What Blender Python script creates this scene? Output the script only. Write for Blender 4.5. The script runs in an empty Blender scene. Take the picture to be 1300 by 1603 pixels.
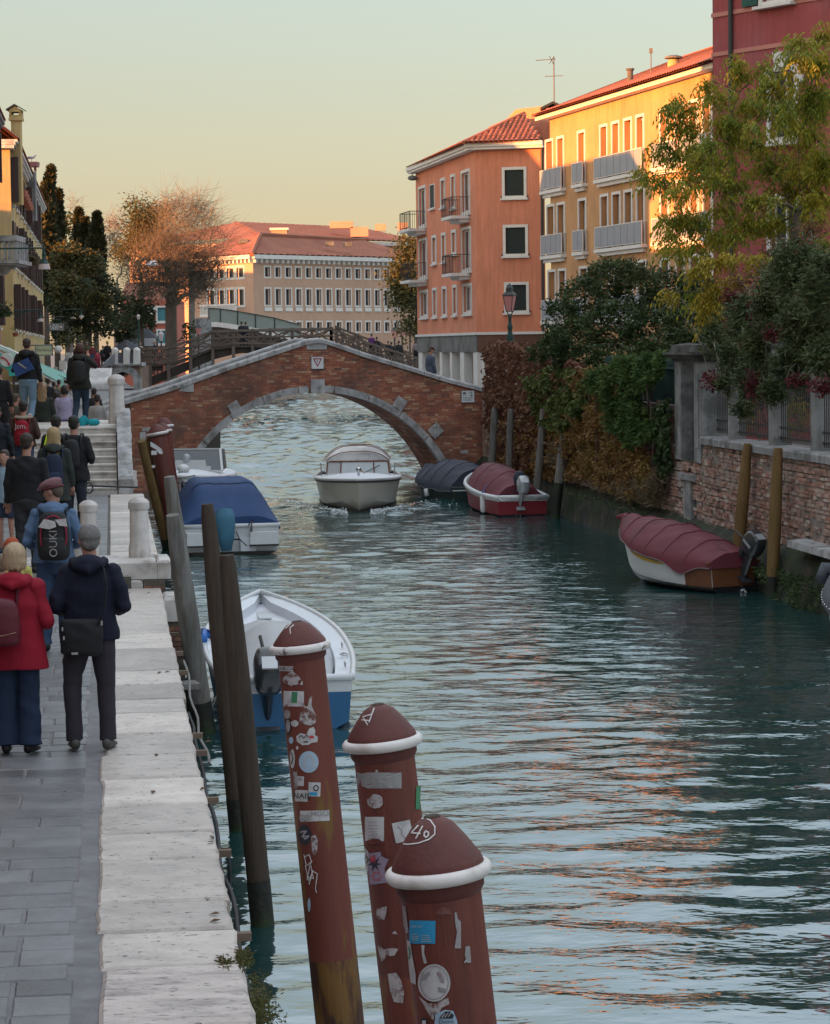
import bpy,math,random
import numpy as np
from mathutils import Vector,Matrix,noise as mnoise
random.seed(7)
RNG=np.random.default_rng(7)
R=math.radians
sc=bpy.context.scene
COL=sc.collection
CAM_Z=4.4
FPX=3850.0
PITCH=math.atan((801.5-543)/FPX)
ROLL=0.0125
cd=bpy.data.cameras.new('camera')
cam=bpy.data.objects.new('camera',cd)
COL.objects.link(cam)
cd.sensor_fit='HORIZONTAL'
cd.sensor_width=36
cd.lens=36*FPX/1300
cd.clip_start=0.5
cd.clip_end=9000
c_f=Vector((0,math.cos(PITCH),-math.sin(PITCH)))
u0=Vector((0,math.sin(PITCH),math.cos(PITCH)))
r0=Vector((1,0,0))
c_r=r0*math.cos(ROLL)-u0*math.sin(ROLL)
c_u=u0*math.cos(ROLL)+r0*math.sin(ROLL)
m=Matrix.Identity(4)
for i in range(3):
 m[i][0]=c_r[i];m[i][1]=c_u[i];m[i][2]=-c_f[i]
m[2][3]=CAM_Z
cam.matrix_world=m
sc.camera=cam
EXPO=2.0
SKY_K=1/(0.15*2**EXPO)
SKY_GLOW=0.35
SUN_B=32.5
SUN_E=5.5
world=bpy.data.worlds.new('World')
sc.world=world
world.use_nodes=True
wn=world.node_tree
bg=wn.nodes['Background']
sky=wn.nodes.new('ShaderNodeTexSky')
sky.sky_type='NISHITA'
sky.sun_disc=False
sky.sun_elevation=R(SUN_E)
sky.sun_rotation=R(270-SUN_B)
sky.altitude=0
sky.air_density=1.0
sky.dust_density=2.6
sky.ozone_density=1.6
w_tc=wn.nodes.new('ShaderNodeTexCoord')
w_sep=wn.nodes.new('ShaderNodeSeparateXYZ')
wn.links.new(w_tc.outputs['Generated'],w_sep.inputs[0])
w_max=wn.nodes.new('ShaderNodeMath');w_max.operation='MAXIMUM';w_max.inputs[1].default_value=0.0
wn.links.new(w_sep.outputs[2],w_max.inputs[0])
w_sq=wn.nodes.new('ShaderNodeMath');w_sq.operation='SQRT'
wn.links.new(w_max.outputs[0],w_sq.inputs[0])
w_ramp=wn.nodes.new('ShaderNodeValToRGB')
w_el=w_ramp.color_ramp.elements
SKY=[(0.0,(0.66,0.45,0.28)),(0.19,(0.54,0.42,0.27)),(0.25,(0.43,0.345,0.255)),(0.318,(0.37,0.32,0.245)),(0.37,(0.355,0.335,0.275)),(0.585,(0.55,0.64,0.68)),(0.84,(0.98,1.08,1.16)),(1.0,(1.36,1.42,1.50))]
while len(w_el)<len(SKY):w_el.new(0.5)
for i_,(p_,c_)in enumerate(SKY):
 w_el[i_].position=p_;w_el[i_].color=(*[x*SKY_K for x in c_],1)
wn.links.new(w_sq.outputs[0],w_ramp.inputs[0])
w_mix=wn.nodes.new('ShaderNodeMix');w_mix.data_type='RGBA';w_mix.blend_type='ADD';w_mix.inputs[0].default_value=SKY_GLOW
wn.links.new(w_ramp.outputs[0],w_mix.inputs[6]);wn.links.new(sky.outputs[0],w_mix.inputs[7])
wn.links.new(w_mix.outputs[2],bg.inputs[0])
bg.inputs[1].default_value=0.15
sun_l=bpy.data.lights.new('sun','SUN')
sun_l.energy=4.0
sun_l.angle=R(0.5)
sun_l.color=(1.0,0.37,0.10)
sun=bpy.data.objects.new('sun',sun_l)
COL.objects.link(sun)
sdir=Vector((-math.cos(R(SUN_B))*math.cos(R(SUN_E)),-math.sin(R(SUN_B))*math.cos(R(SUN_E)),math.sin(R(SUN_E))))
sun.rotation_euler=sdir.to_track_quat('Z','Y').to_euler()
sc.view_settings.view_transform='Standard'
sc.view_settings.look='None'
sc.view_settings.gamma=1
sc.view_settings.use_curve_mapping=False
sc.view_settings.exposure=EXPO
sc.render.engine='CYCLES'
sc.cycles.max_bounces=5
sc.cycles.diffuse_bounces=3
sc.cycles.glossy_bounces=3
sc.cycles.transparent_max_bounces=6
sc.cycles.use_denoising=True
def ray(px,py):
 return c_r*((px-650)/FPX)+c_u*(-(py-801.5)/FPX)+c_f
def P(px,py,Y):
 d=ray(px,py);t=Y/d.y
 return Vector((d.x*t,Y,CAM_Z+d.z*t))
def G(px,py,z=0.0):
 d=ray(px,py);t=(z-CAM_Z)/d.z
 return Vector((d.x*t,d.y*t,z))
def onplane(px,py,O,U):
 d=ray(px,py)
 n=Vector((U.y,-U.x,0))
 t=n.dot(Vector((O.x,O.y,0)))/n.dot(d)
 p=Vector((d.x*t,d.y*t,CAM_Z+d.z*t))
 return(p-Vector((O.x,O.y,0))).dot(U),p.z
def mat(name,c,rough=0.8,var=0.25,scale=2.0,bump=0.25,bscale=25.0,c2=None,c2s=1.2,c2t=0.55,c2w=0.12,island=0.0,objr=0.0,metal=0.0,spec=0.35,streak=0.0,stretch=None,c3=None,c3s=6.0,c3t=0.62,trans=0.0,isl_cols=None,emit=None,sheen=0.0,bd=0.02):
 sheen=0
 m=bpy.data.materials.new(name)
 m.use_nodes=True
 nt=m.node_tree;N=nt.nodes;L=nt.links
 b=N['Principled BSDF']
 b.inputs['Roughness'].default_value=rough
 b.inputs['Metallic'].default_value=metal
 b.inputs['Specular IOR Level'].default_value=spec
 if sheen:b.inputs['Sheen Weight'].default_value=sheen
 tc=N.new('ShaderNodeTexCoord')
 mp=N.new('ShaderNodeMapping')
 L.new(tc.outputs['Object'],mp.inputs[0])
 if stretch:mp.inputs['Scale'].default_value=stretch
 def noise(s,det=5,ro=0.6,vec=None):
  n=N.new('ShaderNodeTexNoise')
  n.inputs['Scale'].default_value=s;n.inputs['Detail'].default_value=det;n.inputs['Roughness'].default_value=ro
  L.new(vec or mp.outputs[0],n.inputs['Vector'])
  return n.outputs[0]
 def mix(fac,a,bb,mode='MIX'):
  x=N.new('ShaderNodeMix');x.data_type='RGBA';x.blend_type=mode
  for s,v in((0,fac),(6,a),(7,bb)):
   if isinstance(v,(int,float)):x.inputs[s].default_value=v
   elif isinstance(v,tuple):x.inputs[s].default_value=(*v[:3],1)
   else:L.new(v,x.inputs[s])
  return x.outputs[2]
 def ramp(v,a,w):
  r=N.new('ShaderNodeMapRange');r.inputs[1].default_value=a-w;r.inputs[2].default_value=a+w
  r.interpolation_type='SMOOTHSTEP'
  L.new(v,r.inputs[0]);return r.outputs[0]
 col=tuple(c)
 if isl_cols:
  g=N.new('ShaderNodeNewGeometry')
  cr=N.new('ShaderNodeValToRGB');cr.color_ramp.interpolation='CONSTANT' if len(isl_cols)<9 else 'LINEAR'
  el=cr.color_ramp.elements
  while len(el)<len(isl_cols):el.new(0.5)
  for i,cc in enumerate(isl_cols):
   el[i].position=i/len(isl_cols);el[i].color=(*cc,1)
  if objr:
   oi=N.new('ShaderNodeObjectInfo');L.new(oi.outputs['Random'],cr.inputs[0])
  else:
   L.new(g.outputs['Random Per Island'],cr.inputs[0])
  col=cr.outputs[0]
 if c2:col=mix(ramp(noise(c2s),c2t,c2w),col,tuple(c2))
 if c3:col=mix(ramp(noise(c3s,6,0.7),c3t,0.04),col,tuple(c3))
 if var:
  v=ramp(noise(scale,6,0.65),0.5,0.3)
  mr=N.new('ShaderNodeMapRange');mr.inputs[3].default_value=1-var;mr.inputs[4].default_value=1+var*0.6
  L.new(v,mr.inputs[0])
  cb=N.new('ShaderNodeCombineXYZ')
  for i in range(3):L.new(mr.outputs[0],cb.inputs[i])
  col=mix(1.0,col,cb.outputs[0],'MULTIPLY')
 for amt,src in((island,'g'),(objr if not isl_cols else 0,'o')):
  if amt:
   if src=='g':
    g=N.new('ShaderNodeNewGeometry');o=g.outputs['Random Per Island']
   else:
    g=N.new('ShaderNodeObjectInfo');o=g.outputs['Random']
   mr=N.new('ShaderNodeMapRange');mr.inputs[3].default_value=1-amt;mr.inputs[4].default_value=1+amt
   L.new(o,mr.inputs[0])
   cb=N.new('ShaderNodeCombineXYZ')
   for i in range(3):L.new(mr.outputs[0],cb.inputs[i])
   col=mix(1.0,col,cb.outputs[0],'MULTIPLY')
 if streak:
  mp2=N.new('ShaderNodeMapping');mp2.inputs['Scale'].default_value=(3,3,0.25)
  L.new(tc.outputs['Object'],mp2.inputs[0])
  s=ramp(noise(2.0,5,0.6,mp2.outputs[0]),0.5,0.2)
  mr=N.new('ShaderNodeMapRange');mr.inputs[3].default_value=1-streak;mr.inputs[4].default_value=1.05
  L.new(s,mr.inputs[0])
  cb=N.new('ShaderNodeCombineXYZ')
  for i in range(3):L.new(mr.outputs[0],cb.inputs[i])
  col=mix(1.0,col,cb.outputs[0],'MULTIPLY')
 if isinstance(col,tuple):b.inputs['Base Color'].default_value=(*col[:3],1)
 else:L.new(col,b.inputs['Base Color'])
 if bump:
  bn=N.new('ShaderNodeBump');bn.inputs['Strength'].default_value=bump;bn.inputs['Distance'].default_value=bd
  L.new(noise(bscale,6,0.65),bn.inputs['Height']);L.new(bn.outputs[0],b.inputs['Normal'])
 if trans:
  b.inputs['Transmission Weight'].default_value=trans
 if emit:
  b.inputs['Emission Color'].default_value=(*emit[:3],1);b.inputs['Emission Strength'].default_value=emit[3]
 return m
def leafmat(name,cols,transl=0.3,rough=0.6):
 m=bpy.data.materials.new(name);m.use_nodes=True
 nt=m.node_tree;N=nt.nodes;L=nt.links
 b=N['Principled BSDF'];b.inputs['Roughness'].default_value=rough;b.inputs['Specular IOR Level'].default_value=0.25
 g=N.new('ShaderNodeNewGeometry');tc=N.new('ShaderNodeTexCoord')
 n=N.new('ShaderNodeTexNoise');n.inputs['Scale'].default_value=1.3;n.inputs['Detail'].default_value=3
 L.new(tc.outputs['Object'],n.inputs['Vector'])
 a=N.new('ShaderNodeMath');a.operation='MULTIPLY_ADD';a.inputs[1].default_value=0.45
 L.new(g.outputs['Random Per Island'],a.inputs[0])
 mm=N.new('ShaderNodeMapRange');mm.inputs[1].default_value=0.3;mm.inputs[2].default_value=0.7;mm.inputs[3].default_value=0.0;mm.inputs[4].default_value=0.55
 L.new(n.outputs[0],mm.inputs[0]);L.new(mm.outputs[0],a.inputs[2])
 cr=N.new('ShaderNodeValToRGB');el=cr.color_ramp.elements
 while len(el)<len(cols):el.new(0.5)
 for i,c in enumerate(cols):
  el[i].position=i/max(1,len(cols)-1);el[i].color=(*c,1)
 L.new(a.outputs[0],cr.inputs[0]);L.new(cr.outputs[0],b.inputs['Base Color'])
 tl=N.new('ShaderNodeBsdfTranslucent');L.new(cr.outputs[0],tl.inputs[0])
 mx=N.new('ShaderNodeMixShader');mx.inputs[0].default_value=transl
 L.new(b.outputs[0],mx.inputs[1]);L.new(tl.outputs[0],mx.inputs[2])
 L.new(mx.outputs[0],N['Material Output'].inputs[0])
 return m
def tag(o,label=None,cat=None,group=None,kind=None):
 if label:o['label']=label
 if cat:o['category']=cat
 if group:o['group']=group
 if kind:o['kind']=kind
 return o
def empty(name,loc=(0,0,0),rz=0.0,label=None,cat=None,group=None,kind=None):
 o=bpy.data.objects.new(name,None);COL.objects.link(o)
 o.location=loc;o.rotation_euler=(0,0,rz);o.empty_display_size=0.2
 return tag(o,label,cat,group,kind)
def link(name,me,material,parent=None,smooth=False):
 o=bpy.data.objects.new(name,me);COL.objects.link(o)
 if material is not None:
  for mm in(material if isinstance(material,(list,tuple))else[material]):me.materials.append(mm)
 if parent is not None:o.parent=parent
 if smooth:me.shade_smooth()
 return o
def copy_tree(o,parent=None):
 c=o.copy();COL.objects.link(c);c.parent=parent
 if 'label' in c.keys()and parent is None:del c['label']
 for ch in o.children:copy_tree(ch,c)
 return c
class MB:
 def __init__(s):s.v=[];s.f=[];s.m=[]
 def add(s,vs,fs,mi=0):
  n=len(s.v);s.v+=[tuple(x)for x in vs];s.f+=[tuple(i+n for i in f)for f in fs];s.m+=[mi]*len(fs);return s
 def box(s,c,d,rz=0.0,mi=0,taper=1.0,rot=None):
  x,y,z=d[0]/2,d[1]/2,d[2]/2
  q=rot or Matrix.Rotation(rz,3,'Z')
  vs=[]
  for(sx,sy,sz)in((-1,-1,-1),(1,-1,-1),(1,1,-1),(-1,1,-1),(-1,-1,1),(1,-1,1),(1,1,1),(-1,1,1)):
   t=taper if sz>0 else 1
   vs.append(q@Vector((sx*x*t,sy*y*t,sz*z))+Vector(c))
  return s.add(vs,[(0,3,2,1),(4,5,6,7),(0,1,5,4),(1,2,6,5),(2,3,7,6),(3,0,4,7)],mi)
 def fbox(s,o,U,Nn,u0,u1,z0,z1,d0,d1,mi=0):
  vs=[Vector(o)+U*u+Nn*d+Vector((0,0,z))for z in(z0,z1)for d in(d0,d1)for u in(u0,u1)]
  return s.add(vs,[(0,1,3,2),(4,6,7,5),(0,4,5,1),(1,5,7,3),(3,7,6,2),(2,6,4,0)],mi)
 def beam(s,a,b,w,h,mi=0,up=(0,0,1)):
  a,b=Vector(a),Vector(b);d=(b-a).normalized();up=Vector(up)
  x=d.cross(up)
  if x.length<1e-4:x=d.cross(Vector((0,1,0)))
  x.normalize();z=x.cross(d)
  vs=[p+x*(sx*w/2)+z*(sz*h/2)for p in(a,b)for sx,sz in((-1,-1),(1,-1),(1,1),(-1,1))]
  return s.add(vs,[(0,1,2,3),(7,6,5,4),(0,4,5,1),(1,5,6,2),(2,6,7,3),(3,7,4,0)],mi)
 def tube(s,pts,rad,n=10,mi=0,caps=True,ry=None,up=None):
  pts=[Vector(p)for p in pts];k=len(pts)
  if not isinstance(rad,(list,tuple)):rad=[rad]*k
  if ry is not None and not isinstance(ry,(list,tuple)):ry=[ry]*k
  base=len(s.v);ref=Vector(up)if up else None
  for i,p in enumerate(pts):
   d=(pts[min(i+1,k-1)]-pts[max(i-1,0)]).normalized()
   if ref is None:
    ref=Vector((0,1,0))if abs(d.y)<0.9 else Vector((1,0,0))
   x=d.cross(ref)
   if x.length<1e-5:x=d.cross(Vector((1,0.2,0.1)))
   x.normalize();y=x.cross(d).normalized()
   if up is None:ref=y
   for j in range(n):
    t=2*math.pi*j/n
    q=p+x*(rad[i]*math.cos(t))+y*((ry[i]if ry else rad[i])*math.sin(t))
    s.v.append(tuple(q))
  for i in range(k-1):
   for j in range(n):
    a=base+i*n+j;b=base+i*n+(j+1)%n
    s.f.append((a,b,b+n,a+n));s.m.append(mi)
  if caps:
   s.f.append(tuple(base+j for j in range(n))[::-1]);s.m.append(mi)
   s.f.append(tuple(base+(k-1)*n+j for j in range(n)));s.m.append(mi)
  return s
 def lathe(s,prof,n=16,c=(0,0,0),mi=0,axis=None,q=None):
  base=len(s.v)
  for r,z in prof:
   for j in range(n):
    t=2*math.pi*j/n
    p=Vector((r*math.cos(t),r*math.sin(t),z))
    if q is not None:p=q@p
    s.v.append(tuple(p+Vector(c)))
  k=len(prof)
  for i in range(k-1):
   for j in range(n):
    a=base+i*n+j;b=base+i*n+(j+1)%n
    s.f.append((a,b,b+n,a+n));s.m.append(mi)
  s.f.append(tuple(base+j for j in range(n))[::-1]);s.m.append(mi)
  s.f.append(tuple(base+(k-1)*n+j for j in range(n)));s.m.append(mi)
  return s
 def prism(s,poly,ext,mi=0):
  n=len(poly);vs=[Vector(p)for p in poly]+[Vector(p)+Vector(ext)for p in poly]
  fs=[tuple(range(n))[::-1],tuple(range(n,2*n))]+[(i,(i+1)%n,(i+1)%n+n,i+n)for i in range(n)]
  return s.add(vs,fs,mi)
 def sphere(s,c,r,n=12,k=8,mi=0,q=None):
  r=r if isinstance(r,(list,tuple))else(r,r,r)
  base=len(s.v)
  for i in range(1,k):
   ph=math.pi*i/k
   for j in range(n):
    t=2*math.pi*j/n
    p=Vector((r[0]*math.sin(ph)*math.cos(t),r[1]*math.sin(ph)*math.sin(t),r[2]*math.cos(ph)))
    if q is not None:p=q@p
    s.v.append(tuple(p+Vector(c)))
  tp=Vector((0,0,r[2]));bt=Vector((0,0,-r[2]))
  if q is not None:tp=q@tp;bt=q@bt
  s.v.append(tuple(tp+Vector(c)));s.v.append(tuple(bt+Vector(c)))
  T=len(s.v)-2;B=T+1
  for i in range(k-2):
   for j in range(n):
    a=base+i*n+j;b=base+i*n+(j+1)%n
    s.f.append((a,a+n,b+n,b));s.m.append(mi)
  for j in range(n):
   s.f.append((T,base+j,base+(j+1)%n));s.m.append(mi)
   a=base+(k-2)*n
   s.f.append((B,a+(j+1)%n,a+j));s.m.append(mi)
  return s
 def grid(s,fn,nu,nv,mi=0,closeu=False):
  base=len(s.v)
  for i in range(nu+(0 if closeu else 1)):
   for j in range(nv+1):s.v.append(tuple(fn(i/nu,j/nv)))
  for i in range(nu):
   i2=(i+1)%nu if closeu else i+1
   for j in range(nv):
    s.f.append((base+i*(nv+1)+j,base+i2*(nv+1)+j,base+i2*(nv+1)+j+1,base+i*(nv+1)+j+1));s.m.append(mi)
  return s
 def build(s,name,material,parent=None,smooth=False,kind=None,fix=False,sharp=None):
  me=bpy.data.meshes.new(name)
  me.from_pydata(s.v,[],s.f)
  if any(s.m):me.polygons.foreach_set('material_index',s.m)
  if fix:
   import bmesh
   bm=bmesh.new();bm.from_mesh(me);bmesh.ops.remove_doubles(bm,verts=bm.verts,dist=1e-5)
   bmesh.ops.recalc_face_normals(bm,faces=bm.faces);bm.to_mesh(me);bm.free()
  me.update()
  o=link(name,me,material,parent,smooth)
  if sharp:me.set_sharp_from_angle(angle=R(sharp))
  if kind:o['kind']=kind
  return o
def fast_mesh(name,verts,nper,material,parent=None,kind=None,smooth=False,faces=None):
 verts=np.asarray(verts,dtype=np.float32)
 me=bpy.data.meshes.new(name)
 if faces is None:
  nf=len(verts)//nper
  idx=np.arange(nf*nper,dtype=np.int32)
 else:
  faces=np.asarray(faces,dtype=np.int32);nf=len(faces);nper=faces.shape[1];idx=faces.ravel()
 me.vertices.add(len(verts));me.vertices.foreach_set('co',verts.ravel())
 me.loops.add(nf*nper);me.loops.foreach_set('vertex_index',idx)
 me.polygons.add(nf)
 me.polygons.foreach_set('loop_start',np.arange(0,nf*nper,nper,dtype=np.int32))
 me.update(calc_edges=True)
 o=link(name,me,material,parent,smooth)
 if kind:o['kind']=kind
 return o
def text_mesh(txt,size,depth=0.0):
 cu=bpy.data.curves.new('txt','FONT');cu.body=txt;cu.size=size;cu.align_x='CENTER';cu.align_y='CENTER';cu.extrude=depth;cu.resolution_u=3
 o=bpy.data.objects.new('txt',cu);COL.objects.link(o)
 dg=bpy.context.evaluated_depsgraph_get();dg.update()
 me=bpy.data.meshes.new_from_object(o.evaluated_get(dg))
 v=[tuple(x.co)for x in me.vertices];f=[tuple(p.vertices)for p in me.polygons]
 bpy.data.objects.remove(o);bpy.data.curves.remove(cu);bpy.data.meshes.remove(me)
 return v,f
def text_on(txt,size,org,X,Yv,material,parent,name='lettering'):
 v,f=text_mesh(txt,size)
 org=Vector(org);X=Vector(X);Yv=Vector(Yv)
 mb=MB();mb.add([org+X*a[0]+Yv*a[1]for a in v],f)
 return mb.build(name,material,parent)
def leaves(points,size,aspect=2.0,droop=0.3,jitter=0.5,rng=RNG):
 n=len(points)
 P_=np.asarray(points,dtype=np.float64)
 a=rng.normal(size=(n,3));a[:,2]=a[:,2]*0.6-droop
 a/=np.linalg.norm(a,axis=1)[:,None]+1e-9
 b=rng.normal(size=(n,3));b-=a*np.sum(a*b,axis=1)[:,None];b/=np.linalg.norm(b,axis=1)[:,None]+1e-9
 s=size*(1+jitter*(rng.random(n)-0.5))
 L=a*s[:,None];W=b*(s/aspect*0.5)[:,None]
 nn=np.cross(a,b)*(s*0.12)[:,None]
 q=np.stack([P_,P_+L*0.5+W+nn,P_+L,P_+L*0.5-W+nn],axis=1)
 return q.reshape(-1,3)
m_stone=mat('istrian_stone',(0.51,0.445,0.40),0.45,0.20,4.0,0.7,14,c2=(0.40,0.35,0.315),c2s=1.3,c2t=0.56,c3=(0.13,0.11,0.10),c3s=15,c3t=0.615,objr=0.30,spec=0.5,stretch=(1,1.4,1))
m_stone_rough=mat('pitted_stone',(0.54,0.47,0.43),0.65,0.2,3.0,0.9,9,c2=(0.30,0.26,0.245),c2s=2.4,c2t=0.56,c3=(0.09,0.075,0.07),c3s=13,c3t=0.60,spec=0.4,stretch=(1,3.0,1))
m_step=mat('step_stone',(0.52,0.48,0.455),0.6,0.3,2.0,0.3,14,c2=(0.25,0.22,0.20),c2s=2.2,c2t=0.6,c3=(0.10,0.09,0.085),c3s=7,c3t=0.68,island=0.1)
m_pillar=mat('bollard_stone',(0.58,0.53,0.51),0.7,0.25,4.0,0.35,22,c2=(0.32,0.28,0.25),c2s=2.5,c2t=0.62,streak=0.25,objr=0.06)
m_coping=mat('coping_stone',(0.40,0.40,0.41),0.7,0.3,2.0,0.3,14,c2=(0.22,0.21,0.205),c2s=2.6,c2t=0.55,c3=(0.09,0.09,0.09),c3s=6,c3t=0.66,streak=0.2)
m_pave=mat('trachyte_paving',(0.155,0.150,0.158),0.42,0.30,2.2,0.4,20,c2=(0.115,0.11,0.115),c2s=1.4,c2t=0.55,objr=0.20,island=0.16,spec=0.5)
m_mortar=mat('joint_mortar',(0.17,0.165,0.17),0.8,0.3,5,0.3,30)
m_quaywall=mat('quay_wall_stone',(0.16,0.13,0.11),0.8,0.4,1.5,0.6,10,c2=(0.035,0.045,0.03),c2s=1.2,c2t=0.5)
m_brick=mat('old_brick',(0.2,0.07,0.04),0.85,0.35,1.1,0.4,18,isl_cols=[(0.356,0.119,0.073),(0.409,0.158,0.092),(0.304,0.103,0.066),(0.383,0.139,0.086),(0.436,0.211,0.132),(0.343,0.119,0.077),(0.396,0.158,0.106),(0.515,0.33,0.211),(0.356,0.125,0.082),(0.251,0.106,0.079)],c2=(0.13,0.085,0.07),c2s=0.7,c2t=0.58,c2w=0.15)
m_brickw=mat('weathered_brick',(0.2,0.07,0.04),0.9,0.35,1.6,0.6,14,isl_cols=[(0.30,0.14,0.10),(0.37,0.20,0.15),(0.28,0.15,0.12),(0.40,0.25,0.20),(0.44,0.33,0.28),(0.31,0.15,0.105),(0.37,0.22,0.18),(0.48,0.40,0.35),(0.32,0.17,0.13),(0.22,0.13,0.105)],c2=(0.34,0.29,0.26),c2s=1.3,c2t=0.60,c2w=0.12,c3=(0.10,0.065,0.055),c3s=3.5,c3t=0.66)
m_brickp=mat('weathered_brick_piece',(0.2,0.07,0.04),0.9,0.35,1.6,0.6,14,objr=1,isl_cols=[(0.30,0.14,0.10),(0.37,0.20,0.15),(0.28,0.15,0.12),(0.40,0.25,0.20),(0.44,0.33,0.28),(0.31,0.15,0.105),(0.37,0.22,0.18),(0.48,0.40,0.35),(0.32,0.17,0.13),(0.22,0.13,0.105)],c2=(0.34,0.29,0.26),c2s=1.3,c2t=0.60,c2w=0.12,c3=(0.10,0.065,0.055),c3s=3.5,c3t=0.66)
m_jointw=mat('lime_mortar',(0.27,0.225,0.20),0.95,0.4,1.5,0.8,12,c2=(0.10,0.075,0.065),c2s=1.5,c2t=0.55)
m_jointb=mat('bridge_mortar',(0.17,0.105,0.08),0.95,0.3,2,0.5,20)
m_moss=mat('wet_algae_stone',(0.020,0.022,0.016),0.75,0.5,2.0,1.0,9,c2=(0.025,0.038,0.012),c2s=1.3,c2t=0.5,c3=(0.075,0.055,0.04),c3s=2.2,c3t=0.58,bd=0.06)
m_iron=mat('dark_iron',(0.03,0.03,0.032),0.55,0.2,5,0.1,30,spec=0.5)
m_black=mat('black_rubber',(0.015,0.015,0.017),0.6,0.1,5,0)
m_white=mat('white_paint',(0.72,0.72,0.72),0.45,0.12,3,0.05,30)
m_cream=mat('cream_frame',(0.66,0.62,0.56),0.6,0.12,3,0.05,30)
m_ground=mat('far_ground',(0.16,0.15,0.14),0.9,0.3,0.3,0.2,2)
m_plaza=mat('plaza_paving',(0.20,0.195,0.195),0.7,0.25,0.8,0.2,5)
m_moulding=mat('grey_render',(0.28,0.275,0.275),0.85,0.3,2.5,0.35,12,c2=(0.13,0.13,0.13),c2s=1.8,c2t=0.56,streak=0.3)
m_darkcap=mat('lichen_cap_stone',(0.10,0.095,0.09),0.9,0.35,3,0.5,12,c2=(0.055,0.055,0.05),c2s=2.5,c2t=0.5)
def water_material(far=False):
 m=bpy.data.materials.new('canal_water_surface');m.use_nodes=True
 nt=m.node_tree;N=nt.nodes;L=nt.links
 b=N['Principled BSDF']
 b.inputs['Base Color'].default_value=(0.010,0.040,0.040,1)
 b.inputs['Roughness'].default_value=0.035
 b.inputs['IOR'].default_value=WATER_IOR
 tc=N.new('ShaderNodeTexCoord')
 def nz(scale,sc3,det,rough,rz=0.0):
  mp=N.new('ShaderNodeMapping');mp.inputs['Scale'].default_value=sc3;mp.inputs['Rotation'].default_value=(0,0,rz)
  L.new(tc.outputs['Object'],mp.inputs[0])
  n=N.new('ShaderNodeTexNoise');n.inputs['Scale'].default_value=scale;n.inputs['Detail'].default_value=det;n.inputs['Roughness'].default_value=rough
  L.new(mp.outputs[0],n.inputs['Vector']);return n.outputs[0]
 a=nz(2.2,(0.8,1.7,1),3,0.5,0.15)
 c=nz(7.0,(0.8,1.5,1),2,0.5,-0.2)
 if far:
  a=nz(0.30,(0.7,1.6,1),5,0.62,0.2)
 ad=N.new('ShaderNodeMath');ad.operation='MULTIPLY_ADD';ad.inputs[1].default_value=0.02 if far else 0.25
 L.new(c,ad.inputs[0]);L.new(a,ad.inputs[2])
 pt=nz(0.16,(1,1,1),3,0.55)
 mr=N.new('ShaderNodeMapRange');mr.inputs[1].default_value=0.35;mr.inputs[2].default_value=0.65;mr.inputs[3].default_value=0.35;mr.inputs[4].default_value=1.1
 L.new(pt,mr.inputs[0])
 mu=N.new('ShaderNodeMath');mu.operation='MULTIPLY';L.new(ad.outputs[0],mu.inputs[0]);L.new(mr.outputs[0],mu.inputs[1])
 bn=N.new('ShaderNodeBump');bn.inputs['Strength'].default_value=1.0;bn.inputs['Distance'].default_value=WATER_BUMP
 L.new(mu.outputs[0],bn.inputs['Height']);L.new(bn.outputs[0],b.inputs['Normal'])
 return m
WATER_IOR=4.4
WATER_BUMP=0.036
m_water=water_material()
WATER_BUMP=4.5
m_water2=water_material(True)
def wave_h(X,Y):
 rng=np.random.default_rng(11)
 h=np.zeros_like(X)
 for i in range(54):
  lam=0.20*(1.5/0.20)**rng.random()
  ang=math.pi/2+rng.normal()*0.55 if rng.random()<0.75 else rng.random()*6.28
  k=2*math.pi/lam;ph=rng.random()*6.28
  slope=0.0225*(0.7+0.6*rng.random())
  mod=0.55+0.45*np.sin(X*math.cos(ph*3)*0.35+Y*math.sin(ph*3)*0.22+ph*5)
  h+=slope/k*mod*np.sin(k*(X*math.cos(ang)+Y*math.sin(ang))+ph+0.5*np.sin(0.6*X+0.31*Y+ph))
 far_=np.clip((Y-58)/30,0,1)
 for i in range(16):
  lam=1.1*3.0**rng.random();ang=rng.random()*6.28;k=2*math.pi/lam;ph=rng.random()*6.28
  h+=far_*0.056/k*np.sin(k*(X*math.cos(ang)+Y*math.sin(ang))+ph+0.8*np.sin(0.4*X+ph))
 calm=1-0.55*np.exp(-((X-1.0)/2.2)**2-((Y-13)/3.5)**2)-0.45/(1+np.exp(-(X-(11.55-0.1174*Y)+2.8)*1.6))*(Y<80)
 h=h*calm
 tx,ty=TAXI
 for sgn in(-1,1):
  dd=(X-tx)*sgn-1.0-(Y-ty)*0.33
  h+=0.10*np.exp(-(dd/0.5)**2)*np.exp(-np.clip(Y-ty,0,50)/14)*(Y>ty-1.2)*np.clip((Y-ty+1.2),0,1)
 return h
TX=G(563,803,0)
TAXI=(TX.x,TX.y)
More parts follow.
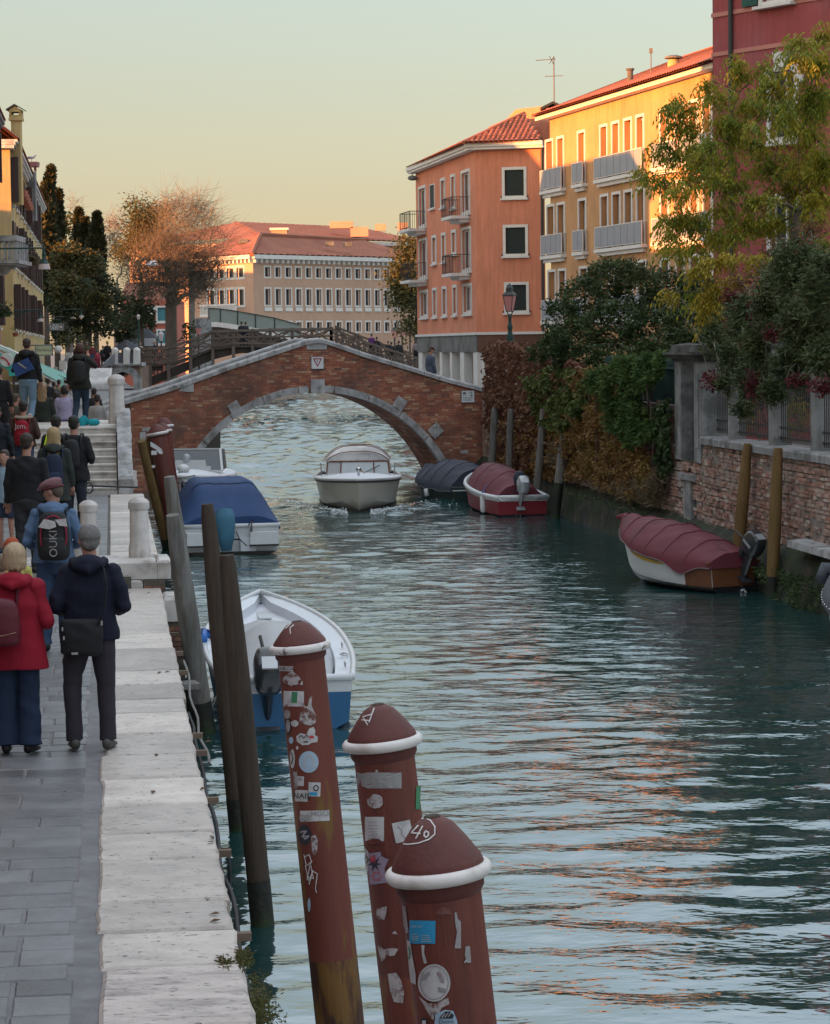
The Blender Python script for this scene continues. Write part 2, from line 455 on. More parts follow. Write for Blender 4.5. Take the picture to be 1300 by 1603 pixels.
def build_water():
 nr,nc=1060,400
 t=np.linspace(0,1,nr+1)
 Y=9.0*(320.0/9.0)**t
 vs=[]
 u=np.linspace(0,1,nc+1)
 XL=-2.0-0.13*Y[:,None];XR=9.6+0.12*Y[:,None]
 X=XL+(XR-XL)*u[None,:]
 YY=np.repeat(Y[:,None],nc+1,axis=1)
 Z=wave_h(X,YY)*np.minimum(1,(320-YY)/6)
 V=np.stack([X,YY,Z],axis=-1).reshape(-1,3)
 ii=np.arange(nr)[:,None]*(nc+1)+np.arange(nc)[None,:]
 F=np.stack([ii,ii+1,ii+nc+2,ii+nc+1],axis=-1).reshape(-1,4)
 fast_mesh('canal_water',V,4,m_water,kind='structure',smooth=True,faces=F)
 mb=MB()
 a,b=Vector((XL[0,0],9,0)),Vector((XR[0,0],9,0));c,d=Vector((XR[-1,0],320,0)),Vector((XL[-1,0],320,0))
 o=[Vector((-420,-60,0)),Vector((420,-60,0)),Vector((420,420,0)),Vector((-420,420,0))]
 mb.add([a,b,c,d]+o,[(4,5,1,0),(5,6,2,1),(6,7,3,2),(7,4,0,3)])
 mb.build('grand_canal_water',m_water2,kind='structure')
 mb=MB();mb.add([(-4500,-4500,-3),(4500,-4500,-3),(4500,4500,-3),(-4500,4500,-3)],[(0,1,2,3)])
 mb.build('ground',m_ground,kind='structure')
build_water()
MB().box((-400,1760,-0.9),(5000,2900,3.8)).build('far_bank',m_ground,kind='structure')
ZQ=1.3
e0,e1=G(389,1603,ZQ),G(249,920,ZQ)
QD=(e1-e0);QD.z=0;QD.normalize()
QR=Vector((QD.y,-QD.x,0))
def Q(s,r,z):
 return Vector((e0.x,e0.y,0))+QD*s+QR*r+Vector((0,0,z))
def qs(px,py,z=ZQ):
 p=G(px,py,z)-e0;p.z=0
 return p.dot(QD),p.dot(QR)
sQ1=qs(249,920)[0]
r_in=qs(150,1500)[1]
quay=MB()
quay.prism([Q(-30,0.0,-3),Q(-30,0.0,ZQ-0.17),Q(-30,-8,ZQ-0.17),Q(-30,-8,-3)],QD*(30+sQ1))
quay=quay.build('quay',m_quaywall,kind='structure')
MB().prism([Q(-30,r_in+0.06,ZQ-0.165),Q(-30,r_in+0.06,ZQ-0.022),Q(-30,-7.9,ZQ-0.022),Q(-30,-7.9,ZQ-0.165)],QD*(30+sQ1-0.01)).build('paving_bed',m_mortar,quay)
def slab(name,s0,s1,ra,rb,ztop,thick,material,parent,edge=0.012,rough=0.0,rnd=random,dome=0.0):
 0
 ns=5;pts=[]
 def side(a,b,k):
  return[a+(b-a)*i/k for i in range(k)]
 ring=[(s,ra)for s in side(s0,s1,ns)]+[(s1,r)for r in side(ra,rb,ns)]+[(s,rb)for s in side(s1,s0,ns)]+[(s0,r)for r in side(rb,ra,ns)]
 cs,cr=(s0+s1)/2,(ra+rb)/2
 v=[];n=len(ring)
 tw=rnd.uniform(-1,1)*0.004
 jit=[(rnd.uniform(-1,1)*rough,rnd.uniform(-1,1)*rough)for _ in ring]
 for lv,(ins,z)in enumerate(((0,ztop-thick),(0,ztop-edge),(edge,ztop))):
  for i,(s,r)in enumerate(ring):
   ds=-math.copysign(ins,s-cs)if abs(abs(s-cs)-abs(s1-s0)/2)<1e-6 else 0
   dr=-math.copysign(ins,r-cr)if abs(abs(r-cr)-abs(rb-ra)/2)<1e-6 else 0
   v.append(Q(s+ds+jit[i][0],r+dr+jit[i][1],z+(tw*(s-cs)if lv==2 else 0)))
 v.append(Q(cs,cr,ztop+dome))
 f=[]
 for lv in range(2):
  for i in range(n):
   a=lv*n+i;b=lv*n+(i+1)%n
   f.append((a,b,b+n,a+n))
 for i in range(n):f.append((2*n+i,2*n+(i+1)%n,3*n))
 mb=MB();mb.add(v,f)
 return mb.build(name,material,parent)
joints=[943,991,1014,1049,1071,1094,1115,1148,1180,1217,1259,1303,1344,1411,1456,1513]
js=sorted([qs(250,y)[0]for y in joints])
s=js[0]-1.15
pre=[]
while s>-2:pre.append(s);s-=random.uniform(0.7,1.2)
js=sorted(pre)+js+[sQ1]
for a,b in zip(js[:-1],js[1:]):
 near=b<=js[len(pre)]+0.01
 slab('edge_stone',a+0.024,b-0.024,0.03+random.uniform(-0.01,0.01),r_in+random.uniform(0.0,0.035),ZQ+random.uniform(-0.004,0.004)+(0.004 if near else 0),0.2,m_stone_rough if near else m_stone,quay,0.022 if near else 0.016,0.009)
cnt=0
rest=[]
s=-1.6;row=0
while s<sQ1-0.35:
 w=random.choice((0.30,0.33,0.35,0.37,0.29))
 r=r_in-0.10 if random.random()<0.72 else r_in-0.13
 if s>6.9 and s<7.6:w=0.52
 while r>-4.0:
  ln=random.choice((0.30,0.38,0.45,0.55,0.66))
  r2=r-ln
  q_=Q(s,r,ZQ)
  vis=q_.x/q_.y>-0.185
  if vis and cnt<290:
   slab('paving_slab',s+0.008,s+w-0.008,r-0.008,r2+0.008,ZQ-0.012+random.uniform(-0.003,0.003),0.05,m_pave,quay,0.01,0.003,dome=0.002);cnt+=1
  elif vis:rest.append((s,s+w,r,r2))
  r=r2
 s+=w
mb=MB()
for a,b,r,r2 in rest:
 mb.prism([Q(a+.008,r-.008,ZQ-.05),Q(b-.008,r-.008,ZQ-.05),Q(b-.008,r2+.008,ZQ-.05),Q(a+.008,r2+.008,ZQ-.05)],(0,0,0.04))
if rest:mb.build('paving_slabs_far',m_pave,quay,kind='stuff')
m_oldwood=mat('old_plank',(0.17,0.12,0.09),0.85,0.3,6,0.4,30)
m_rope=mat('grey_rope',(0.20,0.19,0.18),0.9,0.2,30,0.3,60)
fr=empty('fender_frame',Q(6,0.1,ZQ-0.2),0,'black rubber hose and wooden blocks hung along the quay edge above the water','quay fender')
k_blk=0
for px,py in((368,1461),(345,1331),(327,1249),(314,1175),(306,1148),(292,1050),(287,1020),(282,990)):
 ss,rr=qs(px,py,ZQ-0.12)
 mb=MB();mb.box((0,0,0),(0.17,0.055,0.045),0)
 o=mb.build('wooden_block',m_oldwood,fr);o.location=Q(ss,0.055,ZQ-0.14)-fr.location;o.rotation_euler=(0,0,math.atan2(QR.y,QR.x)+random.uniform(-.05,.05))
mb=MB();pts=[]
for i in range(40):
 s_=-2+i*0.36
 pts.append(Q(s_,0.10+0.012*math.sin(i*.9),ZQ-0.30-0.04*math.sin(i*0.7))-fr.location)
mb.tube(pts,0.016,8);mb.build('rubber_hose',m_black,fr,True)
mb=MB();pts=[]
s1_,_=qs(287,1020,ZQ-.1);s0_,_=qs(314,1175,ZQ-.1)
for i in range(16):
 t=i/15
 pts.append(Q(s0_+(s1_-s0_)*t,0.15+0.015*math.sin(i*1.1),ZQ-0.2-0.10*math.sin(t*3.14))-fr.location)
mb.tube(pts,0.013,6);mb.build('rope',m_rope,fr,True)
mb=MB();st,_=qs(345,1331,ZQ-.12)
pts=[Q(st-.05,0.12,ZQ-.16),Q(st-.02,0.13,ZQ-.3),Q(st-.25,0.10,ZQ-.48),Q(st-.5,0.1,ZQ-.5)]
mb.tube([p-fr.location for p in pts],0.012,6);mb.build('loose_cable',m_black,fr,True)
m_weed=leafmat('weed_leaf',[(0.05,0.07,0.015),(0.09,0.10,0.03),(0.16,0.10,0.05)])
pts=[]
for(px,py,n,sp)in((374,1503,260,0.05),(398,1590,420,0.09),(392,1560,200,0.07),(345,1509,110,0.04),(410,1600,260,.07)):
 ss,rr=qs(px,py,ZQ-(0.1 if py>1520 else 0.0))
 for i in range(n):
  pts.append(Q(ss+random.gauss(0,sp*1.8),max(min(0.07,rr),-0.3)+abs(random.gauss(0,sp*.6)),ZQ-0.02-(abs(random.gauss(0,0.12))if py>1520 else-0.02)))
tag(fast_mesh('quay_weeds',leaves(pts,0.032,3.5,-0.5),4,m_weed),None,None,None,'stuff')
dead=MB()
m_deadleaf=mat('fallen_leaf',(0.10,0.06,0.035),0.9,0.3,5,0)
LN_=['beside the grey haired man, first of a close pair','beside the grey haired man, second of a close pair','on the slab right of the navy jacket man','in the middle of a slab beyond the near joint','near the water edge, upper of a near pair','near the water edge, lower of a near pair','left of a pair by the knee of the navy jacket man','right of a pair by the knee of the navy jacket man','lowest on the outer edge, left of a pair','lowest on the outer edge, right of a pair','at the far end of the low quay, outer one','at the far end of the low quay, inner one','just past the shoes of the navy jacket man','on the joint between paving and edge stones','alone on the grey paving']
for k_,(px,py)in enumerate(((325,1155),(326,1161),(318,1235),(240,1240),(330,1318),(332,1311),(262,1052),(250,1053),(336,1431),(337,1442),(232,928),(203,928),(245,1182),(165,1150),(100,1240))):
 p=G(px,py,ZQ+0.008);a=random.random()*6
 u=Vector((math.cos(a),math.sin(a),0.15))*0.035;w=Vector((-math.sin(a),math.cos(a),-0.1))*0.018
 o=MB().add([p-u,p+w+Vector((0,0,.012)),p+u,p-w],[(0,1,2,3)]).build('fallen_leaf',m_deadleaf)
 tag(o,'small brown leaf '+LN_[k_],'fallen leaf','brown leaves lying on the quay')
ZU=1.65
def qv(px,py,z):return qs(px,py,z)
s_st0=qs(100,775,ZU)[0]
s_led=qs(190,905,ZQ)[0]
r_led=qs(268,880,ZU)[1]
upper=MB()
upper.prism([Q(sQ1+0.01,-0.36,-3),Q(sQ1+0.01,-0.36,ZU-0.2),Q(sQ1+0.01,-9,ZU-0.2),Q(sQ1+0.01,-9,-3)],QD*33)
upper=upper.build('upper_quay',m_quaywall,kind='structure')
s_a=qs(190,892,ZU-0.2)[0]
EDGE_R=0.15
bl=MB()
def brickpatch(name,s0,s1,r0,r1,z0,z1,parent,material,lw=0.25,lh=0.065,gap=0.012,depth=0.02,jm=None):
 mb=MB()
 z=z0;row=0
 while z+lh<=z1+0.001:
  t=r0-(lw/2 if row%2 else 0)
  while t<r1:
   a,b=max(t,r0),min(t+lw-gap,r1)
   if b-a>0.05:mb.prism([Q(s0,a,z),Q(s0,b,z),Q(s0,b,z+lh-gap),Q(s0,a,z+lh-gap)],QD*depth)
   t+=lw
  z+=lh;row+=1
 return mb.build(name,material,parent)
for(ra,rb)in((-0.36-1.3,-0.42),(-0.40,0.02),(0.03,EDGE_R)):
 pass
r1_led=qs(268,878,ZU)[1]
lb=slab('ledge_block',sQ1+0.05,sQ1+1.1,r1_led,qs(192,878,ZU)[1]+0.45,ZU,0.24,m_step,upper,0.03,0.006)
slab('ledge_block',sQ1+0.05,sQ1+1.1,qs(192,878,ZU)[1]+0.44,-5.5,ZU,0.24,m_step,upper,0.03,0.006)
slab('ledge_step',sQ1+0.02,sQ1+0.5,-0.22,-5.5,ZU-0.25,0.13,m_step,upper,0.02,0.006)
MB().prism([Q(sQ1+0.03,-0.2,-1),Q(sQ1+0.03,r1_led-0.08,-1),Q(sQ1+0.03,r1_led-0.08,ZU-0.245),Q(sQ1+0.03,-0.2,ZU-0.245)],QD*1.05).build('ledge_core',m_quaywall,upper)
brickpatch('brick_course',sQ1+0.0,0,-0.2,r1_led-0.1,0.55,ZU-0.27,upper,m_brick,depth=0.028)
slab('foot_stone',sQ1-0.9,sQ1-0.02,0.34,0.04,ZQ-0.05,0.3,m_step,quay,0.03,0.01)
MB().prism([Q(sQ1-0.85,0.04,-1),Q(sQ1-0.85,0.30,-1),Q(sQ1-0.85,0.30,ZQ-0.36),Q(sQ1-0.85,0.04,ZQ-0.36)],QD*0.84).build('foot_core',m_quaywall,quay)
brickpatch('brick_course',sQ1-0.875,0,0.05,0.31,0.5,ZQ-0.36,quay,m_brick,depth=0.02)
r_a=qs(172,840,ZU)[1]
sA=sQ1+1.11;sB=s_st0
s=sA;k=0
rU=qs(228,830,ZU)[1]+0.1
while s<sB:
 w=random.choice((0.55,0.7,0.8))
 e=min(s+w,sB)
 slab('pale_slab',s+.008,e-.008,rU,r_a,ZU-0.004,0.1,m_stone,upper,0.012,0.004)
 s=e
s=sA
while s<sB:
 e=min(s+0.36,sB);r=r_a-0.03
 while r>-4.6:
  ln=random.choice((0.5,0.65,0.8));
  if Q(s,r,0).x/Q(s,r,0).y>-0.175:slab('grey_slab',s+.008,e-.008,r-.006,r-ln+.006,ZU-0.012,0.06,m_pave,upper,0.01,0.003)
  r-=ln
 s=e
MB().prism([Q(sA,rU-0.01,ZU-0.2),Q(sA,rU-0.01,ZU-0.05),Q(sA,-6,ZU-0.05),Q(sA,-6,ZU-0.2)],QD*(sB-sA+1)).build('paving_bed',m_mortar,upper)
ZT=2.86
NS=9
run=0.33
stair=empty('quay_stairs',Q(s_st0,-1.2,ZU),0,'wide pale stone stairs climbing from the quay to the canal bridge','stairs')
r_sR=qs(184,772,ZU)[1]
for i in range(NS):
 z1=ZU+(ZT-ZU)*(i+1)/NS
 s0_=s_st0+i*run
 r=r_sR
 while r>-5.6:
  ln=random.choice((1.3,1.7,2.1))
  mb=MB()
  rb=max(r-ln,-5.8)
  z0=z1-(ZT-ZU)/NS-0.02
  mb.prism([Q(s0_-0.015,r-.003,z1-0.035),Q(s0_-0.015,r-.003,z1-0.008),Q(s0_-0.005,r-.003,z1),Q(s0_+run+.02,r-.003,z1),Q(s0_+run+.02,r-.003,z0),Q(s0_+0.01,r-.003,z0),Q(s0_+0.01,r-.003,z1-0.04)],QR*(rb-r+.006))
  for k_ in range(len(mb.v)):mb.v[k_]=tuple(Vector(mb.v[k_])-stair.location)
  mb.build('step',m_step,stair)
  r=rb
sT=s_st0+NS*run
mb=MB();mb.prism([Q(s_st0+.1,r_sR,-1),Q(s_st0+.1,r_sR,ZU),Q(sT,r_sR,ZT-0.1),Q(sT+5.2,r_sR,ZT-0.1),Q(sT+5.2,r_sR,-1)],QR*(-5.8-r_sR))
landing=mb.build('bridge_landing',m_step,kind='structure')
s=sT
while s<sT+4.6:
 slab('landing_slab',s+.01,s+.6,r_sR,-5.7,ZT,0.09,m_stone,landing,0.01,0.003);s+=0.6
rs0,rs1=r_sR+0.02,r_sR+0.30
mb=MB();mb.prism([Q(s_st0+0.0,rs0,ZU-0.6),Q(s_st0+0.0,rs0,ZU+0.28),Q(sT+.2,rs0,ZT+0.30),Q(sT+3,rs0,ZT+.30),Q(sT+3,rs0,ZU-0.6)],QR*0.28)
for k_ in range(len(mb.v)):mb.v[k_]=tuple(Vector(mb.v[k_])-stair.location)
mb.build('side_string',m_coping,stair)
def bollard(px,py,Yd,h,rw,zb,label,base=True,hole=False,group='white stone posts of the quay and stairs',cham=8):
 0
 c=P(px,py,Yd);c.z=zb
 o=empty('stone_post',c,0,label,'stone post',group)
 n=12 if not base else 10
 mb=MB();mb.lathe([(rw*1.12,0),(rw*1.12,h*0.16),(rw*1.0,h*0.24),(rw*0.93,h*0.80)],n);mb.build('shaft',m_pillar,o,True,sharp=40)
 mb=MB();mb.lathe([(rw*1.04,h*0.79+.002),(rw*1.08,h*0.81),(rw*1.08,h*0.91),(rw*0.86,h*0.955),(rw*0.45,h*0.99),(rw*.1,h)],n);mb.build('cap',m_pillar,o,True,sharp=35)
 return o
def pbase(px,py,z):g=G(px,py,z);return g.y
b1=bollard(219,872,pbase(219,872,ZU),(872-777)/FPX*pbase(219,872,ZU),15.5/FPX*pbase(219,872,ZU),ZU,'tall white stone post at the water side corner of the stone ledge')
Yb2=pbase(219,872,ZU)+0.2
b2=bollard(140,872,Yb2,(872-783)/FPX*Yb2,14/FPX*Yb2,ZU,'white stone post with an iron ring hole, behind the grey haired man')
b3=bollard(127,890,Yb2-1.2,0.62,0.20,ZU-0.25,'short round topped white stone post beside the taller one with the ring hole')
mb=MB()
pa,pb=b1.location+Vector((0,0,0.93)),b2.location+Vector((0,0,0.95))
mb.tube([pa,pb],0.013,8);o=mb.build('iron_bar',m_iron);tag(o,'thin dark iron bar joining the two white stone posts','iron bar')
ring=MB();ring.tube([b2.location+Vector((0.04+0.0*t,-0.17,0.93))+Vector((math.cos(t)*.05,-.02,math.sin(t)*.07))for t in np.linspace(0,6.28,14)],0.012,6);o=ring.build('iron_ring',m_iron,None,True);o.parent=b2;o.matrix_parent_inverse=Matrix.Translation(-b2.location)
b4=bollard(194,744,pbase(194,744,ZU+.2),(744-685)/FPX*pbase(194,744,ZU+.2)+0.05,12/FPX*pbase(194,744,ZU),ZU+0.30,'white stone post on a stepped base at the foot of the stair handrail')
mb=MB();mb.box((0,0,-0.10),(0.44,0.44,0.18),QD.to_2d().angle_signed(Vector((0,1)))*-1);o=mb.build('plinth',m_pillar,b4)
mb=MB();mb.box((0,0,-0.28),(0.5,0.5,0.17),0);o=mb.build('plinth',m_pillar,b4)
YT=Q(sT+.3,rs0,0).y
b5=bollard(184,680,YT,(672-595)/FPX*YT,12.5/FPX*YT,ZT+0.05,'white stone post at the top of the stair handrail beside the bridge coping')
mb=MB();a=b4.location+Vector((0,-.0,.66));b=b5.location+Vector((0,-.1,.80))
mb.tube([a,a+(b-a)*.5+Vector((0,0,-.02)),b],0.022,8);mb.tube([a+Vector((0,0,-.3)),a],0.02,8);mb.tube([b+Vector((0,-.02,-.55)),b],0.02,8)
o=mb.build('stair_handrail',m_iron,None,True);tag(o,'dark iron handrail sloping between two white stair posts','handrail')
ZP=1.75
mb=MB();mb.prism([Q(sT+5.2,r_sR+.2,-3),Q(sT+5.2,r_sR+.2,ZP),Q(sT+5.2,-60,ZP),Q(sT+5.2,-60,-3)],QD*28)
mb.build('fondamenta_ground',m_plaza,kind='structure')
mb=MB();z_=ZP-0.004
p=[P(215,600,100),P(235,600,150),P(240,600,205)]
mb.prism([(-6.5,82.5,-3),(-11.6,130,-3),(-20,176,-3),(-24,205,-3),(-160,205,-3),(-160,60,-3),(-14,82.5,-3)],(0,0,z_+3))
mb.build('left_bank_ground',m_plaza,kind='structure')
MB().prism([Q(-30,-8.0,-3),Q(-30,-8.0,ZQ-.03),Q(-30,-60,ZQ-.03),Q(-30,-60,-3)],QD*(sQ1+60)).build('left_bank_ground',m_plaza,kind='structure')
BO=P(200,632,77.0);BE=P(765,608,79.6)
BU=(BE-BO);BU.z=0;BU.normalize()
BN=Vector((BU.y,-BU.x,0))
def bp(px,py):return onplane(px,py,BO,BU)
def Bp(u,z,d=0.0):return Vector((BO.x,BO.y,0))+BU*u+BN*d+Vector((0,0,z))
cop_px=[(150,640),(193.8,625),(272,602),(364.6,568.7),(438,544.5),(475,532.5),(486,529.5),(498,528.5),(510,530),(521.5,534),(572,551.5),(641.5,572.3),(701.5,590.8),(768,608)]
cop=[bp(*p)for p in cop_px]
cu=[c[0]for c in cop];cz=[c[1]for c in cop]
def cop_z(u):return float(np.interp(u,cu,cz))
ac=bp(498.4,842);ar=bp(498.4,842)[1]
a_top=bp(498.4,613)[1]
AR=a_top-ac[1];ACU,ACZ=ac
RING=0.20
bridge=empty('brick_bridge',Bp(ACU,0),0,'low arched brick canal bridge with white stone coping and arch ring','bridge')
def off(o):
 o.parent=bridge;o.matrix_parent_inverse=Matrix.Translation(-Vector(bridge.location));return o
u_L,u_R=bp(205,700)[0],bp(767,620)[0]
ang0=math.asin(min(0.999,(-ACZ-0.8)/AR))if ACZ<0 else 0
half0=math.sqrt(max(0.1,AR**2-(0-0.6-ACZ)**2))if abs(-0.6-ACZ)<AR else AR
arc=[]
a0=math.atan2(-0.6-ACZ,half0)
NA=40
for i in range(NA+1):
 a=a0+(math.pi-2*a0)*i/NA
 arc.append((ACU+AR*math.cos(a),ACZ+AR*math.sin(a)))
def body(d_front,depth,drop,material,name,lo=None):
 top=[(u,cop_z(u)-drop)for u in np.linspace(u_R,u_L,40)]
 mb=MB()
 us=sorted(set([u_L,u_R]+[round(p[0],4)for p in arc]+list(np.linspace(u_L,u_R,30))))
 def low(u):
  x=u-ACU
  if abs(x)<AR*math.cos(a0)-1e-4:return ACZ+math.sqrt(max(0,AR*AR-x*x))
  return-1.0
 for k in range(len(us)-1):
  ua,ub=us[k],us[k+1];e=1e-4
  la,lb2=low(ua+e),low(ub-e)
  if lo is not None:la,lb2=max(la,cop_z(ua)-lo),max(lb2,cop_z(ub)-lo)
  ta,tb=cop_z(ua)-drop,cop_z(ub)-drop
  v=[Bp(ua,la,d_front),Bp(ub,lb2,d_front),Bp(ub,tb,d_front),Bp(ua,ta,d_front)]
  v+=[x-BN*depth for x in v]
  mb.add(v,[(0,1,2,3),(4,7,6,5),(0,4,5,1),(3,2,6,7)])
 return off(mb.build(name,material))
body(0,0.32,0.1,m_jointb,'front_wall')
body(-0.32,2.9,0.95,m_jointb,'vault')
body(-3.22,0.3,0.1,m_jointb,'back_wall')
mb=MB()
lh=0.072;z=-0.2;row=0;nb=0
while z<max(cz):
 u=u_L-(0.13 if row%2 else 0)+random.uniform(-.02,.02)
 while u<u_R:
  w=random.choice((0.255,0.25,0.26,0.125))
  um=u+w/2;zm=z+lh/2
  x=um-ACU;rr=math.hypot(x,zm-ACZ)
  if zm<cop_z(um)-0.08 and rr>AR+0.08 and u+w>u_L+.02 and u<u_R-.02 and random.random()>0.012:
   d=random.uniform(0.006,0.018);j=random.uniform(-.002,.002)
   ua,ub=max(u+0.005,u_L),min(u+w-0.007,u_R)
   v=[Bp(ua,z+0.005+j,0.001),Bp(ub,z+.005+j,.001),Bp(ub,z+lh-.006+j,.001),Bp(ua,z+lh-.006+j,.001)]
   v+=[a+BN*d for a in v]
   mb.add(v,[(4,5,6,7),(0,1,5,4),(1,2,6,5),(2,3,7,6),(3,0,4,7)]);nb+=1
  u+=w
 z+=lh;row+=1
off(mb.build('brickwork',m_brick,kind='stuff'))
mb=MB()
for i in range(60):
 a=a0+(math.pi-2*a0)*(i+0.5)/60;da=(math.pi-2*a0)/60*0.42
 for k in range(11):
  d0=-0.36-k*0.25-(0.12 if i%2 else 0)
  if d0-.24<-3.5:continue
  q=[]
  for dd in(d0,d0-0.235):
   for aa in(a-da,a+da):q.append(Bp(ACU+(AR-0.012)*math.cos(aa),ACZ+(AR-0.012)*math.sin(aa),dd))
  mb.add(q,[(0,1,3,2)])
off(mb.build('vault_brickwork',m_brick,kind='stuff'))
nv=11
for i in range(nv):
 aL=a0+(math.pi-2*a0)*i/nv+0.003;aR=a0+(math.pi-2*a0)*(i+1)/nv-0.003
 if i==nv//2:continue
 mb=MB();K=6
 for k in range(K):
  p=aL+(aR-aL)*k/K;q=aL+(aR-aL)*(k+1)/K
  v=[]
  for aa in(p,q):
   for r_ in(AR-0.015,AR+RING):
    for d_ in(0.05,-0.34):v.append(Bp(ACU+r_*math.cos(aa),ACZ+r_*math.sin(aa),d_))
  mb.add(v,[(0,2,6,4),(1,5,7,3),(2,3,7,6),(0,4,5,1)]+([(0,1,3,2)]if k==0 else[])+([(4,6,7,5)]if k==K-1 else[]))
 off(mb.build('voussoir',m_coping))
def bblock(x0,y0,x1,y1,name,d=0.06,material=None,dd=0.1):
 ua,zb=bp(x0,y1);ub,zt=bp(x1,y0)
 mb=MB();mb.fbox(Vector((BO.x,BO.y,0)),BU,BN,ua,ub,zb,zt,-dd,d)
 return off(mb.build(name,material or m_coping)),(ua,ub,zb,zt)
aLm=a0+(math.pi-2*a0)*(nv//2)/nv;aRm=a0+(math.pi-2*a0)*(nv//2+1)/nv
bblock(486.5,593.5,507.7,615.5,'keystone',0.09,None,0.35)
for(p,q)in((aLm+.003,math.pi/2-0.052),(math.pi/2+0.052,aRm-.003)):
 mb=MB();v=[]
 for aa in(p,q):
  for r_ in(AR-0.015,AR+RING):
   for d_ in(0.05,-0.34):v.append(Bp(ACU+r_*math.cos(aa),ACZ+r_*math.sin(aa),d_))
 mb.add(v,[(0,2,6,4),(1,5,7,3),(2,3,7,6),(0,4,5,1),(0,1,3,2),(4,6,7,5)])
 off(mb.build('voussoir',m_coping))
def bpoly(pts,name,d=0.05,material=None):
 v=[Bp(*bp(x,y),d)for x,y in pts]
 mb=MB();mb.prism(v,-BN*(d+0.02));return off(mb.build(name,material or m_coping))
bpoly([(480,547),(480,534),(498,530),(511.5,534),(511.5,547)],'top_stone')
bpoly([(279,612),(303,614),(303,600),(288,601)],'tie_stone')
for(cx,cy,s_)in((367.6,638.5,9.2),(626,631.5,9.2),(682,674,9.6)):
 u_,z_=bp(cx,cy);a=math.atan2(z_-ACZ,u_-ACU);h=s_/49.0
 c_,s2=math.cos(a),math.sin(a)
 v=[Bp(u_+(c_*x-s2*y)*h,z_+(s2*x+c_*y)*h,0.07)for x,y in((-1.0,-.95),(1.0,-.95),(1.0,.95),(-1.0,.95))]
 mb=MB();mb.prism(v,-BN*0.09);off(mb.build('tie_stone',m_coping))
for q in((223,669,235,675),(219,676,228,688),(721,704.5,733,710)):bblock(*q,'inset_stone',0.03)
m_copj=m_coping
seg=[u_L-1.3]+[u_L+0.2+i*1.12 for i in range(10)]+[cu[-1]]
seg=[cu[0]]+[x for x in np.arange(cu[0]+0.9,cu[-1]-0.4,1.07)]+[cu[-1]+.1]
for a_,b_ in zip(seg[:-1],seg[1:]):
 brk=[a_+.006]+[x for x in cu if a_+.02<x<b_-.02]+[b_-.006]
 mb=MB()
 prof=[(0.09,-0.17),(0.09,-0.06),(0.05,-0.015),(-0.15,0.0),(-0.38,-0.015),(-0.41,-0.06),(-0.41,-0.17)]
 rings=[]
 for uu in brk:rings.append([Bp(uu,cop_z(uu)+dz,d)for d,dz in prof])
 n=len(prof);v=[p for r_ in rings for p in r_];f=[]
 for i in range(len(rings)-1):
  for j in range(n):f.append((i*n+j,(i+1)*n+j,(i+1)*n+(j+1)%n,i*n+(j+1)%n))
 f+=[tuple(range(n))[::-1],tuple((len(rings)-1)*n+j for j in range(n))]
 mb.add(v,f);off(mb.build('coping_stone',m_copj))
 mb=MB();v=[Bp(uu,cop_z(uu)+dz,d-3.0)for uu in brk for d,dz in prof];mb.add(v,f);off(mb.build('coping_stone',m_copj))
mb=MB()
for a_,b_ in zip(np.arange(u_L,u_R,.5)[:-1],np.arange(u_L,u_R,.5)[1:]):
 v=[Bp(a_+.01,cop_z(a_)-.935,-.36),Bp(b_-.01,cop_z(b_)-.935,-.36),Bp(b_-.01,cop_z(b_)-.935,-3.18),Bp(a_+.01,cop_z(a_)-.935,-3.18)]
 mb.add(v,[(0,1,2,3)])
off(mb.build('deck_paving',m_pave,kind='stuff'))
m_signw=mat('sign_white',(0.62,0.63,0.64),0.4,0.08,3,0)
m_signred=mat('sign_red',(0.30,0.02,0.05),0.5,0.05,3,0)
m_signgrey=mat('sign_grey',(0.12,0.12,0.15),0.5,0.05,3,0)
def bsign(x0,y0,x1,y1,label,cat):
 ua,zb=bp(x0,y1);ub,zt=bp(x1,y0)
 o=empty(cat.replace(' ','_'),Bp((ua+ub)/2,(zb+zt)/2,0.03),0,label,cat)
 mb=MB();w,h=(ub-ua)/2,(zt-zb)/2
 mb.prism([BU*x+Vector((0,0,z))for x,z in((-w,-h),(w,-h),(w,h),(-w,h))],BN*0.02)
 mb.build('panel',m_signw,o)
 mb=MB()
 for(xa,za,xb,zb_)in((-w,-h,w,-h),(w,-h,w,h),(w,h,-w,h),(-w,h,-w,-h)):
  mb.beam(BU*xa+Vector((0,0,za))+BN*0.012,BU*xb+Vector((0,0,zb_))+BN*0.012,0.03,0.012)
 mb.build('frame',m_signgrey,o)
 return o,w,h
o,w,h=bsign(487.5,558,506,577.5,'white square sign with a red triangle pointing down, under the crown of the bridge','canal sign')
mb=MB();outer=[(-.78*w,.72*h),(.78*w,.72*h),(0,-.68*h)];inner=[(-.5*w,.56*h),(.5*w,.56*h),(0,-.38*h)]
v=[BU*x+Vector((0,0,z))+BN*0.026 for x,z in outer+inner]
mb.add(v,[(0,1,4,3),(1,2,5,4),(2,0,3,5)]);mb.build('triangle',m_signred,o)
mb=MB();mb.add([BU*x*w+Vector((0,0,z*h))+BN*0.026 for x,z in((-.1,.35),(.1,.35),(.1,.2),(-.1,.2),(.02,.4),(.05,.4),(.05,.15),(.02,.15))],[(0,1,2,3),(4,5,6,7)]);mb.build('mark',m_signgrey,o)
o,w,h=bsign(722.5,611,742,630,'white notice board with small logos and text at the brick bridge right end','notice board')
def rect(mb,w,h,x0,z0,x1,z1):mb.add([BU*x*w+Vector((0,0,z*h))+BN*0.026 for x,z in((x0,z0),(x1,z0),(x1,z1),(x0,z1))],[(0,1,2,3)])
mb=MB();n=12
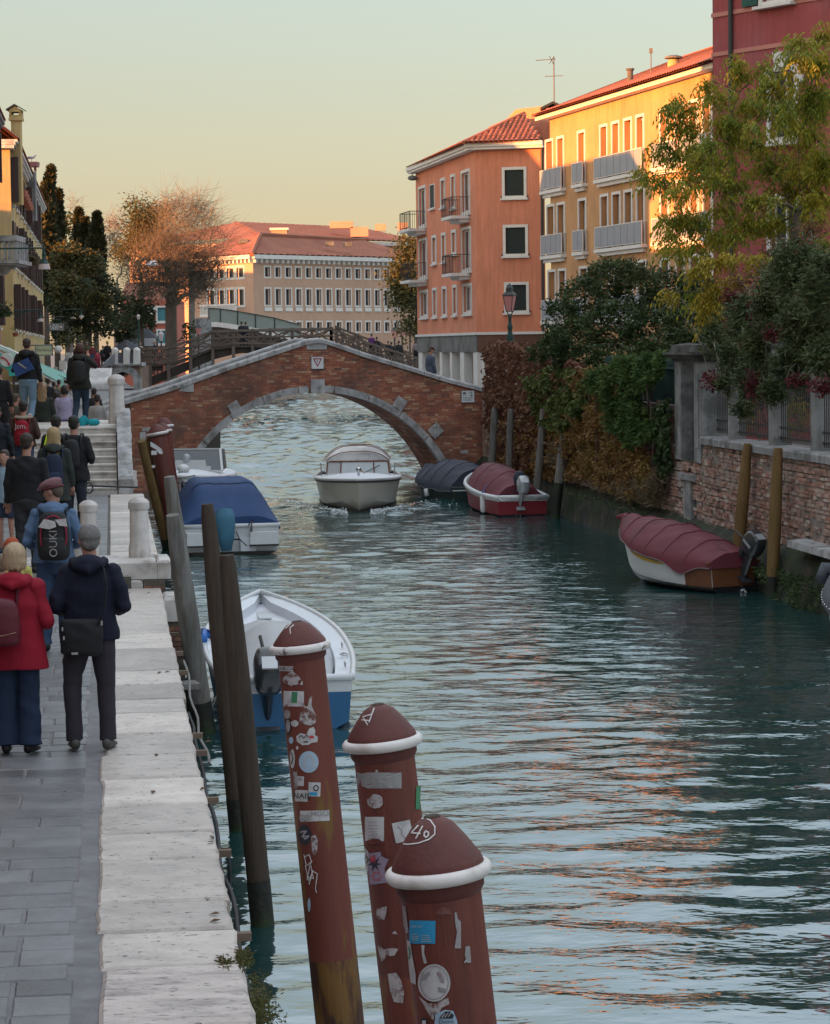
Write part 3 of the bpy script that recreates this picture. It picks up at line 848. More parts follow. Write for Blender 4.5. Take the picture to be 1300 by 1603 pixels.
mb.add([BU*(-.55+.3*math.cos(t))*w+Vector((0,0,(.55+.2*math.sin(t))*h))+BN*0.026 for t in np.linspace(0,6.28,n,endpoint=False)],[tuple(range(n))])
rect(mb,w,h,-.8,-.24,.8,-.17)
for k in range(4):rect(mb,w,h,-.78,-.40-k*.11,.6+.15*(k%2),-.37-k*.11)
rect(mb,w,h,-.4,.0,-.3,.3);rect(mb,w,h,-.75,.05,-.68,.2)
mb.build('print',m_signgrey,o)
m_teal=mat('sign_teal',(0.10,0.30,0.28),0.5,0.05,3,0)
mb=MB();rect(mb,w,h,.5,.4,.72,.82);rect(mb,w,h,-.78,-.05,-.7,.03);mb.build('logo',m_teal,o)
mb=MB();rect(mb,w,h,.3,.42,.4,.8);rect(mb,w,h,.04,.5,.2,.55);rect(mb,w,h,.04,.65,.2,.7)
rect(mb,w,h,.3,.08,.78,.25);rect(mb,w,h,.55,.0,.65,.08);mb.build('logo',m_signgrey,o)
WA=Vector((6.62,42,0));WB=Vector((3.92,65,0))
WU=(WB-WA).normalized();WN=Vector((-WU.y,WU.x,0))
def wp(px,py):return onplane(px,py,WA,WU)
def Wp(u,z,d=0.0):return WA+WU*u+WN*d+Vector((0,0,z))
Z_COP=2.55
u_gate0=wp(1101,700)[0]
u_near=-34.0
u_end=wp(757,740)[0]
gwall=empty('garden_wall',Wp(0,0),0,'old brick garden wall with grey coping rising from the canal on the right','wall')
def woff(o,par=None):
 par=par or gwall
 o.parent=par;o.matrix_parent_inverse=Matrix.Translation(-Vector(par.location));return o
mb=MB()
NU,NZ=240,10
def foot(i,j):
 u=u_near+(u_end+1-u_near)*i
 z=-0.8+1.65*j
 n=mnoise.noise(Vector((u*1.3,z*3,2)))*0.10+mnoise.noise(Vector((u*4,z*8,5)))*0.04
 d=0.16+(0.85-z)*0.22+n
 if j>0.93:d=0.02+n*.3
 return Wp(u,z+n*0.5,max(d,0.02))
mb.grid(foot,NU,NZ);woff(mb.build('mossy_footing',m_moss,None,True))
mb=MB();mb.fbox(WA,WU,WN,u_near,u_gate0,0.5,Z_COP-0.12,-0.45,0.0);woff(mb.build('wall_core',m_jointw))
mb=MB();mb.fbox(WA,WU,WN,u_gate0+1.9,u_end+2,0.5,3.1,-0.45,0.0);woff(mb.build('wall_core',m_jointw))
mb=MB()
def wbricks(mb,ua,ub,za,zb,miss=0.08):
 z=za;row=0
 while z<zb-0.03:
  u=ua-(0.12 if row%2 else 0);wob=0.01*math.sin(row*2.3)
  while u<ub:
   w=random.choice((0.25,0.24,0.13,0.26,0.2))
   a,b=max(u+.006,ua),min(u+w-.008,ub)
   pn=mnoise.noise(Vector((u*.45,z*1.1,9)))
   if b-a>.04 and random.random()>miss+(0.5 if pn>0.30 else 0):
    d=random.uniform(0.004,0.03)+max(0,-pn)*.015
    zz=z+wob+random.uniform(-.004,.004);hh=0.062*random.uniform(.75,1.05)
    v=[Wp(a,zz,.001),Wp(b,zz,.001),Wp(b,zz+hh,.001),Wp(a,zz+hh,.001)]
    v+=[x+WN*(d+random.uniform(-.003,.003))for x in v]
    mb.add(v,[(4,5,6,7),(0,1,5,4),(1,2,6,5),(2,3,7,6),(3,0,4,7)])
   u+=w
  z+=0.07;row+=1
wbricks(mb,u_near,u_gate0,0.78,Z_COP-0.14)
wbricks(mb,u_gate0+0.05,u_gate0+1.9,0.8,2.0,0.1)
wbricks(mb,u_gate0+1.9,u_end,0.78,3.0,0.15)
woff(mb.build('brickwork',m_brickw,kind='stuff'))
u=u_near
while u<u_gate0-0.1:
 l=random.choice((1.3,1.6,1.9));b=min(u+l,u_gate0-.02)
 mb=MB();z0=Z_COP-0.15+random.uniform(-.006,.006)
 mb.prism([Wp(u+.006,z0,0.09),Wp(u+.006,z0+.12,0.09),Wp(u+.006,z0+.15,0.05),Wp(u+.006,z0+.15,-.47),Wp(u+.006,z0,-.47)],WU*(b-u-.012))
 woff(mb.build('coping_stone',m_moulding));u+=l
u1,z1=wp(1262,846)
mb=MB();mb.prism([Wp(u1-0.1,z1-0.09,.36),Wp(u1-.05,z1+.02,.34),Wp(u1-.05,z1+.04,.0),Wp(u1-.1,z1-.09,.0)],WU*-2.6)
woff(mb.build('ledge_stone',m_coping))
rail=empty('iron_railing',Wp(0,Z_COP),0,'dark iron spiked railing between grey posts on top of the garden wall','railing')
posts_px=[(1137,1149),(1198,1216),(1263,1283)]
us_p=[]
D0,D1=-0.14,-0.42
def gp(px):return onplane(px,650,WA+WN*D0,WU)[0]
for xa,xb in posts_px:us_p.append((gp(xb),gp(xa)))
wpost=[]
for a_,b_ in us_p:
 c_=(a_+b_)/2;wpost.append(c_)
while wpost[-1]>-31:wpost.append(wpost[-1]-2.2)
for c_ in wpost:
 p_=empty('fence_post',Wp(c_,Z_COP,-.28));woff(p_,rail)
 mb=MB();mb.fbox(WA,WU,WN,c_-.15,c_+.15,Z_COP,Z_COP+1.75,-.42,-.14);q=mb.build('shaft',m_moulding);woff(q,p_)
 q.matrix_parent_inverse=Matrix.Translation(-Wp(c_,Z_COP,-.28))
 mb=MB();mb.fbox(WA,WU,WN,c_-.19,c_+.19,Z_COP+1.752,Z_COP+1.85,-.46,-.10);q=mb.build('cap',m_darkcap);woff(q,p_);q.matrix_parent_inverse=Matrix.Translation(-Wp(c_,Z_COP,-.28))
spans=[(wpost[0]+.16,u_gate0-.02)]+[(wpost[i+1]+.16,wpost[i]-.16)for i in range(len(wpost)-1)]
bar_me=None
nbar=0
for a_,b_ in spans:
 mb=MB()
 for zz in(0.12,0.30,1.15):mb.fbox(WA,WU,WN,a_,b_,Z_COP+zz,Z_COP+zz+.035,-.30,-.28+.012)
 woff(mb.build('rail',m_iron),rail)
 n=int((b_-a_)/.125)
 for k in range(n):
  u_=a_+(k+.5)*(b_-a_)/n
  if bar_me is None:
   mb=MB();mb.tube([(0,0,.06),(0,0,1.28),(0,0,1.36)],[.011,.011,.002],6);o=mb.build('bar',m_iron,rail);bar_me=o.data
  else:
   o=bpy.data.objects.new('bar',bar_me);COL.objects.link(o);o.parent=rail
  o.location=Wp(u_,Z_COP,-.285)-Vector(rail.location);nbar+=1
ug0=u_gate0;ug1=ug0+.55;ug2=ug1+1.15;ug3=ug2+.6
gate=empty('gate_portal',Wp((ug0+ug3)/2,1.75),0,'weathered grey stone water gate with two piers under a heavy moulded lintel','gate')
for a_,b_ in((ug0,ug1),(ug2,ug3)):
 mb=MB();mb.fbox(WA,WU,WN,a_,b_,2.0,4.03,-.5,0.05);woff(mb.build('pier',m_moulding),gate)
 mb=MB();mb.fbox(WA,WU,WN,a_-.03,b_+.03,0.6,1.998,-.5,0.0);woff(mb.build('pier_base',m_jointw),gate)
 if a_==ug0:
  mb=MB();mb.fbox(WA,WU,WN,a_+.12,b_-.12,2.3,3.8,0.05,0.065);woff(mb.build('pier_panel',m_moulding),gate)
for(d,za,zb,e)in((.10,4.032,4.10,.06),(.19,4.102,4.17,.15),(.26,4.172,4.23,.22)):
 mb=MB();mb.fbox(WA,WU,WN,ug0-e,ug3+e,za,zb,-.6,d);woff(mb.build('lintel_moulding',m_darkcap),gate)
for(a_,b_)in((ug0-.1,ug1+.05),(ug2-.05,ug3+.1)):
 mb=MB();v=[Wp(a_,4.232,.14),Wp(b_,4.232,.14),Wp(b_,4.232,-.55),Wp(a_,4.232,-.55),Wp(a_+.05,4.37,.1),Wp(b_-.05,4.37,.1),Wp(b_-.05,4.37,-.5),Wp(a_+.05,4.37,-.5),Wp((a_+b_)/2,4.42,-.2)]
 mb.add(v,[(0,1,5,4),(1,2,6,5),(2,3,7,6),(3,0,4,7),(4,5,8),(5,6,8),(6,7,8),(7,4,8)]);woff(mb.build('pier_cap',m_darkcap),gate)
mb=MB();mb.fbox(WA,WU,WN,ug1+.05,ug2-.05,4.232,4.33,-.5,.1);woff(mb.build('lintel',m_darkcap),gate)
mb=MB();mb.fbox(WA,WU,WN,ug1+.01,ug2-.01,1.74,3.9,-.29,-.25);gd=woff(mb.build('gate_leaf',m_iron),gate)
mb=MB();mb.fbox(WA,WU,WN,ug1+.04,ug1+.1,1.9,3.85,-.24,-.19);mb.fbox(WA,WU,WN,ug1+.03,ug1+.2,3.45,3.52,-.24,-.14);woff(mb.build('gate_bolt',m_iron),gate)
mb=MB();mb.fbox(WA,WU,WN,ug1-.1,ug2+.1,1.62,1.735,-.45,.12);woff(mb.build('sill',m_moulding),gate)
mb=MB();mb.fbox(WA,WU,WN,ug1+.3,ug2-.2,.3,1.615,-.3,.06);woff(mb.build('sill_pillar',m_moulding),gate)
m_gfence=mat('green_metal',(0.03,0.06,0.055),0.6,0.2,3,0.1,30)
fo=empty('green_fence',Wp(ug3+.1,3.1),0,'dark green metal panel fence half buried in creeper left of the stone gate','fence')
mb=MB();mb.fbox(WA,WU,WN,ug3+.05,ug3+9,3.1,4.0,-.3,-.27);woff(mb.build('sheet',m_gfence),fo)
for k in range(60):
 mb=MB();u_=ug3+.1+k*.15;mb.fbox(WA,WU,WN,u_,u_+.03,3.1,4.12,-.268,-.24)
 o=mb.build('slat',m_gfence);woff(o,fo)
mb=MB();mb.fbox(WA,WU,WN,ug3+.05,ug3+9,3.85,3.90,-.238,-.2);woff(mb.build('rail',m_gfence),fo)
mb=MB();mb.prism([Wp(u_near,-3,-.4),Wp(u_near,1.5,-.4),Wp(u_near,1.5,-80),Wp(u_near,-3,-80)],WU*(u_end+3-u_near));mb.build('right_bank_ground',m_ground,kind='structure')
mb=MB();mb.prism([(2.2,83,-3),(1.2,125,-3),(-0.5,152,-3),(60,152,-3),(60,83,-3)],(0,0,5.4-1.4));mb.build('right_bank_ground',m_plaza,kind='structure')
m_glass=mat('window_glass',(0.03,0.035,0.045),0.12,0.1,2,0,spec=0.8)
m_glassp=mat('window_glass_light',(0.10,0.115,0.13),0.1,0.3,1.5,0,spec=.8)
m_orange=mat('orange_render',(0.64,0.235,0.135),0.9,0.14,0.5,0.15,8,c2=(0.58,0.215,0.125),c2s=0.4,streak=0.14)
m_yellow=mat('ochre_render',(0.50,0.27,0.125),0.9,0.16,0.5,0.15,8,c2=(0.44,0.235,0.11),c2s=0.35,streak=0.14)
m_pinkred=mat('crimson_render',(0.33,0.075,0.075),0.9,0.16,0.5,0.15,6,c2=(0.29,0.085,0.09),c2s=0.5,streak=0.12)
m_pinkband=mat('pale_pink_band',(0.48,0.20,0.16),0.9,0.12,0.8,0.1,8)
m_farwall=mat('tan_render',(0.46,0.29,0.205),0.9,0.08,0.25,0.05,8,streak=0.06)
m_trim=mat('white_trim',(0.62,0.59,0.56),0.7,0.10,1.5,0.05,20)
m_roof=mat('terracotta_roof',(0.35,0.11,0.06),0.85,0.3,0.8,0.3,10,island=0.22,c2=(0.24,0.09,0.055),c2s=1.0,c2t=0.6)
m_rooffar=mat('far_terracotta',(0.27,0.10,0.06),0.9,0.22,0.25,0.3,3,c2=(0.27,0.09,0.06),c2s=0.3)
m_dkgreen=mat('dark_green_shutter',(0.02,0.03,0.028),0.6,0.15,2,0.1,20)
m_green=mat('green_shutter',(0.02,0.09,0.075),0.55,0.15,2,0.1,20)
m_curtain=mat('pink_curtain',(0.42,0.17,0.15),0.9,0.15,4,0.2,6)
m_fros=mat('frosted_panel',(0.27,0.28,0.31),0.4,0.08,2,0)
m_concrete=mat('bare_concrete',(0.17,0.165,0.155),0.9,0.3,0.7,0.3,8,c2=(0.10,0.095,0.09),c2s=0.8)
m_brownwood=mat('brown_boarding',(0.13,0.065,0.045),0.85,0.3,1,0.2,10)
m_yel2=mat('pale_yellow_render',(0.50,0.37,0.16),0.9,0.16,0.5,0.1,8,c2=(0.40,0.31,0.17),c2s=0.4,streak=0.12)
m_rose=mat('rose_render',(0.34,0.16,0.15),0.9,0.2,0.5,0.1,8,c2=(0.26,0.13,0.12),c2s=0.6,streak=0.15)
m_shut=mat('brown_shutter',(0.055,0.03,0.03),0.6,0.15,3,0.1,20)
m_redhouse=mat('coral_render',(0.42,0.12,0.08),0.9,0.1,0.4,0.1,8)
m_bluesh=mat('blue_shutter',(0.06,0.20,0.24),0.6,0.1,3,0.1,20)
def wall_holes(name,O,U,Nn,W,z0,z1,holes,material,parent,depth=0.22):
 0
 us=sorted(set([0,W]+[h[0]for h in holes]+[h[2]for h in holes]));us=[u for u in us if 0<=u<=W]
 zs=sorted(set([z0,z1]+[h[1]for h in holes]+[h[3]for h in holes]));zs=[z for z in zs if z0<=z<=z1]
 mb=MB()
 def pt(u,z,d=0):return O+U*u+Nn*d+Vector((0,0,z))
 for i in range(len(us)-1):
  j=0
  while j<len(zs)-1:
   uc=(us[i]+us[i+1])/2
   def hole(jj):zc=(zs[jj]+zs[jj+1])/2;return any(h[0]<uc<h[2]and h[1]<zc<h[3]for h in holes)
   if hole(j):j+=1;continue
   k=j
   while k+1<len(zs)-1 and not hole(k+1):k+=1
   mb.add([pt(us[i],zs[j]),pt(us[i+1],zs[j]),pt(us[i+1],zs[k+1]),pt(us[i],zs[k+1])],[(0,1,2,3)])
   j=k+1
 for h in holes:
  a,b,c,d=(h[0],h[1]),(h[2],h[1]),(h[2],h[3]),(h[0],h[3])
  for p,q in((a,b),(b,c),(c,d),(d,a)):
   mb.add([pt(*p),pt(*q),pt(*q,-depth),pt(*p,-depth)],[(0,1,2,3)])
 return mb.build(name,material,parent)
class Bld:
 def __init__(s,name,loc,label,cat='building',group=None):
  s.e=empty(name,loc,0,label,cat,group);s.L=Vector(loc)
 def put(s,mb,name,material,parent=None,**k):
  mb.v=[tuple(Vector(p)-s.L)for p in mb.v]
  o=mb.build(name,material,parent or s.e,**k);return o
 def wall(s,*a,**k):
  o=wall_holes(*a,parent=s.e,**k)
  n=len(o.data.vertices);co=np.empty(n*3,dtype=np.float32);o.data.vertices.foreach_get('co',co)
  co=co.reshape(-1,3)-np.array(s.L,dtype=np.float32);o.data.vertices.foreach_set('co',co.ravel());return o
 def window(s,O,U,Nn,h,fw=0.12,depth=0.14,frame=None,pane=None,sash=1,sill=0.1,proud=0.05,curtain=None,trans=0,mull=0.05,inner=None):
  u0,z0,u1,z1=h;frame=frame or m_trim;pane=pane or m_glass
  mb=MB();B=lambda a,b,c,d,e,f:mb.fbox(O,U,Nn,a,b,c,d,e,f)
  B(u0-fw,u0,z0-fw*.9,z1+fw,-.02,proud);B(u1,u1+fw,z0-fw*.9,z1+fw,-.02,proud)
  B(u0,u1,z1,z1+fw,-.02,proud);B(u0,u1,z0-fw*.9,z0,-.02,proud)
  if sill:B(u0-fw-.08,u1+fw+.08,z0-fw*.9-.09,z0-fw*.9-.002,-.02,proud+sill)
  w=s.put(mb,'window',frame)
  mb=MB();d=-depth
  mb.add([O+U*a+Nn*d+Vector((0,0,b))for a,b in((u0,z0),(u1,z0),(u1,z1),(u0,z1))],[(0,1,2,3)])
  s.put(mb,'pane',pane,w)
  if sash:
   mb=MB();B=lambda a,b,c,e:mb.fbox(O,U,Nn,a,b,c,e,d+.003,d+.05)
   B(u0,u0+mull,z0,z1);B(u1-mull,u1,z0,z1);B(u0+mull,u1-mull,z0,z0+mull);B(u0+mull,u1-mull,z1-mull,z1)
   if sash==2:B((u0+u1)/2-mull/2,(u0+u1)/2+mull/2,z0+mull,z1-mull)
   if trans:B(u0+mull,u1-mull,z0+(z1-z0)*trans,z0+(z1-z0)*trans+mull)
   s.put(mb,'sash',inner or frame,w)
  if curtain:
   mb=MB();ca,cb=curtain
   mb.add([O+U*(u0+(u1-u0)*a)+Nn*(d+.01)+Vector((0,0,b))for a,b in((ca,z0),(cb,z0),(cb,z1),(ca,z1))],[(0,1,2,3)])
   s.put(mb,'curtain',m_curtain,w)
  return w
def tiled_roof(bld,poly,eave_a,eave_b,pitch_w,material,name='roof',step=None,amp=0.06):
 0
 a,b=Vector(eave_a),Vector(eave_b);U=(b-a).normalized()
 n=(Vector(poly[1])-Vector(poly[0])).cross(Vector(poly[2])-Vector(poly[0])).normalized()
 if n.z<0:n=-n
 V=n.cross(U)
 if V.z<0:V=-V
 q=[((Vector(p)-a).dot(U),(Vector(p)-a).dot(V))for p in poly]
 mb=MB()
 mb.add([Vector(p)-n*0.02 for p in poly],[tuple(range(len(poly)))])
 base=bld.put(mb,name,material)
 mb=MB()
 umin,umax=min(p[0]for p in q),max(p[0]for p in q)
 u=umin+pitch_w/2
 while u<umax:
  vs=[]
  for i in range(len(q)):
   (ua,va),(ub,vb)=q[i],q[(i+1)%len(q)]
   if(ua-u)*(ub-u)<=0 and abs(ub-ua)>1e-6:vs.append(va+(vb-va)*(u-ua)/(ub-ua))
  if len(vs)>=2 and max(vs)-min(vs)>0.15:
   v0,v1=min(vs),max(vs);st=step or(v1-v0)
   k=0;v=v0
   while v<v1-.02:
    e=min(v+st,v1)
    for(w0,h0,w1,h1)in((-.5,0,-.25,1),(-.25,1,.25,1),(.25,1,.5,0)):
     mb.add([a+U*(u+w0*pitch_w)+V*v+n*(h0*amp+.02*(k%2==0)+.01),a+U*(u+w1*pitch_w)+V*v+n*(h1*amp+.03),a+U*(u+w1*pitch_w)+V*e+n*(h1*amp+.005),a+U*(u+w0*pitch_w)+V*e+n*(h0*amp+.002)],[(0,1,2,3)])
    v=e;k+=1
  u+=pitch_w
 o=bld.put(mb,'roof_tiles',material,base,kind='stuff')
 return base
OC=P(744,235,132);OC.z=0
OL=P(652.5,400,149);OL.z=0
ORt=P(853,300,131.0);ORt.z=0
zE=P(744,235,132).z;zB=P(744,520,132).z
ob=Bld('orange_building',(OC.x,OC.y,2.4),'terracotta orange apartment house with white window frames and small balconies','building')
oU=(OL-OC).normalized();oN=Vector((-oU.y,oU.x,0));
if oN.y>0 and oN.x>0:oN=-oN
oW=(OL-OC).length
oU2=(ORt-OC).normalized();oN2=Vector((oU2.y,-oU2.x,0));oW2=(ORt-OC).length
def z5(x,y):return 620+x/2.6,100+y/2.6
def hole5(r,O,U):
 x0,y0,x1,y1=r
 ua,za=onplane(*z5(x0,y1),O,U);ub,zb=onplane(*z5(x1,y0),O,U)
 return(min(ua,ub),min(za,zb),max(ua,ub),max(za,zb))
specL=[((97,502,121,660),'d'),((140,490,158,588),'k'),((186,472,200,577),'w'),((228,457,241,580),'w'),((271,436,300,605),'d'),((99,716,126,866),'d'),((151,706,164,806),'w'),((190,696,202,799),'w'),((231,684,244,768),'w'),((273,670,304,838),'d'),((104,928,129,1025),'d'),((154,921,166,1022),'w'),((193,915,206,1018),'w'),((236,909,248,1014),'w'),((278,902,308,1010),'d')]
holes=[]
for r,k in specL:holes.append(hole5(r,OC,oU))
ob.wall('wall',OC,oU,oN,oW,zB,zE,holes,m_orange)
for(r,k),h in zip(specL,holes):
 if k=='k':
  ob.window(OC,oU,oN,h,0.06,0.02,frame=m_trim,pane=m_dkgreen,sash=0)
 else:ob.window(OC,oU,oN,h,0.16,0.16,sash=2 if k=='d' else 1,mull=0.09,pane=random.choice((m_glass,m_glass,m_glassp)))
specR=[(444,429,521,537),(448,664,527,773),(453,898,531,1004)]
holes=[hole5(r,OC,oU2)for r in specR]
ob.wall('wall',OC,oU2,oN2,oW2,zB,zE,holes,m_orange)
for h in holes:
 w=ob.window(OC,oU2,oN2,h,0.15,0.08,frame=m_cream,pane=m_dkgreen,sash=0)
 mb=MB();u0,z0,u1,z1=h
 k=z0+.03
 while k<z1-.05:mb.fbox(OC,oU2,oN2,u0+.02,u1-.02,k,k+.035,-.078,-.06);k+=.07
 ob.put(mb,'shutter_slats',m_dkgreen,w)
 mb=MB()
 for uu in(u0-.22,u1+.18):mb.fbox(OC,oU2,oN2,uu,uu+.05,z0-.1,z0+.0,0.002,.08)
 ob.put(mb,'shutter_hook',m_iron,w)
oR2=ORt+oU*17;oL2=OL+oU2*oW2
mb=MB();mb.add([ORt+Vector((0,0,zB)),ORt+Vector((0,0,zE)),oR2+Vector((0,0,zE)),oR2+Vector((0,0,zB))],[(0,1,2,3)])
mb.add([OL+Vector((0,0,zB)),OL+Vector((0,0,zE)),oR2+Vector((0,0,zE)),oR2+Vector((0,0,zB))],[(0,1,2,3)])
mb.add([OC+Vector((0,0,zB)),ORt+Vector((0,0,zB)),oR2+Vector((0,0,zB)),OL+Vector((0,0,zB))],[(0,1,2,3)])
ob.put(mb,'wall',m_orange)
mb=MB();mb.fbox(OC,oU,oN,-.06,oW+.3,zB-.14,zB-.002,-.1,.10);mb.fbox(OC,oU2,oN2,-.0,oW2,zB-.14,zB-.002,-.1,.10);ob.put(mb,'string_course',m_trim)
zP=zB-1.05
mb=MB();mb.fbox(OC,oU,oN,0,oW,zP,zB-.141,-.35,.04);ob.put(mb,'beam',m_concrete)
mb=MB();mb.fbox(OC,oU2,oN2,0.05,oW2,zP,zB-.141,-.35,.04);ob.put(mb,'beam',m_brownwood)
zG=2.4
z6=lambda x,y:(640+x/5.417,470+y/5.417)
for(xa,xb)in((85,115),(172,200),(268,285),(353,368),(438,470),(548,582)):
 ua=onplane(*z6(xb,500),OC,oU)[0];ub=onplane(*z6(xa,500),OC,oU)[0]
 mb=MB();mb.fbox(OC,oU,oN,ua,ub,zG-.6,zP-.002,-.45,-.0);ob.put(mb,'pillar',m_trim)
mb=MB();mb.fbox(OC,oU2,oN2,0.2,1.5,zG-.6,zP-.002,-.5,-.03);ob.put(mb,'pillar',m_trim)
mb=MB();mb.fbox(OC,oU,oN,-.0,oW,zG-.6,zP-.002,-2.6,-2.4);mb.fbox(OC,oU2,oN2,1.5,oW2,zG-.6,zP-.002,-.6,-.4);ob.put(mb,'ground_floor_wall',m_cream)
for k in range(4):
 mb=MB();mb.fbox(OC,oU,oN,1.0+k*4.2,2.6+k*4.2,zG-.4,zP-.5,-2.39,-2.3);ob.put(mb,'ground_floor_door',m_concrete)
MBf=MB()
mb=MB();m_graf=mat('ochre_graffiti',(0.45,0.33,0.12),0.9,0.1,3,0)
g0=OC+oU2*.75+oN2*(-.02)+Vector((0,0,0))
for(xx,zz,hh)in((0,4.4-.35,.2),(-.1,3.9,.14),(0.1,3.7,.2),(-.05,3.3,.22),(.12,3.05,.2),(-.12,2.95,.2)):
 mb.tube([g0+oU2*(xx+.1*math.cos(t))+Vector((0,0,zz+hh*.6*math.sin(t)))for t in np.linspace(0.3,5.6,9)],.022,4)
ob.put(mb,'graffiti',m_graf)
mb=MB();mb.fbox(OC,oU,oN,-.35,oW+.5,zE+.002,zE+.14,-.1,.42);mb.fbox(OC,oU2,oN2,-.42,oW2,zE+.004,zE+.138,-.1,.42)
mb.fbox(OC,oU,oN,-.45,oW+.55,zE+.142,zE+.36,.25,.50);mb.fbox(OC,oU2,oN2,-.48,oW2,zE+.144,zE+.36,.25,.5)
ob.put(mb,'eaves',m_trim)
zr=zE+.34
cA=OC+oN*.5-oU*.45;cA=OC+oN*.5+oN2*.5
cB=OL+oN*.5+oU*.5
cC=ORt+oN2*.5
ridge_z=P(838,178,135).z
rd=(ORt-OC).length*1.02
rA=Vector((ORt.x,ORt.y,0))+oU*4.2-oU2*.1;rB=OL+oU2*oW2*1.0-oU*4.0
up=lambda p,z:Vector((p.x,p.y,z))
tiled_roof(ob,[up(cA,zr),up(cB,zr),up(rB,ridge_z),up(rA,ridge_z)],up(cA,zr),up(cB,zr),.30,m_roof,step=.45)
tiled_roof(ob,[up(cA,zr),up(cC,zr),up(rA,ridge_z)],up(cA,zr),up(cC,zr),.27,m_roof,step=.42,amp=.08)
mb=MB();mb.tube([up(cA,zr+.05),up(rA,ridge_z+.05)],.11,8);mb.tube([up(rA,ridge_z+.05),up(rB,ridge_z+.05)],.11,8);ob.put(mb,'ridge_tiles',m_roof)
mb=MB();mb.add([up(cB,zr),up(oL2,zr),up(rB,ridge_z)],[(0,1,2)]);mb.add([up(ORt,zr),up(rA,ridge_z),up(rB,ridge_z),up(oL2,zr)],[(0,1,2,3)]);ob.put(mb,'roof',m_roof)
rh=P(800,178,139);mb=MB();
q0,q1=P(795,190,141),P(850,190,137)
mb.prism([up(q0,ridge_z-1.6),up(q1,ridge_z-1.6),up(q1,P(850,166,137).z),up(q0+(q1-q0)*.25,P(812,168,139).z),up(q0,P(795,184,141).z)],Vector((.6,5,0)));ob.put(mb,'roof_house',m_orange)
q0,q1,q2=P(850,190,136),P(866,163,136),P(888,180,134)
mb=MB();mb.prism([up(P(848,190,136.5),ridge_z-1.6),up(P(885,190,136.5),ridge_z-1.6),up(P(885,170,136.5),P(885,172,136.5).z),up(q1,q1.z-.15),up(P(848,170,136.5),P(848,171,136.5).z)],Vector((.6,5,0)));ob.put(mb,'roof_house',m_orange)
mb=MB();
for a_,b_ in(((846,172),(866,162)),((866,162),(892,173))):
 a3,b3=P(*a_,136.2),P(*b_,136.2);mb.prism([a3,b3,b3+Vector((0,0,.14)),a3+Vector((0,0,.14))],Vector((.6,5.5,0)))
ob.put(mb,'roof_house_roof',m_iron)
def balcony(b,O,U,Nn,u0,u1,z0,h,proj,mslab,mrail,solid=None,nb=12):
 mb=MB();mb.fbox(O,U,Nn,u0,u1,z0-.16,z0,0.002,proj);mb.fbox(O,U,Nn,u0+.15,u1-.15,z0-.34,z0-.162,0.002,proj*.55)
 p=b.put(mb,'balcony',mslab)
 mb=MB();B=lambda a,c,d,e,f,g:mb.fbox(O,U,Nn,a,c,d,e,f,g)
 zt=z0+h
 B(u0+.03,u1-.03,zt-.04,zt,proj-.07,proj-.03);B(u0+.03,u1-.03,z0+.06,z0+.09,proj-.065,proj-.035)
 for uu in(u0+.03,u1-.07):
  B(uu,uu+.04,zt-.039,zt-.001,0.002,proj-.071);B(uu,uu+.04,z0+.003,zt-.041,proj-.069,proj-.031)
  for k in range(int(proj/.12)):
   B(uu+.01,uu+.028,z0+.003,zt-.042,.1+k*.12,.118+k*.12)
 if not solid:
  for k in range(nb):
   uu=u0+.1+(u1-u0-.2)*k/(nb-1);B(uu-.01,uu+.01,z0+.003,zt-.042,proj-.06,proj-.04)
 b.put(mb,'railing',mrail,p)
 if solid:
  n=max(1,round((u1-u0)/.95))
  for k in range(n):
   a=u0+.08+(u1-u0-.16)*k/n;c=u0+.08+(u1-u0-.16)*(k+1)/n-.05
   mb=MB();mb.fbox(O,U,Nn,a,c,z0+.10,zt-.05,proj-.058,proj-.042);b.put(mb,'balcony_panel',solid,p)
 return p
for(x0,y0,x1,y1)in((54,590,126,664),(220,533,304,612),(56,803,130,874),(224,766,306,846)):
 hp=hole5((x0+12,y0,x1,y1),OC,oU)
 d_=1.05
 ua=onplane(*z5(x1,y1),OC,oU)[0]
 L_=3.4 if x0<100 else 2.9
 z_=onplane(*z5(x1,y1),OC,oU)[1]
 balcony(ob,OC,oU,oN,ua+.1,ua+L_,z_-.05,1.02,d_,m_trim,m_iron)
mb=MB();c=up(OC+oU2*(oW2-.12)+oN2*.12,0)
mb.tube([up(c,zB),up(c,zE)],.07,8);ob.put(mb,'downpipe',m_iron)
mb=MB();c=P(646,300,148.5);c.z=0;mb.sphere(up(c,zE-.3),(.28,.18,.16));mb.sphere(up(c-oU*.6,zE-.35),(.22,.15,.14));mb.beam(up(c,zE-.2),up(c,zE+.1),.06,.06);ob.put(mb,'security_camera',m_concrete)
YL=P(862,300,125);YL.z=0
YR=P(1135,300,102.5);YR.z=0
yU=(YR-YL).normalized();yN=Vector((yU.y,-yU.x,0));yW=(YR-YL).length
zYe=P(862,187,125).z
yb=Bld('ochre_building',(YL.x,YL.y,2.4),'ochre apartment block in low sun, with tall white framed windows and grey balcony panels','building')
spec=[]
for r in((614,312,639,425),(660,300,683,415),(745,276,770,405),(836,252,860,372),(884,238,909,358),(933,223,960,350),(983,210,1010,345),(619,580,645,697),(661,570,687,690),(748,554,774,676),(838,537,864,662),(886,528,914,655),(935,520,962,650),(985,511,1012,640),(624,845,650,960),(667,838,692,950),(753,829,780,912),(845,822,868,930),(893,815,915,925),(940,805,965,920),(988,802,1018,915)):
 spec.append(hole5(r,YL,yU))
r1=[s for s in spec[:7]];dz=[spec[7][1]-spec[0][1],spec[14][1]-spec[0][1]]
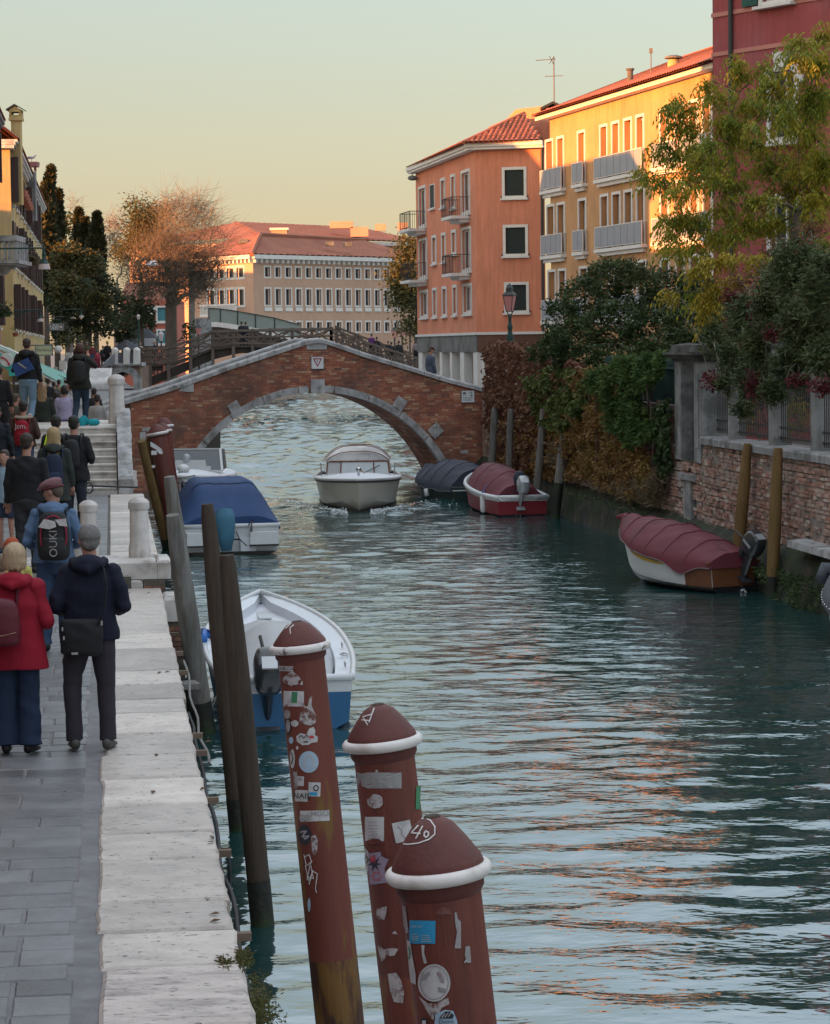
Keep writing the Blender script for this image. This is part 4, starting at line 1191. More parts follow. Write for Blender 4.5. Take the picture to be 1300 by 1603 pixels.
ztop=[spec[3][3],spec[10][3],spec[17][3]];zbot=[spec[3][1],spec[10][1],spec[17][1]]
ww=spec[5][2]-spec[5][0];last=spec[6][2]
for px in(1036,1060,1082,1103):
 u_=onplane(px,300,YL,yU)[0]
 for a,b in zip(zbot,ztop):spec.append((u_,a,u_+ww,b))
rows=[[],[],[]]
fixed=[]
for h in spec:
 k=min(range(3),key=lambda i:abs((h[1]+h[3])/2-(ztop[i]+zbot[i])/2))
 fixed.append((h[0],ztop[k]-2.35,h[2],ztop[k],k))
holes=[f[:4]for f in fixed]
yb.wall('wall',YL,yU,yN,yW,2.0,zYe,holes,m_yellow)
for i,h in enumerate(holes):
 yb.window(YL,yU,yN,h,0.13,0.30,sash=1,mull=.05,curtain=(0.05,0.72)if i%3 else(0.3,1.0),trans=0)
for k in range(3):
 zb_=ztop[k]-2.35
 groups=[(0,1),(2,2),(3,6)]
 for ga,gb in groups:
  ua=fixed[ga][0]-.35;ub=fixed[gb][2]+.35
  balcony(yb,YL,yU,yN,ua,ub,zb_-.12,1.05,0.30,m_trim,m_trim,m_fros)
 for px in(1028,1074):
  u_=onplane(px,300,YL,yU)[0]
  balcony(yb,YL,yU,yN,u_,u_+3.0,zb_-.12,1.05,0.30,m_trim,m_trim,m_fros)
mb=MB();mb.fbox(YL,yU,yN,-.9,yW+.5,zYe+.002,zYe+.22,-.2,.5);yb.put(mb,'eaves',m_cream)
yE=YL-yN*9
mb=MB();mb.prism([YL+Vector((0,0,2)),YL+Vector((0,0,zYe)),yE+Vector((0,0,zYe)),yE+Vector((0,0,2))],yU*.01)
mb.prism([up(YL-yU*1.0-yN*.6,2),up(YL-yU*1.0-yN*.6,zYe-.02),up(YL-yN*.6,zYe-.02),up(YL-yN*.6,2)],-yN*.02)
mb.prism([up(YR,2),up(YR,zYe),up(YR-yN*9,zYe),up(YR-yN*9,2)],yU*.01)
mb.prism([up(YL-yN*9,2),up(YL-yN*9,zYe),up(YR-yN*9,zYe),up(YR-yN*9,2)],yN*.01)
yb.put(mb,'wall',m_yellow)
e0_=up(YL+yN*.75-yU*.9,zYe+.225);e1_=up(YR+yN*.75+yU*.5,zYe+.225)
yrz=zYe+.225+2.15
ra_=up(YL-yN*4.5+yU*5.5,yrz);rb_=up(YR-yN*4.5,yrz)
tiled_roof(yb,[e0_,e1_,rb_,ra_],e0_,e1_,.3,m_roof,step=None,amp=.05)
e2_=up(YL-yN*9.6-yU*.9,zYe+.225)
mb=MB();mb.add([e0_,ra_,e2_],[(0,1,2)]);mb.add([ra_,rb_,up(YR-yN*9.6,zYe+.225),e2_],[(0,1,2,3)]);yb.put(mb,'roof',m_roof)
mb=MB();mb.tube([ra_,rb_],.1,6);yb.put(mb,'ridge_tiles',m_roof)
c=P(1055,98,113);mb=MB();mb.lathe([(.28,-1.2),(.28,.0),(.22,.15)],14,c);yb.put(mb,'chimney',m_yel2)
mb=MB();mb.lathe([(.42,.2),(.42,.26),(.2,.34)],14,c);yb.put(mb,'chimney_cap',m_concrete)
c=P(987,117,116);mb=MB();mb.lathe([(.14,-.8),(.14,.2),(.2,.22),(.2,.3)],10,c);yb.put(mb,'vent_pipe',m_concrete)
c=P(1019.5,79,115);mb=MB();mb.tube([c-Vector((0,0,1.6)),c],.025,6);mb.box(c,(.15,.15,.22));yb.put(mb,'weather_mast',m_concrete)
a_=P(868,172,137);b_=P(868.5,88,137)
an=empty('tv_aerial',a_,0,'thin television aerial with two crossbars on the orange building roof','aerial')
mb=MB();H=(b_-a_).z;mb.tube([(0,0,-.3),(0,0,H)],.035,6);mb.build('mast',m_concrete,an)
mb=MB();mb.tube([(-1.0,0,H*.93),(.1,0,H*.95)],.022,5);mb.tube([(-.25,-.2,H),(0,.2,H*.86)],.02,5);mb.tube([(-.25,-.2,H*.86),(0,.2,H)],.02,5)
mb.tube([(-.5,0,H*.63),(.5,0,H*.64)],.022,5);mb.build('crossbar',m_concrete,an)
CL=P(1117,250,75);CL.z=0
cU=Vector((.587,-.81,0)).normalized();cN=Vector((cU.y,-cU.x,0))
cb=Bld('crimson_building',(CL.x,CL.y,1.5),'tall crimson rendered house with pale pink bands, white sills and green shutters','building')
z6b=lambda x,y:(980+x/3.083,y/3.083)
z8=lambda x,y:(1100+x/6.5,y/6.5)
def cpt(px,py):return onplane(px,py,CL,cU)
zt1=cpt(1170,0)[1]+3
uw0,zw0=cpt(*z8(560,60));uw1,_=cpt(*z8(940,20))
h1=(cpt(*z8(620,0))[0],zw0+.08,cpt(*z8(905,0))[0],zw0+2.0)
zs2=cpt(*z8(700,545))[1]
h2=(cpt(*z8(700,700))[0],zs2-2.5,cpt(*z8(700,700))[0]+1.0,zs2-.55)
uB=cpt(1165,310)
h3=(h2[0]+2.9,h2[1],h2[2]+2.9,h2[3]);h4=(h1[0]+3.2,h1[1],h1[2]+3.2,h1[3])
h5=(h2[0],h2[1]-3.7,h2[2],h2[3]-3.7);h6=(h3[0],h3[1]-3.7,h3[2],h3[3]-3.7)
hs=[h1,h2,h3,h4,h5,h6]
cb.wall('wall',CL,cU,cN,16.0,1.0,zt1,hs,m_pinkred)
mb=MB();mb.prism([up(CL,1),up(CL,zt1),up(CL-cN*10,zt1),up(CL-cN*10,1)],cU*.02);
mb.prism([up(CL+cU*16,1),up(CL+cU*16,zt1),up(CL+cU*16-cN*10,zt1),up(CL+cU*16-cN*10,1)],-cU*.02);mb.add([up(CL,zt1),up(CL+cU*16,zt1),up(CL+cU*16-cN*10,zt1),up(CL-cN*10,zt1)],[(0,1,2,3)])
cb.put(mb,'wall',m_pinkred)
for h in hs:
 cb.window(CL,cU,cN,h,0.14,0.18,frame=m_trim,sash=2,mull=.06,sill=0.18,proud=.07)
for h in(h1,h4):
 for(a_,b_)in((h[0]-.78,h[0]-.16),(h[2]+.16,h[2]+.78)):
  mb=MB();mb.fbox(CL,cU,cN,a_,b_,h[1]-.06,h[3],.075,.13)
  k=h[1]
  while k<h[3]:mb.fbox(CL,cU,cN,a_+.05,b_-.05,k,k+.04,.131,.145);k+=.08
  cb.put(mb,'shutter',m_green)
for(pa,pb)in(((115,135),(115,178)),((115,535),(115,577))):
 za_=cpt(*z8(*pa))[1];zb_=cpt(*z8(*pb))[1]
 mb=MB();mb.fbox(CL,cU,cN,-.03,16,zb_,za_,-.02,.035);cb.put(mb,'pink_band',m_pinkband)
for h in(h2,h3):
 c_=(h[0]+h[2])/2
 mb=MB();mb.prism([CL+cU*(c_+x)+cN*.0+Vector((0,0,z))for x,z in((-.18,h[3]+.1),(.18,h[3]+.1),(.3,zs2),(-.3,zs2))],cN*.16);cb.put(mb,'keystone',m_trim)
 mb=MB()
 for k in range(9):
  a=math.pi*(1-k/9);b=math.pi*(1-(k+1)/9);r_=.72
  q=[CL+cU*(c_+rr*math.cos(t))+Vector((0,0,h[3]-.38+rr*.62*math.sin(t)))+cN*.04 for t,rr in((a,r_),(b,r_),(b,r_+.2),(a,r_+.2))]
  mb.prism(q,cN*.06)
 cb.put(mb,'window_hood',m_trim)
u_p=cpt(1148,100)[0]
mb=MB();mb.tube([up(CL+cU*u_p+cN*.1,2),up(CL+cU*u_p+cN*.1,zt1)],.07,10);cb.put(mb,'downpipe',m_iron)
FC=P(396,400,300);FR=P(655,400,322);FLp=P(296,400,312)
FC.z=FR.z=FLp.z=0
fU=(FR-FC).normalized();fN=Vector((fU.y,-fU.x,0))
fU2=(FLp-FC).normalized();fN2=Vector((-fU2.y,fU2.x,0))
zFe=P(396,405,300).z;
fb=Bld('tan_palace',(FC.x,FC.y,1.5),'long tan office building with three rows of white framed windows across the water','building')
z8f=lambda x,y:(300+x/2.826,290+y/2.826)
def fh(x,y0,y1,O,U,wpx=24):
 ua,za=onplane(*z8f(x,y1),O,U);ub,zb=onplane(*z8f(x+wpx,y0),O,U);return(ua,za,ub,zb)
x_first,x_last=324,852
uA=onplane(*z8f(x_first,400),FC,fU)[0];uZ=onplane(*z8f(x_last,400),FC,fU)[0]
zr_=[(fh(324,361,405,FC,fU)),(fh(324,457,530,FC,fU)),(fh(324,605,650,FC,fU))]
zpan=fh(324,532,553,FC,fU)
wW=(uZ-uA)/12*.50
hs=[]
for i in range(14):
 u_=uA+(uZ-uA)*i/12
 for r_ in zr_:hs.append((u_,r_[1],u_+wW,r_[3]))
fW=(FR-FC).length
fb.wall('wall',FC,fU,fN,fW,1.0,zFe,hs,m_farwall)
for i,h in enumerate(hs):
 w=fb.window(FC,fU,fN,(h[0],h[1],h[2],h[3]),.17,.35,frame=m_trim,sash=1,mull=.06,sill=0)
 if i%3==1:
  mb=MB();mb.fbox(FC,fU,fN,h[0]-.17,h[2]+.17,zpan[1]-.1,h[1]-.26,.01,.12);fb.put(mb,'window_panel',m_trim,w)
W2=(FLp-FC).length
hs2=[]
for x in(205,162,118,75):
 ua=onplane(*z8f(x+10,380),FC,fU2)[0]
 for r_ in zr_:hs2.append((ua-.8,r_[1],ua+.8,r_[3]))
hs2=[h for h in hs2 if h[0]>.3 and h[2]<W2-.2]
fb.wall('wall',FC,fU2,fN2,W2,1.0,zFe,hs2,m_farwall)
for h in hs2:fb.window(FC,fU2,fN2,h,.25,.35,frame=m_trim,sash=1,mull=.08,sill=0)
ubal=onplane(*z8f(240,560),FC,fU2)[0]
zbal=onplane(*z8f(190,568),FC,fU2)[1]
mb=MB();mb.fbox(FC,fU2,fN2,2.0,10.5,zbal-.3,zbal,.0,1.3);mb.fbox(FC,fU2,fN2,2.0,10.5,zbal+1.0,zbal+1.2,1.1,1.3)
for k in range(24):mb.fbox(FC,fU2,fN2,2.1+k*.35,2.25+k*.35,zbal+.01,zbal+.99,1.12,1.28)
fb.put(mb,'balcony',m_trim)
mb=MB();B=mb.fbox
B(FC,fU,fN,-.6,fW,zFe+.01,zFe+.5,-.2,.9);B(FC,fU2,fN2,-.6,W2,zFe+.012,zFe+.49,-.2,.9)
fb.put(mb,'cornice',m_trim)
mb=MB()
for k in range(int(fW/.9)):mb.fbox(FC,fU,fN,k*.9,k*.9+.4,zFe-.45,zFe,.0,.45)
for k in range(int(W2/.9)):mb.fbox(FC,fU2,fN2,k*.9,k*.9+.4,zFe-.45,zFe,.0,.45)
fb.put(mb,'dentils',m_trim)
zFr=P(396,366,306).z
cF=FC+fN*.9+fN2*.9;D=13
def low(p):return up(p,zFe+.5)
cR=FR+fN*.9;cL_=FLp+fN2*.9
rf1=FC-fN*D*.5-fN2*D*.5;rf2=FR-fN*D*.75;rf3=FLp-fN2*D*.5
tiled_roof(fb,[low(cF),low(cR),up(rf2,zFr),up(rf1,zFr)],low(cF),low(cR),1.1,m_rooffar,amp=.12)
tiled_roof(fb,[low(cF),low(cL_),up(rf3,zFr),up(rf1,zFr)],low(cF),low(cL_),1.1,m_rooffar,amp=.12)
mb=MB();mb.tube([low(cF),up(rf1,zFr)],.3,6);mb.tube([up(rf1,zFr),up(rf2,zFr)],.3,6);fb.put(mb,'ridge_tiles',m_rooffar)
c=P(438,376,316);mb=MB();mb.box(c,(2.0,2.0,2.6));fb.put(mb,'chimney',m_farwall)
mb=MB();mb.box(c+Vector((0,0,1.4)),(2.4,2.4,.3));fb.put(mb,'chimney_cap',m_trim)
for(x,y)in((382,379),(517,383),(545,384)):
 c=P(x,y,309+(x-396)*.03);
 mb=MB();mb.box(c+Vector((0,-.6,.1)),(1.1,.8,.5));fb.put(mb,'skylight',m_concrete)
SL=P(402,370,345);SR=P(660,372,372);SL.z=SR.z=0
sb2=Bld('rear_palace',(SL.x,SL.y,1.5),'red tiled office wing rising behind the long tan building across the water','building')
sU=(SR-SL).normalized();sN=Vector((sU.y,-sU.x,0));
zS0=P(550,374,355).z;zS1=P(600,349,368).z
mb=MB();mb.prism([up(SL,1),up(SR,1),up(SR,zS0-.6),up(SL,zS0-.6)],-sN*26);sb2.put(mb,'wall',m_farwall)
mb=MB();mb.fbox(SL,sU,sN,-1,(SR-SL).length,zS0-.598,zS0-.1,-.2,1.0);sb2.put(mb,'cornice',m_trim)
tiled_roof(sb2,[up(SL+sN,zS0),up(SR+sN,zS0),up(SR-sN*13,zS1),up(SL-sN*13+sU*9,zS1)],up(SL+sN,zS0),up(SR+sN,zS0),1.2,m_rooffar,amp=.12)
mb=MB();mb.add([up(SL+sN,zS0),up(SL-sN*13+sU*9,zS1),up(SL-sN*26,zS0)],[(0,1,2)]);sb2.put(mb,'roof',m_rooffar)
for(x,y,w_,d_)in((535,352,3.4,1.0),(563,363,2.6,1.4),(596,356,1.6,1.0),(631,355,1.5,1.2)):
 c=P(x,y,362);mb=MB();mb.box(c,(w_,1.5,d_));sb2.put(mb,'dormer',m_farwall)
VPD=Vector((-0.1239+0.0,1,0));
def LB(Y,off=4.3):return Vector((-(650-173)/FPX*Y-off,Y,0))
def lplane(px,py):return onplane(px,py,LB(0),(LB(100)-LB(0)).normalized())
lU=(LB(100)-LB(0)).normalized();lN=Vector((lU.y,-lU.x,0))
def LY(px):
 return 4.3*FPX/(173-px)*1.0
def left_house(name,label,Y0,Y1,z1,wallm,off=0.0,floors=4,win=True,first=1.2,shutm=None,roof=True,detail=True,depth_b=10,rise=2.4):
 O=LB(Y0)+lN*off;W=(LB(Y1)-LB(Y0)).length
 b=Bld(name,(O.x,O.y,1.75),label,'building')
 holes=[]
 fh_=(z1-2.0)/floors
 if win:
  n=max(1,int((W-1.0)/(5.0 if W>30 else 2.6)))
  for f in range(1,floors):
   for k in range(n):
    u_=first+k*(W-1.4)/n
    holes.append((u_,2.0+f*fh_+.6,u_+1.0,2.0+f*fh_+2.5))
  for k in range(max(1,n//2)):
   u_=first+k*(W-1.4)/max(1,n//2);holes.append((u_,1.8,u_+1.6,4.2))
 b.wall('wall',O,lU,lN,W,1.5,z1,holes,wallm,depth=.25)
 for h in holes:
  if not detail:break
  b.window(O,lU,lN,h,.16,.2,frame=m_trim,sash=2)
  if h[1]>2.5:
   for(a_,c_)in((h[0]-.64,h[0]-.15),(h[2]+.15,h[2]+.64)):
    mb=MB();mb.fbox(O,lU,lN,min(a_,c_),max(a_,c_),h[1]-.05,h[3]+.1,.03,.09 if random.random()<.82 else .34);b.put(mb,'shutter',shutm or m_shut)
 mb=MB();p0=O;p1=O+lU*W;q0=O-lN*depth_b;q1=p1-lN*depth_b
 for a_,c_ in((p0,q0),(p1,q1),(q0,q1)):mb.add([up(a_,1),up(c_,1),up(c_,z1),up(a_,z1)],[(0,1,2,3)])
 b.put(mb,'wall',wallm)
 mb=MB()
 for d_,e_,zz in((.16,.14,0),(.26,.12,.15),(.36,.12,.28)):
  mb.fbox(O,lU,lN,-.3,W+.3,z1+zz+.002,z1+zz+e_,-.2,d_);mb.fbox(O,-lN,-lU,-.2,depth_b,z1+zz+.003,z1+zz+e_-.002,.0,.3)
 b.put(mb,'cornice',m_moulding if wallm is m_rose else m_trim)
 zr_=z1+.42
 mb=MB();a_,c_=p0+lN*.38-lU*.4,p1+lN*.38+lU*.3;m1,m2=p0-lN*depth_b/2-lU*.4,p1-lN*depth_b/2+lU*.3
 tiled_roof(b,[up(a_,zr_),up(c_,zr_),up(m2,zr_+rise),up(m1,zr_+rise)],up(a_,zr_),up(c_,zr_),.3,m_roof,amp=.06)
 mb.add([up(m1,zr_+rise),up(m2,zr_+rise),up(q1,zr_),up(q0,zr_)],[(0,1,2,3)]);mb.add([up(a_-lN*.8,zr_),up(m1,zr_+rise),up(q0-lU*.4,zr_)],[(0,1,2)]);b.put(mb,'roof',m_roof)
 return b,O,W
Yc=113.6;Ye=LY(74)
lb1,LO1,LW1=left_house('yellow_house','tall pale yellow house with brown shutters at the left, its end wall lit gold',Yc,Ye,P(28,232,Yc).z,m_yel2,floors=4,rise=4.2)  # hidden roof ridge raised so its shade covers the orange building
lb2,LO2,LW2=left_house('rose_house','dull rose coloured house with heavy grey cornice at the left edge',94,106.8,P(17,205,106.8).z,m_rose,off=-.30,floors=4)
left_house('rear_shade_house','low unseen house added for shade behind the gap between the rose and yellow houses',97,110,11.8,m_yel2,off=-14,floors=3,win=False,detail=False,rise=.6)  # added out of view to shade the lower end wall of the yellow house
left_house('canal_shade_house','low unseen house added for shade before the rose house on the left bank',83,93,10.6,m_yel2,off=-1.0,floors=3,win=False,detail=False,rise=1.2)  # added out of view, kept low so sun reaches the ochre facade above it
left_house('canal_shade_house','low unseen house added to shade the near quay',-40,24,8.0,m_rose,off=-1.0,floors=2,win=False,detail=False)  # added out of view to keep low sun off the near quay
left_house('canal_shade_house','plain unseen house added for shade further up the left bank',25,50,13.0,m_yel2,off=-1.0,floors=4,win=True,detail=False)  # added out of view, height chosen for the shade it throws
left_house('canal_shade_house','tall unseen house added for shade opposite the brick bridge',51,82,18.5,m_yel2,off=-1.0,floors=5,win=True,detail=False)  # added out of view, tall enough to shade the crimson building
for ya_,yb_,z_,l_ in((150,196,11.4,'nearest'),(197,243,15.0,'middle'),(244,300,15.5,'furthest')):left_house('rear_shade_house','plain unseen house added for shade behind the left bank trees, '+l_+' of the row',ya_,yb_,z_,m_rose,off=-17,floors=4,win=False,detail=False)  # unseen row added to shade the far trees and tan building low down
def chimney(px,py_top,py_bot,Y,w,label):
 a_,b_=P(px,py_top,Y),P(px,py_bot,Y);h=a_.z-b_.z
 e=empty('chimney_stack',(b_.x,b_.y,b_.z),0);e.parent=lb1.e;e.matrix_parent_inverse=Matrix.Translation(-lb1.L);e['label']=label
 return e,h
e,h=chimney(26.5,166,228,Yc+1.5,1,'tall square chimney with a little gabled cap')
mb=MB();mb.box((0,0,h*.15-1),(.42,.6,h*1.1+2),0);mb.build('stack',m_yel2,e)
mb=MB();mb.box((0,0,h*.66),(.60,.75,.12));mb.box((0,0,h*.73),(.56,.7,.14));mb.box((-.22,0,h*.8),(.1,.7,.16));mb.box((.22,0,h*.8),(.1,.7,.16));mb.build('collar',m_yel2,e)
mb=MB();mb.prism([(-.27,-.4,h*.84),(.27,-.4,h*.84),(.27,-.4,h*.9),(0,-.4,h*.99),(-.27,-.4,h*.9)],(0,.8,0));mb.build('gable',m_yel2,e)
mb=MB()
for sx in(-1,1):mb.prism([(sx*.4,-.5,h*.88),(0,-.5,h*1.01),(0,-.5,h*1.04),(sx*.4,-.5,h*.91)],(0,1.0,0))
mb.build('cap_tiles',m_concrete,e)
e,h=chimney(50,253,290,LY(52),1,'grey chimney with flared top where a gull stands')
mb=MB();mb.box((0,0,-.6),(.45,.5,h+1.4));mb.build('stack',m_moulding,e)
mb=MB()
for sx,sy in((-.2,-.2),(.2,-.2),(.2,.2),(-.2,.2)):mb.box((sx,sy,h*.70),(.08,.08,.25))
mb.box((0,0,h*.88),(.75,.75,.26),taper=1.08);mb.build('collar',m_rose,e)
m_timber=mat('grey_timber',(0.12,0.09,0.075),0.85,0.25,1.2,0.2,12,objr=.12)
m_dktimber=mat('dark_timber',(0.045,0.035,0.03),0.9,0.3,0.8,0.2,10)
YW=172.0
wbr=empty('timber_footbridge',P(420,560,YW),0,'long dark timber footbridge with crossed rail panels behind the brick bridge','bridge')
WL=Vector(wbr.location)
def wput(mb,name,m_,parent=None,**k):
 mb.v=[tuple(Vector(p)-WL)for p in mb.v];return mb.build(name,m_,parent or wbr,**k)
z4=lambda x,y:(130+x/4.483,480+y/4.483)
z5b=lambda x,y:(400+x/4.333,470+y/4.333)
top_px=[z4(395,295),z4(470,293),z4(600,290),z4(755,235),z4(910,173),z4(1055,168),z4(1190,166),(423,516.5),z5b(250,197),z5b(383,195),z5b(515,193)]
dk=[z4(395,405),z4(470,402),z4(600,395),z4(755,345),z4(910,285),z4(1055,268),z4(1190,266),(423,541),z5b(250,300),z5b(383,298),z5b(515,296)]
topR=[z5b(515,193),z5b(590,222),z5b(663,250),z5b(740,283),z5b(815,305),z5b(890,330),z5b(962,352),z5b(1035,375),z5b(1100,395)]
dkR=[z5b(515,296),z5b(590,325),z5b(663,352),z5b(740,385),z5b(815,408),z5b(890,433),z5b(962,455),z5b(1035,475),z5b(1100,495)]
def railing_run(tp,bt,Y,dY=0.0,side=0):
 for i in range(len(tp)):
  y_=Y+dY*i
  t,b=P(*tp[i],y_),P(*bt[i],y_)
  t.y=b.y=y_
  mb=MB();long=0.55 if i and i<99 else 0.2
  mb.beam(b-Vector((0,0,2.0 if side==0 else .2)),t+Vector((0,0,.12)),.22,.22,up=(0,1,0));wput(mb,'rail_post',m_timber)
  if i+1<len(tp):
   y2=Y+dY*(i+1)
   t2,b2=P(*tp[i+1],y2),P(*bt[i+1],y2)
   o=Vector((0,-.14,0))
   mb=MB();mb.beam(t+o,t2+o,.12,.16);wput(mb,'top_rail',m_timber)
   mb=MB();tb,tb2=b+(t-b)*.12,b2+(t2-b2)*.12;mb.beam(tb+o,tb2+o,.10,.13);wput(mb,'lower_rail',m_timber)
   mm_,mm2=b+(t-b)*.55,b2+(t2-b2)*.55
   mb=MB();mb.beam(mm_+o*1.2,mm2+o*1.2,.06,.09);wput(mb,'mid_rail',m_timber)
   for p_,q_ in((tb,t2),(t,tb2)):
    mb=MB();mb.beam(p_+o*.7,q_+o*.7,.05,.11);wput(mb,'cross_brace',m_timber)
railing_run(top_px,dk,YW)
railing_run(topR,dkR,YW,0)
W_=4.2
railing_run([(x,y+1)for x,y in top_px[::2]],[(x,y+1)for x,y in dk[::2]],YW+W_,0,1)
railing_run([(x+8,y-2.5)for x,y in topR[::2]],[(x+8,y-2.5)for x,y in dkR[::2]],YW+W_,0,1)
mb=MB();dd=dk+dkR[1:]
for i in range(len(dd)-1):
 a_,b_=P(*dd[i],YW),P(*dd[i+1],YW)
 v=[a_,b_,b_+Vector((0,W_,0)),a_+Vector((0,W_,0))]
 mb.prism([p-Vector((0,0,.18))for p in v],(0,0,.16))
wput(mb,'deck',m_timber)
bt=[z4(400,580),z4(470,560),z4(600,505),z4(755,440),z4(910,372),z4(1055,335),z4(1190,315),(423,553),z5b(250,345),z5b(383,338),z5b(515,345)]+[(x,y+16)for x,y in dkR[1:]]
tpb=[(x,y+(26 if i<1 else 20 if i<3 else 3))for i,(x,y)in enumerate(dd)]
tpb=[z4(400,520),z4(470,495),z4(600,440),z4(755,375)]+[(x,y+2)for x,y in dd[4:]]
for yy in(YW+.2,YW+W_-.3):
 mb=MB()
 for i in range(len(bt)-1):
  v=[P(*bt[i],yy),P(*bt[i+1],yy),P(*tpb[i+1],yy),P(*tpb[i],yy)]
  mb.prism(v,(0,.3,0))
 wput(mb,'arch_beam',m_dktimber)
mb=MB();a_,b_=P(*z4(395,412),YW),P(*z4(560,412),YW);mb.beam(a_-Vector((0,-.3,.2)),b_-Vector((0,-.3,.2)),.3,.35);wput(mb,'deck_beam',m_dktimber)
ab=empty('abutment',P(185,600,165),0,'brick abutment with a pale round arch ring and white balustrade left of the timber footbridge','abutment')
AL=Vector(ab.location)
def aput(mb,name,m_,**k):
 mb.v=[tuple(Vector(p)-AL)for p in mb.v];return mb.build(name,m_,ab,**k)
z2=lambda x,y:(x/4.454,480+y/4.454)
z8z=lambda x,y:(80+x/4.715,560+y/4.715)
m_tanbrick=mat('tan_brick',(0.24,0.15,0.11),0.9,0.3,1.5,0.3,6,c2=(0.16,0.11,0.09),c2s=.8)
Ya=166
cA_=P(*z4(284,530),Ya);rA_=(z4(0,530)[1]-z4(0,455)[1])/FPX*Ya
mb=MB()
topz=P(*z4(300,418),Ya).z
xr=P(*z4(402,500),Ya).x;xl=P(*z4(212,500),Ya).x
n=16
for i in range(n):
 a=math.pi*i/n;b=math.pi*(i+1)/n
 p,q=cA_+Vector((math.cos(a)*rA_,0,math.sin(a)*rA_)),cA_+Vector((math.cos(b)*rA_,0,math.sin(b)*rA_))
 x0,x1=(p.x,q.x)
 mb.prism([p,Vector((p.x,Ya,topz)),Vector((q.x,Ya,topz)),q],(0,6,0))
mb.prism([Vector((cA_.x+rA_,Ya,-2)),Vector((xr,Ya,-2)),Vector((xr,Ya,topz)),Vector((cA_.x+rA_,Ya,topz))],(0,6,0))
mb.prism([Vector((xl-4,Ya,-2)),Vector((cA_.x-rA_,Ya,-2)),Vector((cA_.x-rA_,Ya,topz)),Vector((xl-4,Ya,topz))],(0,6,0))
aput(mb,'pier',m_tanbrick)
mb=MB()
for i in range(n):
 a=math.pi*i/n;b=math.pi*(i+1)/n;r2=rA_+.45
 f=lambda t,r_:cA_+Vector((math.cos(t)*r_,-.15,math.sin(t)*r_))
 mb.prism([f(a,rA_-.03),f(a,r2),f(b,r2),f(b,rA_-.03)],(0,.6,0))
for sx in(-1,1):mb.box((cA_.x+sx*(rA_+.21),Ya+.15,cA_.z-2.0),(.48,.6,3.98))
aput(mb,'arch_ring',m_coping)
mb=MB();mb.box(((xl+xr)/2,Ya+1,topz+.12),(xr-xl+.3,2.5,.22));aput(mb,'cornice',m_coping)
m_bal=mat('balustrade_glass',(0.10,0.10,0.12),0.3,0.1,2,0)
pxs=[z4(x,0)[0]for x in(225,308,378)]
for x_ in pxs:
 t,b=P(x_,z4(0,308)[1],Ya-.2),P(x_,z4(0,405)[1],Ya-.2)
 mb=MB();mb.beam(b,t,.42,.42,up=(0,1,0));mb.sphere(t,(.24,.24,.22),8,6);aput(mb,'white_post',m_trim)
for xa,xb in zip(pxs[:-1],pxs[1:]):
 t,b=P(xa,z4(0,322)[1],Ya),P(xb,z4(0,400)[1],Ya)
 mb=MB();mb.box(((t.x+b.x)/2,Ya-.2,(t.z+b.z)/2),(abs(b.x-t.x)-.45,.08,t.z-b.z));aput(mb,'balustrade_panel',m_bal)
for(x0,y0,x1,y1)in((455,390,355,560),):
 p0,p1=P(*z2(480,400),160),P(*z2(400,500),150)
 mb=MB();mb.beam(p0,p1,.5,.45);aput(mb,'stair_string',m_trim)
 for k,(x,yt,yb)in enumerate(((485,320,410),(435,375,450),(405,420,490),(440,380,440))):
  t,b=P(*z2(x,yt),158-k*3),P(*z2(x,yb),158-k*3)
  mb=MB();mb.beam(b,t,.4,.4,up=(0,1,0));aput(mb,'white_post',m_trim)
 v=[P(*z2(478,330),159),P(*z2(478,395),159),P(*z2(420,470),151),P(*z2(420,400),151)]
 mb=MB();mb.prism(v,(.05,.1,0));aput(mb,'balustrade_panel',m_bal)
 v=[P(*z2(798,320),Ya-.3),P(*z2(798,400),Ya-.3),P(*z2(715,425),Ya-8),P(*z2(715,400),Ya-8)]
 mb=MB();mb.prism(v,(.05,.1,0));aput(mb,'balustrade_panel',m_bal)
gbp=[z4(885,105),z4(1280,165),z5b(0,195-8),(470,515)]
gb_=empty('glass_footbridge',P(380,510,230),0,'pale curved footbridge with a glass balustrade behind the timber footbridge','bridge')
GL=Vector(gb_.location)
pa=[P(327,503.5,232),P(345,504.5,231),P(372,508.5,230),P(400,513.5,229),P(430,519,228),P(470,530,227)]
m_bglass=mat('balustrade_glass_green',(0.22,0.26,0.24),0.25,0.1,2,0)
mb=MB()
for a_,b_ in zip(pa[:-1],pa[1:]):mb.prism([a_,b_,b_-Vector((0,0,.45)),a_-Vector((0,0,.45))],(0,5,0))
mb.v=[tuple(Vector(p)-GL)for p in mb.v];mb.build('fascia',m_trim,gb_)
mb=MB()
for a_,b_ in zip(pa[:-1],pa[1:]):mb.prism([a_-Vector((0,0,.46)),b_-Vector((0,0,.46)),b_-Vector((0,-.3,2.4)),a_-Vector((0,-.3,2.6))],(0,4,0))
mb.v=[tuple(Vector(p)-GL)for p in mb.v];mb.build('underside',m_dktimber,gb_)
for a_,b_ in zip(pa[:-1],pa[1:]):
 mb=MB();mb.prism([a_+Vector((0,.05,0)),b_+Vector((0,.05,0)),b_+Vector((0,.05,1.25)),a_+Vector((0,.05,1.25))],(0,.04,0));mb.v=[tuple(Vector(p)-GL)for p in mb.v];mb.build('glass_panel',m_bglass,gb_)
 mb=MB();mb.beam(a_+Vector((0,0,1.28)),b_+Vector((0,0,1.28)),.09,.07);mb.beam(a_,a_+Vector((0,0,1.3)),.09,.09,up=(0,1,0));mb.v=[tuple(Vector(p)-GL)for p in mb.v];mb.build('handrail',m_iron,gb_)
